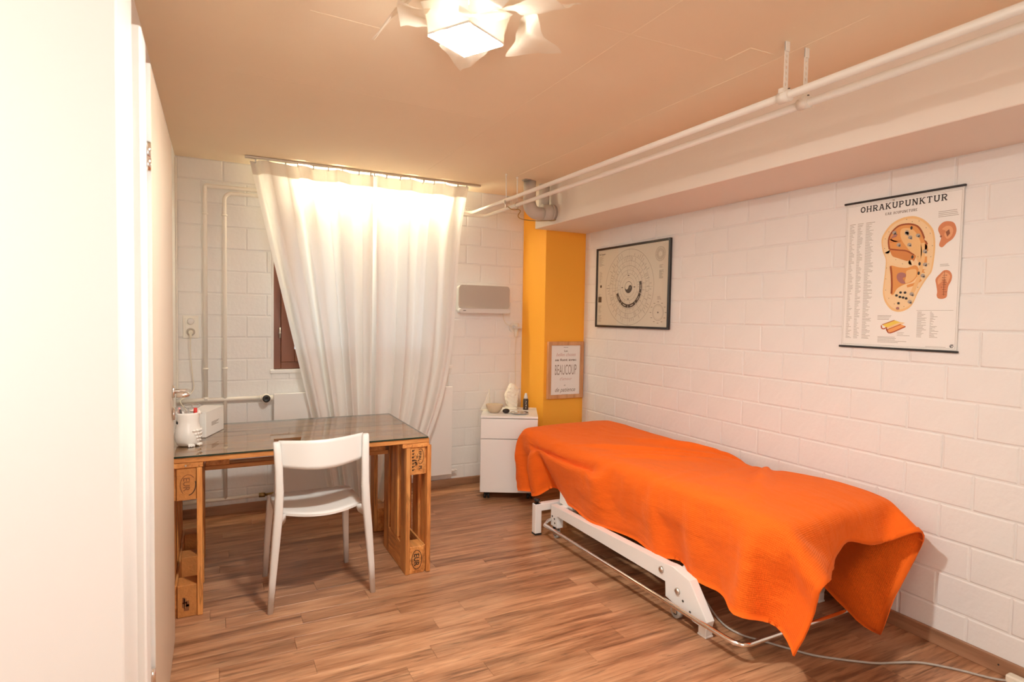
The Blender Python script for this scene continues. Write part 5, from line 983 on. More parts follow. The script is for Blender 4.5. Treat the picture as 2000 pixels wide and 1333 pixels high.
7 61 1 1 0 0 -7 1 -2 7 -1 3 -3 0 -1 -8 1 -2 6 0 1 -8 0 -2 7 0 3 -6 1 -1 -2 -2 -1 -1 1 -5 8 -3 -1 -5 1 1 3 1 1 -3 1 2 0 -1 1 -3 -1 11 -6 -6 3 -1 -8 -48 8 9 15 5 6 21 0 0 3 0 1 -2 0 0 0 0 0 0 -1 0 3 0 0 -5 0 0 7 0 -1 0 0 1 -4 -2 -2 7 4 1 -20 -2 -2 -7 2 2 14 2 1 6 0 -1 2 1 0 4 0 1 -5 -4 0 -7 1 0 0 10 -1 6 0 0 0 -5 1 -4 -12 0 -2 0 0 0 -3 -2 2 5 -1 -10 2 0 -6 -4 -1 1 13 2 3 2 1 2 -3 -1 -4 0 1 -1
4 62 1 0 0 0 2 0 1 -8 0 -4 2 0 1 -1 0 0 0 -1 0 4 1 2 -4 0 -2 3 0 1 -8 0 -2 5 2 -3 1 5 18 -1 -6 -14 -2 -1 -1 1 0 -2 -2 0 4 -9 -7 10 3 -5 -40 6 6 21 4 5 9 -1 0 4 0 1 -4 0 0 2 0 0 -2 -1 -1 6 1 1 -8 0 0 5 0 0 -4 0 0 5 -1 -1 5 1 1 -7 -3 -4 -21 4 2 11 3 2 12 -1 0 -1 0 -1 5 0 1 -9 1 0 -1 -4 -1 -1 8 -1 3 3 2 1 2 -1 4 -14 2 -9 -6 -1 0 1 0 -1 -3 -2 1 7 -1 -14 0 -1 1 5 2 1 4 0 2 3 0 4 -2 0 -3 -6 -1 -7
1 62 -1 1 -1 2 -4 0 -3 3 1 2 -4 0 -1 2 -1 0 -2 1 0 2 0 0 2 1 1 -1 -1 -1 -1 0 2 1 -1 -4 -4 -3 -3 0 6 7 3 -2 -5 -2 -2 2 -10 -3 12 8 -4 -31 2 2 24 2 6 -6 -1 0 6 1 1 -1 0 0 1 0 0 -5 -1 -1 9 0 1 -11 1 0 9 0 -1 -3 0 0 3 -2 -1 2 -1 0 5 4 0 -21 0 0 -6 2 1 17 0 1 -1 0 -2 8 1 2 -8 -1 -1 -8 0 0 8 -1 0 -4 1 1 1 7 -1 6 -3 1 -4 -7 0 -5 -6 0 0 -12 -2 5 10 1 -9 -3 -2 5 8 1 -9 9 1 0 6 0 4 -2 0 -2 -4 -1 -4 -5 -1 -4
13 61 4 -5 1 -3 -4 0 0 0 0 0 -3 0 -2 2 0 1 -2 0 0 -5 1 -2 5 -1 2 1 2 0 -2 -3 -1 2 3 6 -1 -3 7 -1 2 -17 -1 -1 2 -6 -3 1 7 -2 -13 -4 0 20 0 1 -14 2 3 15 1 0 -5 -1 0 -1 1 0 -2 -1 1 10 1 0 -8 1 0 3 -1 -1 -5 0 1 2 0 0 0 -1 0 8 2 0 -11 -2 -3 -15 4 2 21 0 1 -1 0 -2 5 0 2 -11 0 0 0 1 0 11 -2 -1 -11 3 1 2 2 -1 3 1 0 1 -6 1 -5 -8 0 -2 -8 -1 3 4 0 -2 -3 -1 2 3 0 -4 8 0 -7 11 0 1 1 0 1 -2 0 -2 -3 0 -2 -4 -1 -4
20 59 8 -12 2 -6 0 0 0 2 -1 1 -3 1 -1 -5 1 -2 -1 0 -1 6 -1 2 -4 1 -1 0 0 1 -3 4 -1 -4 -2 -6 7 3 -15 -1 -5 16 -4 -1 3 4 0 -1 -9 -3 16 1 -3 -17 3 5 16 1 0 -14 0 0 -1 1 1 0 -1 1 11 1 -1 -12 0 1 3 0 0 0 0 0 2 0 -1 0 -1 0 8 2 0 -7 0 -1 -13 1 1 6 1 1 7 0 -1 2 1 1 -2 -1 0 -1 0 -1 -2 -1 0 3 2 1 -4 -1 -1 1 7 1 4 -3 0 -3 -9 2 -5 -6 -2 1 4 -1 -2 -13 -1 6 6 0 -6 1 0 -1 10 1 -6 11 0 4 -1 -1 -1 -3 0 -4 -3 -1 -2 -3 1 -3
13 60 4 4 -1 2 -5 2 -3 -4 0 -1 3 0 1 -3 0 -1 0 0 -1 -8 0 -2 2 0 0 -1 1 0 3 0 2 0 -3 0 -1 5 14 1 -2 -12 1 -1 -3 -9 -1 3 -1 -7 -13 0 5 15 4 4 -15 0 -1 4 0 1 8 0 0 -1 1 0 -4 0 0 9 0 -1 -7 0 0 3 0 1 1 0 0 1 1 -1 -2 0 0 -6 0 0 -5 2 0 11 0 0 7 0 1 -8 -1 0 -2 1 -1 4 0 1 1 1 0 -2 -1 0 0 0 0 -3 -2 0 -2 1 0 1 -5 -1 -3 -7 0 1 -5 0 1 -3 -1 3 -2 -1 2 10 1 -10 19 0 -2 2 0 0 2 0 1 -7 -1 -5 0 1 0 -11 -1 -4
23 57 10 -7 3 -4 -1 0 0 -7 2 -5 -2 -1 0 -1 0 -1 -3 1 0 6 0 1 -7 0 -2 -3 -1 -1 -1 2 -2 2 1 14 0 -2 -22 6 0 11 -10 -1 1 -1 -4 1 1 -1 -3 6 6 -4 -2 -1 3 1 1 4 0 0 -2 0 0 6 0 -1 -3 0 1 -3 0 1 4 0 0 1 0 -1 0 1 -1 -1 -1 0 -2 1 0 -8 1 0 13 0 1 2 0 0 -6 1 0 6 0 -1 -6 0 1 1 0 -1 0 -1 0 3 0 0 -8 2 0 3 -1 0 -1 -3 1 -2 -6 0 -3 -8 -1 2 1 0 0 -2 -2 1 -6 0 4 19 1 -7 13 0 -5 2 0 2 -4 0 -4 4 0 3 -14 -1 -6 -1 1 -2
20 58 8 -4 1 -2 -2 0 -2 0 1 1 -1 1 -1 -8 1 -3 2 -1 1 -8 0 -3 -2 0 -1 7 1 1 8 -1 0 2 6 -6 -15 3 15 0 -8 -1 -4 -3 -7 -3 -8 -11 8 10 5 -2 0 5 1 0 2 0 0 3 1 0 1 1 1 -8 -1 0 6 1 0 -5 0 0 6 0 0 -5 1 -1 1 -1 1 4 1 0 -9 0 -1 13 0 1 -7 0 -1 7 1 0 -6 -2 0 -7 1 1 9 0 0 3 0 0 -2 1 0 -7 0 0 3 -2 0 -4 7 0 7 -12 0 -9 -1 0 1 -1 0 -2 -12 -2 4 1 0 0 4 0 -2 15 1 -7 10 -1 4 2 -1 0 -3 1 -2 -2 -1 -1 -11 1 -5 -5 0 -3
17 58 7 2 0 1 1 1 0 -4 0 -2 -7 1 -3 5 0 2 -6 0 -3 1 1 0 -1 0 0 -5 -2 -3 5 1 10 -29 -5 14 32 -1 -57 -23 2 41 11 -2 -23 4 2 5 -5 4 10 1 1 2 1 0 5 1 1 -5 0 0 1 -1 0 4 1 0 -6 -1 0 8 1 0 -6 1 -1 2 -1 1 -3 1 0 0 0 -1 5 0 0 -7 0 0 9 1 1 -12 -1 0 -1 1 0 10 0 0 -5 0 -1 0 0 0 2 0 0 -2 0 1 2 0 0 -2 -5 0 -4 1 0 0 -9 -1 0 -6 -1 0 2 0 1 1 0 -2 8 2 -5 12 -1 1 11 -2 4 -1 0 -1 -5 0 -1 -8 1 -7 -4 0 0 -13 0 -1
18 58 6 6 -2 4 -1 -1 1 0 1 0 3 -2 1 -9 4 -4 2 0 0 -10 3 -5 0 0 0 -8 0 -1 4 -9 8 -18 -5 -3 15 25 -43 3 -8 32 -3 -16 -1 -2 14 6 0 0 2 1 -1 0 2 2 -7 -2 -1 8 0 0 -4 1 0 -3 0 0 7 0 0 -2 0 0 -1 0 1 9 0 -1 -4 0 0 -7 0 0 3 1 1 0 0 0 1 -1 -1 -3 1 0 3 0 0 -5 -1 -1 4 0 1 4 1 0 -5 0 0 -4 0 -1 1 2 0 4 -5 1 -4 -3 0 -1 -12 -2 -1 -3 -1 3 2 0 -2 5 2 -2 11 0 -5 19 -2 4 1 -1 1 2 0 2 -10 1 -7 -7 0 -3 -5 2 -1 -13 0 2
20 57 9 0 -1 1 2 0 0 3 -2 1 -1 2 0 6 -3 3 -9 4 -4 4 -1 2 -7 1 -4 -9 2 -3 -18 -5 0 10 2 8 -11 -9 13 6 23 -16 0 -8 -1 5 -1 -7 1 -1 -2 0 2 0 -1 -1 5 1 0 -5 0 1 1 0 0 3 0 0 -3 0 0 0 0 -1 2 0 0 -5 0 1 3 0 0 6 1 0 -7 -1 0 2 1 -1 -9 0 1 8 -1 0 2 1 -1 -1 0 1 4 1 -1 -11 -1 1 5 0 0 9 -1 0 -8 -1 0 -2 -1 -1 -3 -7 0 -1 -1 0 1 -3 -1 0 -4 0 2 13 1 -6 17 0 -2 1 -2 3 4 0 2 -2 -1 -1 -3 0 -1 -22 2 -5 -4 0 0 -5 -1 1
-3 60 -2 10 0 4 5 -1 3 1 0 1 1 0 -1 -1 -1 0 6 -2 4 0 0 0 -5 3 -2 -6 3 -3 -22 3 -6 10 -1 -9 1 -29 10 -3 13 -10 8 15 8 -1 -2 7 2 1 -1 -1 -1 -1 0 0 -2 0 1 1 0 -1 3 0 0 -2 0 1 0 1 0 0 -1 1 6 0 -1 -5 1 0 -1 -1 0 -3 0 0 2 1 -1 0 -1 0 10 0 1 -8 1 0 4 0 0 -4 0 0 -3 0 0 3 0 0 0 0 0 -8 0 0 5 -1 0 -1 -2 0 1 -13 -2 -4 2 1 -1 -3 -1 1 10 1 -4 9 0 -1 11 -2 2 10 -3 7 1 -1 0 -15 3 -8 -14 2 -4 -6 0 0 -2 0 0 -3 -1 0
-11 55 -6 -9 -3 -5 -8 -3 -4 -1 0 0 -1 -3 -1 -1 -2 -1 -2 0 -3 7 4 3 7 0 4 6 -5 1 18 20 -4 22 9 9 -13 -9 28 -4 -16 -18 -13 15 5 6 -1 -2 0 0 -2 0 1 -3 0 0 -1 0 0 1 0 1 -2 -1 -1 4 0 0 -3 0 0 3 0 0 -9 0 0 5 0 0 2 1 -1 0 0 1 3 -1 0 -1 1 0 -7 0 -1 7 0 0 -3 0 1 2 0 -1 2 0 1 -3 0 -1 -1 0 1 6 0 -1 -6 -2 0 0 -9 0 -6 2 1 2 -15 -5 3 18 4 -5 3 0 -1 14 -2 0 18 -5 9 -7 2 -5 -9 3 -5 -12 2 -3 -5 0 -1 -11 -2 1 -2 0 0 5 1 -1
-41 34 -21 0 0 0 3 1 2 -6 -8 -4 -1 2 0 -2 -3 -2 0 -3 0 -3 -1 -1 2 3 -1 16 12 4 28 -2 -15 2 3 8 -24 28 61 27 -18 -37 8 7 14 -8 6 0 2 1 -5 0 -1 0 -1 1 -1 0 0 2 0 -1 1 0 1 -2 0 0 -1 0 0 -4 1 -1 6 0 1 0 0 -1 0 0 1 3 -1 -1 -2 1 0 -2 -1 1 1 1 0 -1 -1 0 1 1 0 -2 0 0 -1 0 0 1 0 0 0 1 0 -3 -1 1 6 -5 -1 -9 -1 0 0 -10 -3 0 9 2 -3 2 0 0 8 0 -1 20 -5 6 4 -1 2 -9 3 -5 -17 2 -5 -10 0 -2 -8 -1 1 6 1 -2 -4 -1 2 -2 0 0
-50 7 -25 1 5 1 -1 -1 -2 4 10 2 -3 -5 -1 2 5 0 5 12 2 7 6 0 15 11 2 19 7 1 -4 1 19 -5 -4 10 16 -8 -26 1 14 12 -2 0 4 0 0 3 -2 1 1 0 1 0 -1 0 5 0 -1 -3 0 2 -5 1 -1 2 0 0 1 -1 -1 1 0 1 2 0 0 -5 0 0 3 0 -1 -3 1 1 -2 0 0 4 0 -1 1 0 0 0 1 0 -4 -2 0 7 1 1 -6 -1 0 3 1 0 -2 0 0 2 0 0 -6 -2 0 1 -11 -2 -4 -6 -1 0 12 3 -1 4 -2 0 27 -5 6 2 -1 1 -10 4 -6 -18 2 -5 -10 0 -1 -4 -1 0 0 0 0 -2 0 1 -8 -3 2 -3 0 1
-51 1 -24 2 8 -1 -1 -3 1 1 3 -1 6 14 2 9 15 2 11 8 1 13 8 2 12 2 0 7 0 -1 -13 -1 5 10 6 20 0 -6 -7 -6 8 -1 -1 -1 4 2 0 2 2 0 -1 -1 0 1 1 0 1 -1 0 -2 0 -1 2 0 1 0 0 0 -1 1 0 -3 -1 0 -4 0 -1 3 1 0 0 -1 1 1 0 -1 4 0 1 -4 1 0 -2 0 0 2 0 0 2 0 0 -5 0 0 1 1 0 -1 -1 0 3 0 0 -3 -1 0 1 -3 -1 -4 -6 0 -1 6 1 0 1 -2 0 18 -3 4 13 -4 3 -14 5 -6 -25 1 -5 -2 1 -1 -4 0 0 -3 -1 1 -7 -3 1 -2 0 1 1 0 0 3 2 -2
-46 12 -23 -2 -4 1 14 22 2 3 5 1 16 11 2 14 6 2 1 2 -2 9 1 0 6 -2 -2 11 -4 -3 7 -12 -1 -63 6 39 19 23 -12 5 -6 3 8 2 -3 0 -1 -1 0 0 0 1 0 0 -1 0 -2 1 1 3 -1 0 -4 0 0 -1 0 -1 3 0 1 5 1 -1 -6 0 1 1 0 0 1 0 0 -2 0 0 0 0 0 0 0 -1 7 0 1 -8 0 0 -3 0 0 6 0 0 3 0 0 -7 0 0 -1 -1 0 2 0 0 -5 -3 -1 -1 1 -1 1 2 1 -1 17 -4 4 11 -3 3 -21 7 -9 -13 0 -2 -5 0 -1 -9 -2 1 0 -1 0 -2 0 0 1 0 0 0 0 0 -6 -2 2 -7 -4 4
-27 32 -17 3 7 0 3 1 0 22 10 4 -4 -1 -1 3 2 -1 12 2 1 0 0 -2 25 -13 -6 8 -8 -4 -23 9 4 -17 7 -3 -27 -12 27 26 15 15 -12 8 -7 9 3 -6 0 0 -1 0 0 -4 1 0 -1 0 0 -2 0 0 6 0 -1 -1 0 1 2 0 0 -6 0 0 7 1 0 -1 -1 0 -3 1 -1 2 0 1 0 0 -1 1 -1 2 -9 1 -1 7 0 0 -2 1 0 -3 -1 0 -1 0 0 6 1 1 -3 0 -1 0 -1 -1 -1 0 1 -1 -2 -1 -2 21 -4 4 -1 0 0 -23 3 -7 -12 -1 -1 -9 -2 0 0 -1 1 2 1 -1 -5 -2 2 0 0 0 4 3 -1 -6 -3 2 6 2 -3 1 0 1
-14 43 -14 17 4 2 0 2 0 -3 0 -1 14 1 2 3 0 -1 4 0 -1 12 -4 -2 -1 0 -2 0 -3 -1 -25 12 5 15 -2 3 -12 2 2 -6 1 8 1 1 6 -6 3 -1 2 2 -2 1 0 -3 0 0 1 0 0 0 1 -1 3 -1 1 -1 0 0 -4 1 -1 12 0 1 -6 -1 -1 6 0 1 -8 0 0 -2 0 0 -3 0 0 1 1 -1 0 0 0 -1 0 0 5 0 1 -2 1 0 -2 0 0 1 -1 0 -1 2 1 -1 -1 -1 -2 -4 0 -3 14 -3 4 -10 0 -3 -22 -2 -3 0 1 -1 -6 -2 0 6 2 0 2 2 -2 -9 -5 4 2 2 -2 0 -1 0 -6 -2 2 6 2 -2 9 3 -1 3 1 -3
-1 44 -11 5 1 1 14 0 2 9 -1 0 -2 2 -2 9 -4 1 -1 1 -3 7 -3 -3 -7 4 1 -16 11 5 -13 2 -4 -8 -4 3 3 7 0 13 -2 3 -14 3 1 4 0 5 0 2 -1 0 -1 0 0 0 0 0 0 3 0 0 -5 1 0 2 0 -1 3 -1 1 -9 1 -1 7 0 1 -8 0 -1 7 0 1 3 0 -1 0 0 0 -2 0 1 3 -1 0 -3 0 1 -3 1 -1 5 0 0 -1 0 0 -1 1 1 0 1 0 0 0 0 -3 -2 -3 -3 -14 -1 -3 -6 -1 -1 3 1 0 -8 -2 1 7 2 -1 -5 -2 0 -2 -1 1 3 2 -1 0 0 1 -2 0 0 10 1 -2 4 1 -1 0 -1 -1 9 2 -1
28 42 -6 5 -1 1 -3 2 -1 4 -2 -1 2 -1 0 -7 4 -1 6 -3 -1 0 0 -3 -18 12 4 -8 2 -1 11 1 3 -6 2 -3 1 0 0 -8 1 -1 11 -2 2 -17 5 2 0 0 0 2 0 0 0 0 1 0 -1 -2 0 1 4 0 -1 -1 0 0 -2 0 0 3 -1 1 -1 0 0 5 1 0 -5 0 -1 -2 0 0 1 0 1 -2 0 -1 0 0 1 3 0 -1 2 0 1 -6 0 -1 3 0 1 -1 0 0 0 -1 0 0 -1 1 -3 -6 -2 -1 -5 -1 -2 0 0 0 -1 -1 0 -1 0 0 -7 -1 1 0 0 1 -2 -1 0 6 2 -2 -1 -1 0 7 1 0 -1 1 -1 7 -1 0 2 1 0 7 0 -2
38 37 -4 -4 1 0 1 1 -1 3 -1 0 1 0 -1 -1 1 -1 -4 2 -1 -8 7 0 -11 3 -1 -20 4 -1 2 -1 -1 21 2 3 -11 2 -2 2 1 -1 -5 1 0 -1 2 0 -1 1 3 0 -1 1 1 -1 -1 0 0 1 0 -1 0 0 1 1 0 1 0 0 -1 -3 0 0 0 0 -1 -3 -1 1 6 0 0 0 1 1 -3 -1 -1 4 1 1 -3 0 -1 -2 0 1 -2 -1 -1 8 0 1 -1 0 0 -3 1 -1 0 0 2 -4 -2 -2 1 -8 -1 -2 -2 0 1 -1 -1 0 2 1 0 -2 0 0 4 -1 -1 2 1 -1 2 0 1 -8 -1 1 6 1 -1 0 0 0 3 -1 0 5 1 -1 11 -2 0 -4 1 -1
30 39 -3 1 0 -1 8 -3 0 -12 4 0 1 0 0 4 0 -2 -8 4 0 -22 6 0 -10 0 -2 -2 2 -1 0 2 -2 -5 -2 -1 7 2 1 -12 2 0 9 0 -3 22 -12 -17 -2 -12 -16 -2 4 1 -2 2 3 -1 2 2 0 2 -1 0 1 2 -1 1 2 1 2 2 -1 1 0 0 1 3 0 1 1 0 3 2 -1 0 3 1 1 0 -1 2 4 0 0 1 0 0 2 0 1 -3 0 1 0 0 1 5 -2 2 1 0 1 3 -1 -1 0 2 -1 0 1 0 1 -6 1 0 -3 0 1 1 -1 0 3 0 0 -4 0 0 5 0 -1 6 2 -1 2 -2 0 6 0 0 6 -1 0 2 -2 1 -7 3 -1 2 0 0
10 43 -3 14 -3 0 -5 1 1 -1 2 -1 -5 2 -2 -12 -1 1 -11 -3 0 -9 1 -1 -6 2 -3 4 4 -2 -9 -4 0 4 6 -1 -1 1 -1 18 3 -3 20 -6 -9 -5 -48 -30 3 4 -9 -2 0 2 -1 9 1 0 4 0 -1 2 2 0 -2 -1 0 0 0 -1 2 0 0 -3 1 0 4 0 0 1 0 -1 -3 0 0 -2 1 0 6 1 0 -5 -2 -1 6 3 0 1 0 0 1 -1 -1 2 3 0 0 1 0 0 1 -2 -1 1 0 30 25 14 3 12 -2 0 -1 0 -1 1 -4 1 -1 0 1 0 -2 0 0 6 -1 0 -3 1 0 8 -3 0 -2 2 0 2 -1 0 -7 2 0 7 -2 0 2 -1 0 3 0 1
16 42 -1 -23 -2 1 -3 -2 -1 -5 -2 -1 -2 2 0 -3 0 -1 0 2 0 -5 -1 -2 2 4 -2 -8 -1 -2 12 9 -1 1 -6 -2 20 -7 -5 13 -17 -12 -15 -35 -30 4 7 0 5 9 -1 -1 -1 -1 1 -2 0 -2 9 1 -2 0 -1 -1 3 0 0 -2 0 0 1 1 0 -2 -1 0 -3 -1 -1 -4 1 0 3 0 0 0 0 -1 -2 -1 0 8 2 0 -8 -2 0 2 0 -1 7 2 1 -2 -2 -1 -3 0 0 -5 0 -1 6 1 -9 18 12 16 21 28 22 2 7 0 4 0 3 -1 0 1 0 0 -8 3 1 -2 2 0 2 -2 0 -9 4 0 1 0 0 -5 1 -1 7 -2 0 -4 1 1 4 0 0 3 -2 1
-26 30 0 5 1 0 -4 1 -1 -2 0 0 -1 0 -1 -6 -3 -1 3 3 -1 4 5 -1 1 5 -1 9 5 -3 10 -13 -3 22 -12 -7 4 -7 -6 -17 -18 -26 -4 -15 -6 9 12 -3 2 1 0 0 3 0 -1 -3 0 0 0 0 -3 15 -1 0 4 1 0 -3 -1 -1 -9 -1 0 0 0 -1 1 1 0 -3 -1 0 -1 0 0 4 0 0 -5 0 -1 0 0 0 8 0 0 1 1 0 -8 -1 0 1 1 -1 -5 0 0 7 -1 -3 12 3 -2 -8 0 -15 12 21 25 10 18 26 2 6 -4 8 0 -1 8 0 4 5 0 -3 1 0 -9 6 0 2 -1 0 -3 1 0 5 -2 1 -6 2 0 -4 2 -2 2 -2 1 1 0 0
-32 29 -1 2 1 -1 -1 -1 1 4 4 -2 -3 1 -1 7 7 -1 -1 0 -1 4 1 1 11 -5 -4 13 -16 -3 12 -3 -5 7 -3 -6 2 -18 -25 -14 -8 -8 -9 -6 -2 9 6 1 -2 -9 0 0 6 -2 -1 3 0 -3 10 -2 0 5 0 0 2 -1 -1 -1 0 0 7 1 0 -1 0 0 -7 -1 -1 -4 1 0 1 -1 -1 -7 1 1 1 0 0 1 0 0 5 0 -1 0 -1 0 -2 0 -1 -2 0 1 5 0 0 1 2 2 -3 -2 -8 7 1 -15 0 7 1 10 23 19 3 10 28 -1 6 5 0 1 0 2 0 -4 8 0 7 4 0 -9 9 0 2 3 1 -13 9 -1 4 1 0 -3 2 1 -7 2 -1 1 0 -1
-28 34 -3 7 4 -1 1 2 -1 1 2 -1 0 0 0 2 2 -2 5 2 -1 20 -11 -1 5 -15 -3 9 -4 -4 13 -5 -10 3 -13 -16 -25 -5 -12 -3 -6 -1 -1 -3 -1 0 1 1 0 -1 -1 -1 -1 0 0 11 -3 -1 2 -1 -2 7 0 -1 6 0 0 -1 0 0 -7 -1 -1 1 0 0 1 0 0 0 0 0 -9 1 0 2 -1 -1 0 0 -1 11 -1 1 -8 1 0 -3 0 0 5 0 0 -6 1 0 7 -1 0 -4 0 -4 11 1 -8 -2 2 -7 -2 2 -5 6 12 12 8 19 17 2 8 14 -1 3 7 -1 1 2 -1 0 -7 2 1 3 -1 0 -5 6 -1 9 2 0 -12 8 0 -3 7 0 -2 8 0 -3 7 0
-7 47 -9 -9 -2 1 4 2 0 -2 -1 0 3 2 -1 17 -1 -2 4 -17 -2 2 -11 -1 15 -4 -2 14 -4 -10 3 -12 -12 -20 -6 -13 -8 -2 -3 -10 -7 -2 5 0 0 -3 -2 -2 1 2 0 0 6 -2 -3 4 -1 -3 10 0 2 -6 0 -1 4 0 0 1 0 0 3 0 1 -2 0 -2 -9 0 1 4 -1 -1 -4 1 0 2 0 0 2 0 1 -10 0 -3 15 -1 1 -3 1 0 -4 0 0 1 -1 0 -6 1 -1 11 0 -5 7 0 -6 -5 2 1 0 -1 -14 3 8 -1 6 12 14 5 14 23 1 9 9 -1 3 6 -1 0 6 -1 -1 -5 2 1 -4 0 0 -5 1 0 3 0 1 -4 2 -1 -1 1 0 -6 4 0
1 53 -12 4 1 0 -5 -1 -1 6 -2 -1 6 -11 -1 -8 -18 0 11 -3 -2 13 -3 -5 15 -8 -6 5 -7 -7 -17 -7 -13 -18 -1 -5 -9 -2 -3 3 -9 -1 2 1 -1 2 3 1 -3 0 -1 -2 10 -2 -1 4 0 2 -6 -1 -4 12 0 1 -6 -1 0 5 0 -1 -5 0 0 -1 0 1 4 1 -2 -8 0 0 1 -1 0 0 1 0 6 -1 1 -6 1 1 0 0 -2 4 -1 0 -2 0 0 1 0 0 9 0 -1 -3 0 -5 7 2 -2 -8 0 -4 0 1 -9 3 3 -8 3 10 3 5 11 9 2 6 31 3 12 12 -1 3 0 -1 0 9 -1 0 -2 0 0 -2 0 1 -4 1 -1 -4 1 0 -1 1 0 -3 0 1
-1 57 -16 -1 -2 0 11 -11 0 -8 -15 0 6 -9 -2 13 -1 -2 5 -2 -2 15 -6 -11 4 -6 -5 -7 -10 -8 -13 -2 -4 -11 0 -4 -3 -8 -1 -3 -3 -2 3 3 -1 -2 -2 0 1 6 -1 -2 4 -1 -3 7 -1 -3 9 0 3 -8 0 0 -3 0 0 7 0 0 -7 0 -1 2 0 -1 -5 -1 0 -3 1 1 6 0 0 -5 -1 -1 5 1 0 1 -1 -1 3 0 1 4 0 0 -2 0 -1 -3 0 1 -5 0 -3 11 1 -6 2 1 7 -5 -1 -2 1 0 -13 0 2 -7 4 8 -3 5 11 9 4 11 7 2 7 22 0 6 16 -1 3 -5 0 -1 11 -2 0 -4 1 0 0 0 0 -2 0 1 -8 1 0 -1 0 -1
"""
NV, NU = 86, 54
co = np.cumsum(np.cumsum(np.array([int(t) for t in CLOTH.split()]).reshape(NV, NU, 3), 0), 1)/2000.
M_blk = mat('orange_waffle_cotton', (.88, .145, .010), .85, spec=.2)
nt = M_blk.node_tree; N = nt.nodes; Lk = nt.links; P_ = N['Principled BSDF']
P_.inputs['Sheen Weight'].default_value = .25; P_.inputs['Sheen Roughness'].default_value = .5; P_.inputs['Sheen Tint'].default_value = (1, .45, .2, 1)
uv = N.new('ShaderNodeUVMap'); uv.uv_map = 'weave'
sep = N.new('ShaderNodeSeparateXYZ'); Lk.new(uv.outputs[0], sep.inputs[0])
def sinw(sock, f):
    a_ = N.new('ShaderNodeMath'); a_.operation = 'MULTIPLY'; a_.inputs[1].default_value = f; Lk.new(sock, a_.inputs[0])
    b_ = N.new('ShaderNodeMath'); b_.operation = 'SINE'; Lk.new(a_.outputs[0], b_.inputs[0]); return b_.outputs[0]
ad_ = N.new('ShaderNodeMath'); ad_.operation = 'ADD'; Lk.new(sinw(sep.outputs[0], 2*PI/.0075), ad_.inputs[0]); Lk.new(sinw(sep.outputs[1], 2*PI/.0075), ad_.inputs[1])
nz = N.new('ShaderNodeTexNoise'); nz.inputs['Scale'].default_value = 14; nz.inputs['Detail'].default_value = 4; Lk.new(uv.outputs[0], nz.inputs['Vector'])
mp = N.new('ShaderNodeMapping'); mp.inputs['Scale'].default_value = (1.0, .35, 1); Lk.new(uv.outputs[0], mp.inputs[0]); Lk.new(mp.outputs[0], nz.inputs['Vector'])
b1 = N.new('ShaderNodeBump'); b1.inputs['Distance'].default_value = .0008; b1.inputs['Strength'].default_value = .5; Lk.new(ad_.outputs[0], b1.inputs['Height'])
b2 = N.new('ShaderNodeBump'); b2.inputs['Distance'].default_value = .02; b2.inputs['Strength'].default_value = .7; Lk.new(nz.outputs[0], b2.inputs['Height']); Lk.new(b2.outputs[0], b1.inputs['Normal'])
Lk.new(b1.outputs[0], P_.inputs['Normal'])
bl = thing('blanket', 'orange waffle cotton blanket draped over the treatment table', 'blanket', (2.26, 2.5, .58))
m = MB(); V = [[m.bm.verts.new(co[j, i]) for i in range(NU)] for j in range(NV)]
uvl = m.bm.loops.layers.uv.new('weave')
for j in range(NV-1):
    for i in range(NU-1):
        f = m.bm.faces.new((V[j][i], V[j][i+1], V[j+1][i+1], V[j+1][i])); f.smooth = True
        for l, (a_, b_) in zip(f.loops, ((i, j), (i+1, j), (i+1, j+1), (i, j+1))): l[uvl].uv = (a_*.0308, b_*.0308)
o = obj('blanket_cloth', m, M_blk, bl, fix=False)
sd = o.modifiers.new('sub', 'SUBSURF'); sd.levels = 2; sd.render_levels = 2
so_ = o.modifiers.new('thick', 'SOLIDIFY'); so_.thickness = .004; so_.offset = 0
# stitched hem
def hem(rows, name='hem'):
    """a folded strip along one edge: the outermost ring of vertices and a point between it and the next"""
    m = MB(); 
    A = [Vector(p) for p, _ in rows]; B = [Vector(p).lerp(Vector(q), .75) for p, q in rows]
    nrm = []
    for k in range(len(rows)):
        t = A[min(k+1, len(A)-1)] - A[max(0, k-1)]; n = t.cross(B[k]-A[k]); nrm.append(n.normalized() if n.length > 1e-9 else Vector((0, 0, 1)))
    for sgn in (1, -1):
        a = [m.bm.verts.new(p + n*.0036*sgn) for p, n in zip(A, nrm)]; b = [m.bm.verts.new(p + n*.0030*sgn) for p, n in zip(B, nrm)]
        for k in range(len(a)-1): m.bm.faces.new((a[k], a[k+1], b[k+1], b[k])).smooth = True
        if sgn > 0: keep = a
        else:
            for k in range(len(a)-1): m.bm.faces.new((keep[k], a[k], a[k+1], keep[k+1]))
    return obj(name, m, M_blk, bl, fix=False)
hem([(co[0, i], co[1, i]) for i in range(NU)]); hem([(co[j, 0], co[j, 1]) for j in range(NV)])
hem([(co[j, NU-1], co[j, NU-2]) for j in range(NV)]); hem([(co[NV-1, i], co[NV-2, i]) for i in range(NU)])

pc = thing('power_cable', 'long grey power cable curving over the floor beside the blanket corner', 'cable', (2.3, 1.4, 0))
obj('cord', MB().tube(bezier_path([(1.99, 2.05, .12), (2.03, 1.985, .075), (2.035, 1.90, .02), (2.020, 1.82, .007), (2.030, 1.74, .006), (2.066, 1.68, .006), (2.132, 1.57, .006), (2.19, 1.49, .006), (2.335, 1.372, .006), (2.43, 1.328, .006), (2.524, 1.282, .006), (2.60, 1.20, .006), (2.66, 1.11, .006), (2.70, 1.065, .008)]), .0045, 8), M_greyc, pc)
obj('plug', MB().box(2.688, 2.728, 1.015, 1.075, .002, .034, b=.007, seg=2), M_whitec, pc)

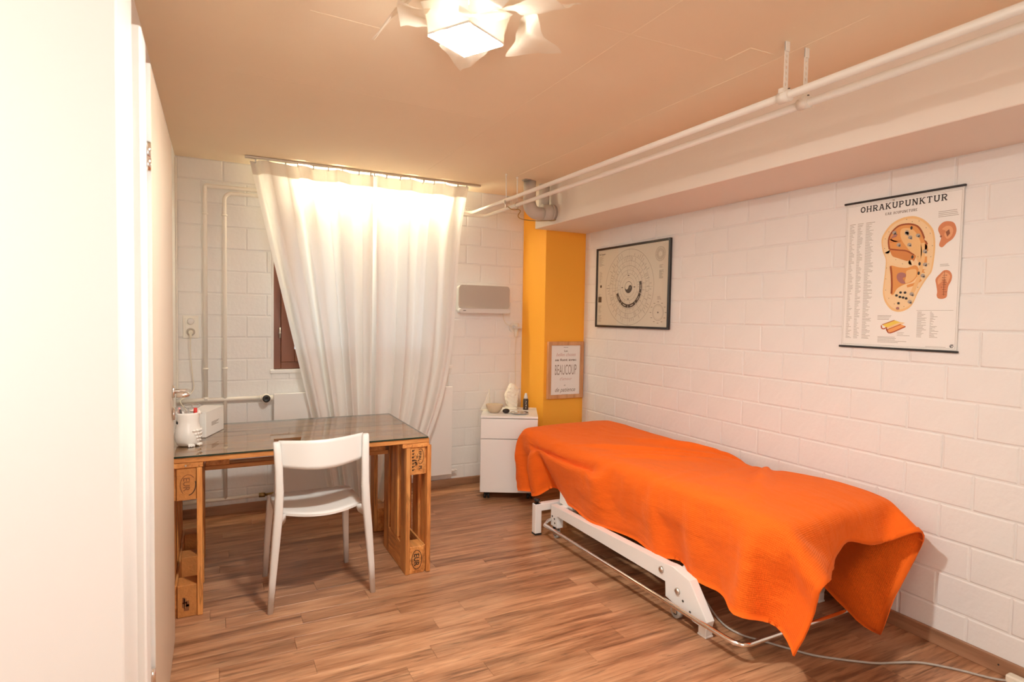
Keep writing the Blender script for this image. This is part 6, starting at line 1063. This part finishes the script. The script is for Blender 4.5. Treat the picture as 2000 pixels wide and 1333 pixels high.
# ------------------------------------------------------------------ rolling cabinet and what stands on it
ROT = math.radians(-27.5); CF = (1.744, 3.915)
cb = thing('rolling_cabinet', 'white drawer cabinet on black casters in the corner by the ochre column', 'cabinet', (*CF, 0), ROT)
W_, D_, B0, T0 = .424, .44, .058, .63
cm = MB().box(0, .016, .018, D_, B0, T0-.016, b=.001).box(W_-.016, W_, .018, D_, B0, T0-.016, b=.001).box(.016, W_-.016, .018, D_, B0, B0+.016).box(.016, W_-.016, D_-.012, D_, B0+.016, T0-.016).box(.016, W_-.016, .02, D_-.012, .44, .452)
obj('carcass', cm, M_cab, cb, local=True)
obj('top_panel', MB().box(0, W_, 0, D_, T0-.0155, T0, b=.0015), M_cab, cb, local=True)
obj('upper_drawer', MB().box(.002, W_-.002, 0, .017, .462, T0-.020, b=.0015), M_cab, cb, local=True)
obj('lower_drawer', MB().box(.002, W_-.002, 0, .017, B0+.002, .457, b=.0015), M_cab, cb, local=True)
for x, y in ((.05, .06), (W_-.05, .06), (.05, D_-.05), (W_-.05, D_-.05)):
    o = obj('caster', MB().tube([(x-.022, y, .024), (x-.006, y, .024)], .0235, 20).tube([(x+.006, y, .024), (x+.022, y, .024)], .0235, 20), M_black, cb, local=True)
    obj('swivel', MB().box(x-.016, x+.016, y-.012, y+.020, .036, .057, b=.004).tube([(x-.023, y, .024), (x+.023, y, .024)], .006, 8), M_black, o, local=True)
    WM[o.name] = WM[cb.name]
bo = thing('clay_bowl', 'small sand coloured bowl on the left of the white cabinet', 'bowl', (1.905, 4.02, T0))
obj('bowl_body', MB().lathe([(.030, .001), (.034, .003), (.050, .020), (.064, .045), (.068, .062), (.0655, .063), (.060, .045), (.046, .022), (.030, .010), (0, .008)], (1.905, 4.02, T0), 32), M_clay, bo)
fg = thing('sail_figurine', 'cream sail shaped figurine standing behind the sand coloured bowl', 'figurine', (1.900, 4.135, T0))
obj('stand', MB().lathe([(.055, 0), (.056, .008), (.03, .012), (0, .012)], (1.900, 4.135, T0), 20), M_whitec, fg)
for pl_ in ([(-.055, 0), (.012, 0), (.004, .125), (-.022, .06)], [(.018, 0), (.05, 0), (.022, .085)]):
    sl = MB().prism(pl_, -.004, .004, 'XZ')
    for v in sl.bm.verts: v.co = Vector((1.900, 4.135, T0+.012)) + v.co
    obj('sail', sl, M_pipe, fg)
obj('mast', MB().tube([(1.914, 4.135, T0+.01), (1.912, 4.135, T0+.165)], .0035, 8), M_whitec, fg)
ck = thing('crystal_lamp', 'rough milky white crystal block lamp on the back of the cabinet', 'crystal lamp', (2.105, 4.125, T0))
bm = bmesh.new(); bmesh.ops.create_cube(bm, size=2); bmesh.ops.subdivide_edges(bm, edges=bm.edges[:], cuts=9, use_grid_fill=True)
rg = random.Random(21); pl = [(Vector((rg.gauss(0, 1), rg.gauss(0, 1), rg.gauss(0, .6))).normalized(), rg.uniform(.92, 1.18)) for _ in range(34)]
for v in bm.verts:
    k = min([1.0] + [h_/d_ for n_, h_ in pl for d_ in [v.co.dot(n_)] if d_ > .3])
    c_ = v.co*k; s_ = 1 - .16*max(0, c_.z)**2
    v.co = Vector((2.105 + c_.x*.056*s_ + .004*math.sin(23*c_.z+9*c_.y), 4.125 + c_.y*.046*s_ + .004*math.sin(19*c_.z+7*c_.x), T0 + .016 + (c_.z+1)*.094 - .02*abs(c_.x)*max(0, c_.z)))
cmb = MB(); cmb.bm.free(); cmb.bm = bm
obj('crystal', cmb, M_crystal, ck)
obj('lamp_base', MB().lathe([(.052, 0), (.055, .006), (.052, .020), (0, .020)], (2.105, 4.125, T0), 28), M_whitec, ck)
st = thing('dark_stone', 'polished black stone lying between the bowl and the silver dish', 'stone', (1.972, 3.952, T0))
sb = bmesh.new(); bmesh.ops.create_uvsphere(sb, u_segments=22, v_segments=14, radius=1)
for v in sb.verts: v.co = Vector((1.972+v.co.x*.029*(1+.12*v.co.y), 3.952+v.co.y*.023, T0+.0185+v.co.z*.0185)); 
for f in sb.faces: f.smooth = True
smb = MB(); smb.bm.free(); smb.bm = sb
obj('pebble', smb, mat('polished_black_stone', (.02, .014, .012), .12), st)
pt = thing('silver_dish', 'flat shiny silver dish at the front right of the white cabinet', 'dish', (2.062, 3.905, T0))
obj('dish_plate', MB().lathe([(.04, 0), (.06, .003), (.070, .010), (.068, .0115), (.058, .005), (0, .004)], (2.062, 3.905, T0), 36), M_chrome, pt)
for nm, lb_, x, y, rr, mm in (('shell', 'small pale shell in the silver dish, left one', 2.035, 3.91, .017, M_paper), ('pebble', 'small brown pebble in the silver dish, right of the shell', 2.078, 3.895, .014, M_clay)):
    tb = bmesh.new(); bmesh.ops.create_icosphere(tb, subdivisions=2, radius=1)
    for v in tb.verts: v.co = Vector((x+v.co.x*rr, y+v.co.y*rr*.8, T0+.0045+rr*.42+v.co.z*rr*.42))
    for f in tb.faces: f.smooth = True
    tm = MB(); tm.bm.free(); tm.bm = tb
    tag(obj(nm, tm, mm, loc=(x, y, T0+.004)), lb_, nm)
bt2 = thing('spray_bottle', 'small dark bottle with pointed white cap at the back of the cabinet', 'bottle', (2.196, 4.055, T0))
obj('bottle_body', MB().lathe([(.020, 0), (.0215, .003), (.0215, .080), (.017, .088), (.010, .090)], (2.196, 4.055, T0), 24), mat('dark_bottle', (.055, .035, .025), .35), bt2)
obj('cap', MB().lathe([(.0155, .088), (.0155, .100), (.009, .128), (.006, .132), (0, .132)], (2.196, 4.055, T0), 20), M_white, bt2)
p = Print((2.196, 4.055-.0222, T0), (1, 0, 0), (0, 0, 1), (0, -1, 0)); p.rect(-13, 14, -8, 22).rect(-11, 30, -6, 44).rect(-13, 52, -9, 58).rect(-10, 64, -5, 70)
p.build('bottle_print', M_paper, bt2)

# ------------------------------------------------------------------ framed quote on the column
qf = thing('framed_quote', 'oak framed quote print hanging on the ochre column', 'picture', (2.575, 4.085, .70))
QX0, QX1, QZ0, QZ1 = 2.398, 2.742, .702, 1.170
obj('frame', rect_frame(MB(), QX0, QX1, QZ0, QZ1, 4.058, 4.0845, .031, .002), M_oak, qf)
obj('print_sheet', MB().box(QX0+.028, QX1-.028, 4.070, 4.074, QZ0+.028, QZ1-.028), M_paperw, qf)
cxq = (QX0+QX1)/2
p = Print((cxq, 4.0697, QZ0), (1, 0, 0), (0, 0, 1), (0, -1, 0))
p.rect(-20, 418, 22, 421); p.text('Les', 2, 383, 24, width=34, bold=.3); p.text('se font avec', 2, 309, 26, width=206, bold=.9)
p.text('et', -4, 102, 20, width=17); p.text('de patience', -2, 55, 48, width=196, shear=.35, bold=.2); p.lines(-30, 22, 44, 34, 2, 2.5, (.7, 1))
p.build('lettering', M_inkm, qf)
p = Print((cxq, 4.0697, QZ0), (1, 0, 0), (0, 0, 1), (0, -1, 0)); p.text('belles choses', 2, 348, 40, width=190, shear=.35, bold=.2); p.text("d'amour", 2, 150, 34, width=120, shear=.3); p.build('rose_lettering', M_pink, qf)
p = Print((cxq, 4.0697, QZ0), (1, 0, 0), (0, 0, 1), (0, -1, 0)); p.text('BEAUCOUP', 2, 195, 70, width=208, sy=1.72); p.build('large_lettering', M_inkl if False else mat('warm_grey_ink', (.34, .28, .24), .7), qf)

# ------------------------------------------------------------------ framed clock chart on the right wall
cf = thing('framed_chart', 'black framed circular chart with a yin yang centre on the right wall', 'picture', (XR, 3.47, 1.297))
x0 = XR-.022
def side_frame(m, y0, y1, z0, z1, xa, xb, w, b=.002):
    m.box(xa, xb, y0, y0+w, z0, z1, b=b).box(xa, xb, y1-w, y1, z0, z1, b=b).box(xa, xb, y0+w, y1-w, z0, z0+w, b=b).box(xa, xb, y0+w, y1-w, z1-w, z1, b=b); return m
obj('frame', side_frame(MB(), 3.040, 3.893, 1.297, 1.920, x0, XR-.0005, .016), M_blackm, cf)
obj('print_sheet', MB().box(XR-.012, XR-.009, 3.052, 3.881, 1.309, 1.908), M_paper, cf)
p = Print((XR-.0122, 3.893, 1.297), (0, -1, 0), (0, 0, 1), (-1, 0, 0))
C0 = (408, 304); M_inkb = mat('bold_chart_ink', (.075, .055, .045), .7); M_inkc = mat('chart_ink', (.34, .28, .22), .7)
pd = Print((XR-.0122, 3.893, 1.297), (0, -1, 0), (0, 0, 1), (-1, 0, 0))
g = random.Random(8)
for rr, w_ in ((282, 1.6), (232, 1.2), (196, 1.2), (160, 1.6), (128, 1.2), (100, 1.2), (72, 1.0)): p.ring(*C0, rr, rr, w_*1.5)
for k in range(24):
    a = 2*PI*k/24+.13
    r0, r1 = (160, 232) if k % 2 else (100, 196)
    p.stroke([(C0[0]+r0*math.cos(a), C0[1]+r0*math.sin(a)), (C0[0]+r1*math.cos(a), C0[1]+r1*math.sin(a))], 1.6)
p.stroke([(408, 20), (408, 170)], 1.2).stroke([(408, 440), (408, 590)], 1.2).stroke([(135, 300), (270, 303)], 1).stroke([(550, 300), (680, 300)], 1)
for k in range(72):      # radial micro text
    a = 2*PI*k/72; r0 = g.choice((200, 206, 236, 238)); r1 = r0 + g.uniform(16, 40)
    p.stroke([(C0[0]+r0*math.cos(a), C0[1]+r0*math.sin(a)), (C0[0]+r1*math.cos(a), C0[1]+r1*math.sin(a))], 3.0)
for k in range(40):
    a = 2*PI*k/40; r0 = g.choice((108, 134, 166)); p.stroke([(C0[0]+r0*math.cos(a), C0[1]+r0*math.sin(a)), (C0[0]+(r0+14)*math.cos(a), C0[1]+(r0+14)*math.sin(a))], 2.4)
p.lines(30, 480, 110, 560, 13, 2.0).lines(40, 350, 78, 440, 12, 2.0).lines(28, 240, 66, 262, 3, 2.0).lines(34, 110, 84, 172, 9, 2.0).lines(34, 40, 84, 96, 8, 2.0)
p.lines(742, 352, 790, 412, 13, 2.0).lines(742, 425, 780, 448, 4, 2.0).lines(728, 206, 770, 232, 4, 2.0)
p.ring(739, 117, 56, 56, 2.5, n=40).ring(739, 117, 48, 48, 1.2, n=40).ring(749, 523, 50, 50, 2, n=40).ring(749, 523, 34, 34, 1.4, n=40).ring(749, 523, 20, 20, 1.2, n=30)
for k in range(12):
    a = 2*PI*k/12; p.rect(739+78*math.cos(a)-9, 117+74*math.sin(a)-2, 739+78*math.cos(a)+9, 117+74*math.sin(a)+2)
for k in range(28):
    a = 2*PI*k/28; p.stroke([(749+22*math.cos(a), 523+22*math.sin(a)), (749+48*math.cos(a), 523+48*math.sin(a))], 2.2)
p.build('chart_lines', M_inkc, cf)
# dark arc of five fields, yin yang, small marks
def field(a0, a1): pd.arcs(*C0, 140, 140, a0, a1, 26, 2)
A0, A1 = math.radians(197), math.radians(197+180)
for k in range(5):
    d = (A1-A0)/5; field(A0+k*d+.012, A0+(k+1)*d-.012)
pd.disc(408, 304, 44, lev=1, n=40)
pd.rect(28, 196, 72, 240).text('Die Organuhr', 30, 568, 20, align='LEFT', width=82, bold=.3); pd.disc(739, 117, 6).disc(60, 322, 12, lev=1)
for k in range(4): pd.rect(405+72*math.cos(PI/2*k)-10, 304+88*math.sin(PI/2*k)-3, 405+72*math.cos(PI/2*k)+10, 304+88*math.sin(PI/2*k)+3)
pd.build('chart_bold', M_inkb, cf)
pw = Print((XR-.0122, 3.893, 1.297), (0, -1, 0), (0, 0, 1), (-1, 0, 0))
up = [(408+41*math.cos(a), 304+41*math.sin(a)) for a in [math.radians(-12)+k*PI/18 for k in range(19)]]
x1, y1 = up[-1]; x2, y2 = up[0]; mx, my = (x1+x2)/2, (y1+y2)/2
ax_, ay_ = (x2-x1)/4, (y2-y1)/4
q1 = [(x1+ax_ + 20.5*math.cos(t), y1+ay_ + 20.5*math.sin(t)) for t in [math.radians(168)+k*PI/8 for k in range(9)]]
q2 = [(x2-ax_ + 20.5*math.cos(t), y2-ay_ + 20.5*math.sin(t)) for t in [math.radians(168)-k*PI/8 for k in range(9)]]
pw.poly(up + q1[1:] + q2[1:-1], 2); pw.disc(x2-ax_, y2-ay_, 0.01)
pw.disc(x1+ax_-0, y1+ay_-0, 0.01)
for k in range(5):
    d = (A1-A0)/5; a = A0+(k+.5)*d
    pw.stroke([(C0[0]+140*math.cos(a-.12), C0[1]+140*math.sin(a-.12)), (C0[0]+140*math.cos(a), C0[1]+140*math.sin(a)), (C0[0]+140*math.cos(a+.12), C0[1]+140*math.sin(a+.12))], 5, 3)
pw.build('chart_light', M_paper, cf)
pk = Print((XR-.0122, 3.893, 1.297), (0, -1, 0), (0, 0, 1), (-1, 0, 0)); pk.disc(x2-ax_, y2-ay_, 6, lev=3); pk.build('yin_dot', M_inkm, cf)
obj('cover_glass', MB().box(XR-.0175, XR-.0165, 3.055, 3.878, 1.312, 1.905), thin_glass('picture_glass', (.98, .98, .97), .04, 1.35), cf)

# ------------------------------------------------------------------ acupuncture wall chart
po = thing('ear_chart', 'hanging ear acupuncture chart with black rods, titled OHRAKUPUNKTUR', 'poster', (XR, 1.575, 1.25))
obj('sheet', MB().box(XR-.0045, XR-.0035, 1.318, 1.822, 1.256, 1.938), M_paperw, po)
for z, xa in ((1.941, 0), (1.253, 0)):
    obj('rod', MB().box(XR-.012, XR-.001, 1.312, 1.830, z-.0045, z+.0045, b=.002), M_black, po)
obj('hanger_hook', MB().lathe([(.004, 0), (.004, -.004)], (XR-.0045, 1.60, 1.927), 10, 'X'), M_steel, po)
def PR(): return Print((XR-.0046, 1.83, 1.25), (0, -1, 0), (0, 0, 1), (-1, 0, 0))
base=[(314,593),(267,590),(226,571),(197,537),(183,501),(191,449),(206,410),(206,366),(205,347),(201,296),(200,258),(207,226),(221,200),(243,178),(274,170),(303,178),(323,193),(336,215),(351,254),(372,295),(390,324),(403,347),(410,406),(411,464),(404,512),(392,537),(372,561),(348,580)]
fossa=[(257,561),(292,563),(327,550),(351,524),(369,486),(381,456),(372,433),(349,435),(333,418),(297,442),(225,455),(217,484),(218,516),(234,542)]
rim=[(221,456),(216,497),(228,530),(257,556),(298,560),(333,548),(353,524),(366,493),(379,462)]
anti=[(270,541),(316,535),(347,489),(360,434),(351,386),(330,418),(309,441),(271,497)]
fold=[(223,503),(260,486),(224,484)]
cymba=[(222,456),(262,449),(297,442),(327,425),(336,412),(323,388),(299,396),(263,411),(232,426)]
cymbaline=[(223,456),(262,448),(297,441),(328,421)]
crus=[(213,447),(230,414),(264,394),(300,385),(317,389)]
cavum=[(228,380),(265,371),(301,366),(335,375),(350,356),(348,332),(326,303),(292,292),(263,275),(249,250),(237,251),(239,294),(230,345)]
cavumline=[(230,378),(235,345),(239,294),(239,253)]
cavumlight=[(301,353),(338,357),(340,327),(321,306),(295,298),(299,329)]
s1=[(369,463),(378,432)]
s2=[(374,410),(374,383)]
s3=[(371,355),(368,340)]
s4=[(361,311),(333,291),(304,284)]
organ=[(259,328),(263,342),(278,347),(296,340),(297,326),(285,320),(298,298),(280,298),(265,311)]
m=[(279,257),(298,256),(262,244),(277,237),(291,234),(304,230),(272,209)]
m2=[(353,380),(351,339),(322,412),(313,541)]
g_=[(307,468),(261,472),(309,500),(375,376),(368,328),(326,249),(240,529),(294,525),(341,505),(372,433),(319,215),(294,519)]
dots=[(291,581),(315,568),(343,567),(373,534),(390,508),(401,454),(397,407),(390,377),(216,535),(201,505),(200,461),(213,371),(212,321),(213,270),(229,232),(350,278),(329,242),(254,206),(296,194),(252,406),(282,385),(345,411)]
purple=[(269,186)]
ear2=[(422,533),(437,549),(458,551),(478,542),(488,519),(487,496),(476,475),(456,460),(441,445),(431,446),(426,457),(432,480),(428,497),(420,516)]
ear2in=[(435,520),(451,532),(469,527),(477,509),(471,487),(456,477),(444,496),(449,512)]
ear2sh=[(449,507),(462,517),(466,499),(456,486)]
tragus=[(432,490)]
ear3=[(436,333),(451,346),(469,343),(480,325),(479,302),(469,279),(466,256),(464,233),(448,225),(432,228),(426,240),(427,257),(422,287),(419,311)]
ear3in=[(439,324),(452,337),(467,331),(474,317),(464,291),(455,309),(437,292),(430,287),(427,307)]
ear3line=[(452,341),(452,297),(452,239)]
yel=[(203,111),(257,132),(282,124),(223,98)]
cream=[(223,98),(282,124),(303,121),(241,88)]
org=[(221,85),(242,76),(306,106),(285,114)]
redl=[(200,108),(202,95),(213,92),(223,98),(226,86),(242,74),(306,105)]
logo=[(491,26)]
base, fossa, anti, cymba, cavum, cavumlight, organ, ear2, ear2in, ear3, ear3in = [crv(q_) for q_ in (base, fossa, anti, cymba, cavum, cavumlight, organ, ear2, ear2in, ear3, ear3in)]
rim, cymbaline, crus, cavumline, redl = [crv(q_, False) for q_ in (rim, cymbaline, crus, cavumline, redl)]
def inkmat(n, c): return mat('print_'+n, c, .6)
p = PR(); p.poly(base, 1); p.build('ear_base', inkmat('flesh', (.82, .53, .24)), po)
p = PR()
sm = [(u*.9+.1*305, v*.9+.1*390) for u, v in base]
p.poly([(u*.94+.06*300, v*.95+.05*385) for u, v in base], 2); p.build('ear_glow', inkmat('light_flesh', (.84, .62, .36)), po)
p = PR(); p.poly(fossa, 3).poly(cavum, 3).stroke(s1, 15, 3).stroke(s2, 15, 3).stroke(s3, 14, 3).stroke(s4, 12, 3); p.build('ear_hollows', inkmat('orange_flesh', (.72, .31, .085)), po)
p = PR(); p.poly(anti, 4).poly(cavumlight, 4).stroke([(326, 250), (352, 320), (365, 400), (362, 470)], 16, 4); p.build('ear_ridges', inkmat('pale_orange', (.80, .50, .22)), po)
p = PR(); p.poly(cymba, 5).poly(fold, 5).stroke([(224, 500), (240, 490), (270, 488)], 6, 5); p.build('ear_cymba', inkmat('rust_orange', (.62, .23, .06)), po)
p = PR(); p.stroke(rim, 7, 6).stroke(cymbaline, 6, 6).stroke(cavumline, 8, 6); p.build('ear_shadow_lines', inkmat('dark_rust', (.33, .075, .02)), po)
p = PR(); p.stroke(crus, 22, 7); p.disc(*crus[0], 11, lev=7).disc(*crus[-1], 11, lev=7); p.stroke([(376, 500), (370, 485), (378, 478)], 6, 7).stroke([(372, 350), (378, 346)], 8, 7); p.build('ear_crus', inkmat('cream_flesh', (.84, .64, .38)), po)
p = PR(); p.poly(organ, 8).disc(*purple[0], 7, 6, lev=8).poly([(225, 503), (250, 510), (255, 520), (240, 522)], 8); p.build('organ_marks', inkmat('mauve', (.40, .17, .15)), po)
p = PR()
for u, v in m: p.disc(u, v, 6, 5.5, lev=8, n=9)
for u, v in m2: p.disc(u, v, 5, 8, lev=8, n=9)
for u, v in dots: p.disc(u, v, 1.6, lev=8, n=6)
p.build('black_marks', M_ink, po)
p = PR()
for u, v in g_: p.disc(u, v, 9, 8, lev=8, n=8); p.disc(u+5, v-6, 5, lev=8, n=7)
p.build('grey_marks', inkmat('grey', (.40, .35, .30)), po)
mr_ = inkmat('red_flesh', (.62, .23, .10)); PR().poly(ear2, 1).build('small_ear', mr_, po); PR().poly(ear3, 1).build('ear_back_view', mr_, po)
p = PR(); p.poly(ear2in, 2).poly(ear3in, 2); p.build('small_ear_lights', inkmat('salmon', (.74, .36, .18)), po)
p = PR(); p.poly(ear2sh, 3).stroke(ear3line, 1.6, 3)
for k in range(9): p.disc(452+10*math.sin(k*1.7), 245+10*k, 2, lev=3, n=6); p.rect(446, 244+10*k, 460, 245.5+10*k, 3)
p.disc(*tragus[0], 4, lev=3); p.build('small_ear_marks', inkmat('brown', (.26, .09, .04)), po)
p = PR(); p.poly(yel, 1); p.build('section_yellow', inkmat('yellow', (.80, .60, .10)), po)
p = PR(); p.poly(cream, 2); p.build('section_cream', inkmat('sand', (.80, .55, .28)), po)
p = PR(); p.poly(org, 3); p.build('section_orange', inkmat('orange', (.80, .36, .12)), po)
p = PR(); p.stroke(redl, 5, 4).stroke([(203, 111), (257, 132)], 3, 4).stroke([(285, 114), (221, 86)], 3, 4); p.build('section_outline', inkmat('red_brown', (.45, .09, .02)), po)
# slab serif title, letter by letter
def slab(p, s, u0, v0, width, hgt, wd, ser=True, lev=1):
    G = {'O': .92, 'H': 1.0, 'R': .95, 'A': 1.0, 'K': 1.0, 'U': .98, 'P': .86, 'N': 1.0, 'T': .92, 'E': .84, 'C': .84, ' ': .5}
    tot = sum(G[c_] for c_ in s) + .16*(len(s)-1); k = width/tot; x = u0
    for c_ in s:
        w = G[c_]*k; h_ = hgt; i = w*.16
        def st(pts, ww=wd): p.stroke([(x+a*w, v0+b*h_) for a, b in pts], ww, lev)
        def sf(a, b, l=.30):
            if ser: p.rect(x+a*w-l*w/2, v0+b*h_-(wd*.28 if b > 0 else 0)-(wd*.28 if b > 0 else 0), x+a*w+l*w/2, v0+b*h_+(wd*.56 if b == 0 else 0), lev+1)
        if c_ == 'O': p.ring(x+w/2, v0+h_/2, w/2-wd/2, h_/2-wd/2, wd, lev, 30)
        elif c_ == 'C': p.arcs(x+w/2, v0+h_/2, w/2-wd/2, h_/2-wd/2, .8, 2*PI-.8, wd, lev, 30)
        elif c_ == 'H': st([(.18, 0), (.18, 1)]); st([(.82, 0), (.82, 1)]); st([(.18, .5), (.82, .5)], wd*.7); [sf(a, b, .36) for a in (.18, .82) for b in (0, 1)]
        elif c_ == 'A': st([(.16, 0), (.46, 1)], wd*.8); st([(.84, 0), (.52, 1)]); st([(.28, .34), (.74, .34)], wd*.6); sf(.14, 0, .34); sf(.86, 0, .34); sf(.44, 1, .3)
        elif c_ == 'K': st([(.18, 0), (.18, 1)]); st([(.80, 1), (.2, .42)], wd*.7); st([(.38, .6), (.84, 0)]); sf(.18, 0, .36); sf(.18, 1, .36); sf(.82, 1, .32); sf(.86, 0, .3)
        elif c_ == 'U': st([(.18, 1), (.18, .34)]); st([(.82, 1), (.82, .34)]); p.arcs(x+w/2, v0+.34*h_, .32*w, .34*h_-wd/2, PI, 2*PI, wd, lev, 30); sf(.18, 1, .38); sf(.82, 1, .38)
        elif c_ == 'N': st([(.18, 0), (.18, 1)], wd*.8); st([(.82, 0), (.82, 1)], wd*.8); st([(.18, 1), (.82, 0)]); sf(.18, 0, .36); sf(.82, 1, .36); sf(.12, 1, .24)
        elif c_ == 'T': st([(.5, 0), (.5, 1)]); p.rect(x+.06*w, v0+h_-wd*.7, x+.94*w, v0+h_, lev); p.rect(x+.06*w, v0+h_*.76, x+.06*w+wd*.6, v0+h_, lev); p.rect(x+.94*w-wd*.6, v0+h_*.76, x+.94*w, v0+h_, lev); sf(.5, 0, .4)
        elif c_ == 'E': st([(.2, 0), (.2, 1)]); p.rect(x+.06*w, v0+h_-wd*.7, x+.9*w, v0+h_, lev); p.rect(x+.06*w, v0, x+.94*w, v0+wd*.7, lev); st([(.2, .5), (.7, .5)], wd*.7)
        elif c_ in 'PR':
            st([(.2, 0), (.2, 1)]); p.arcs(x+.50*w, v0+.72*h_, .34*w, .28*h_-wd*.35, -PI/2, PI/2, wd*.85, lev, 30)
            st([(.2, 1-wd*.35/h_), (.52, 1-wd*.35/h_)], wd*.7); st([(.2, .46), (.52, .46)], wd*.7); sf(.2, 0, .4); sf(.12, 1, .24)
            if c_ == 'R': st([(.52, .46), (.84, 0)]); sf(.88, 0, .26)
        x += w + .16*k
p = PR(); slab(p, 'OHRAKUPUNKTUR', 79, 640, 371, 28, 5.2); p.build('title', M_ink, po)
p = PR(); slab(p, 'EAR ACUPUNCTURE', 196, 613, 137, 11.5, 2.2); p.build('subtitle', M_inkm, po)
p = PR()
for a_, b_ in ((10, 9), (16, 15)):
    p.rect(a_, b_, 520-a_, b_+.9).rect(a_, 690-b_, 520-a_, 690-b_+.9).rect(a_, b_, a_+.9, 690-b_).rect(520-a_, b_, 520-a_+.9, 690-b_+.9)
for u0, u1 in ((30, 58), (68, 96), (108, 150)):
    p.lines(u0, 42, u1, 585, 92, 1.7, (.35, 1.)); p.rect(u0, 588, u1, 590)
p.lines(352, 58, 392, 172, 22, 1.6).lines(404, 58, 450, 172, 22, 1.6, (.1, .8)).rect(348, 176, 492, 177.2)
p.lines(418, 570, 495, 599, 4, 2.0, (.85, 1)).lines(433, 362, 470, 374, 2, 1.8, (.8, 1)).lines(180, 132, 250, 156, 4, 1.7, (.6, 1)).lines(184, 28, 330, 58, 5, 1.7, (.5, 1)).lines(270, 60, 330, 80, 3, 1.4).lines(390, 18, 470, 22, 1, 1.4, (1, 1))
p.build('text_lines', M_inkl, po)['kind'] = 'stuff'
p = PR(); p.ring(*logo[0], 6, 6, 2.2).stroke([(487, 22), (490, 29), (498, 33)], 2.4).disc(490, 25, 2); p.build('logo', M_ink, po)
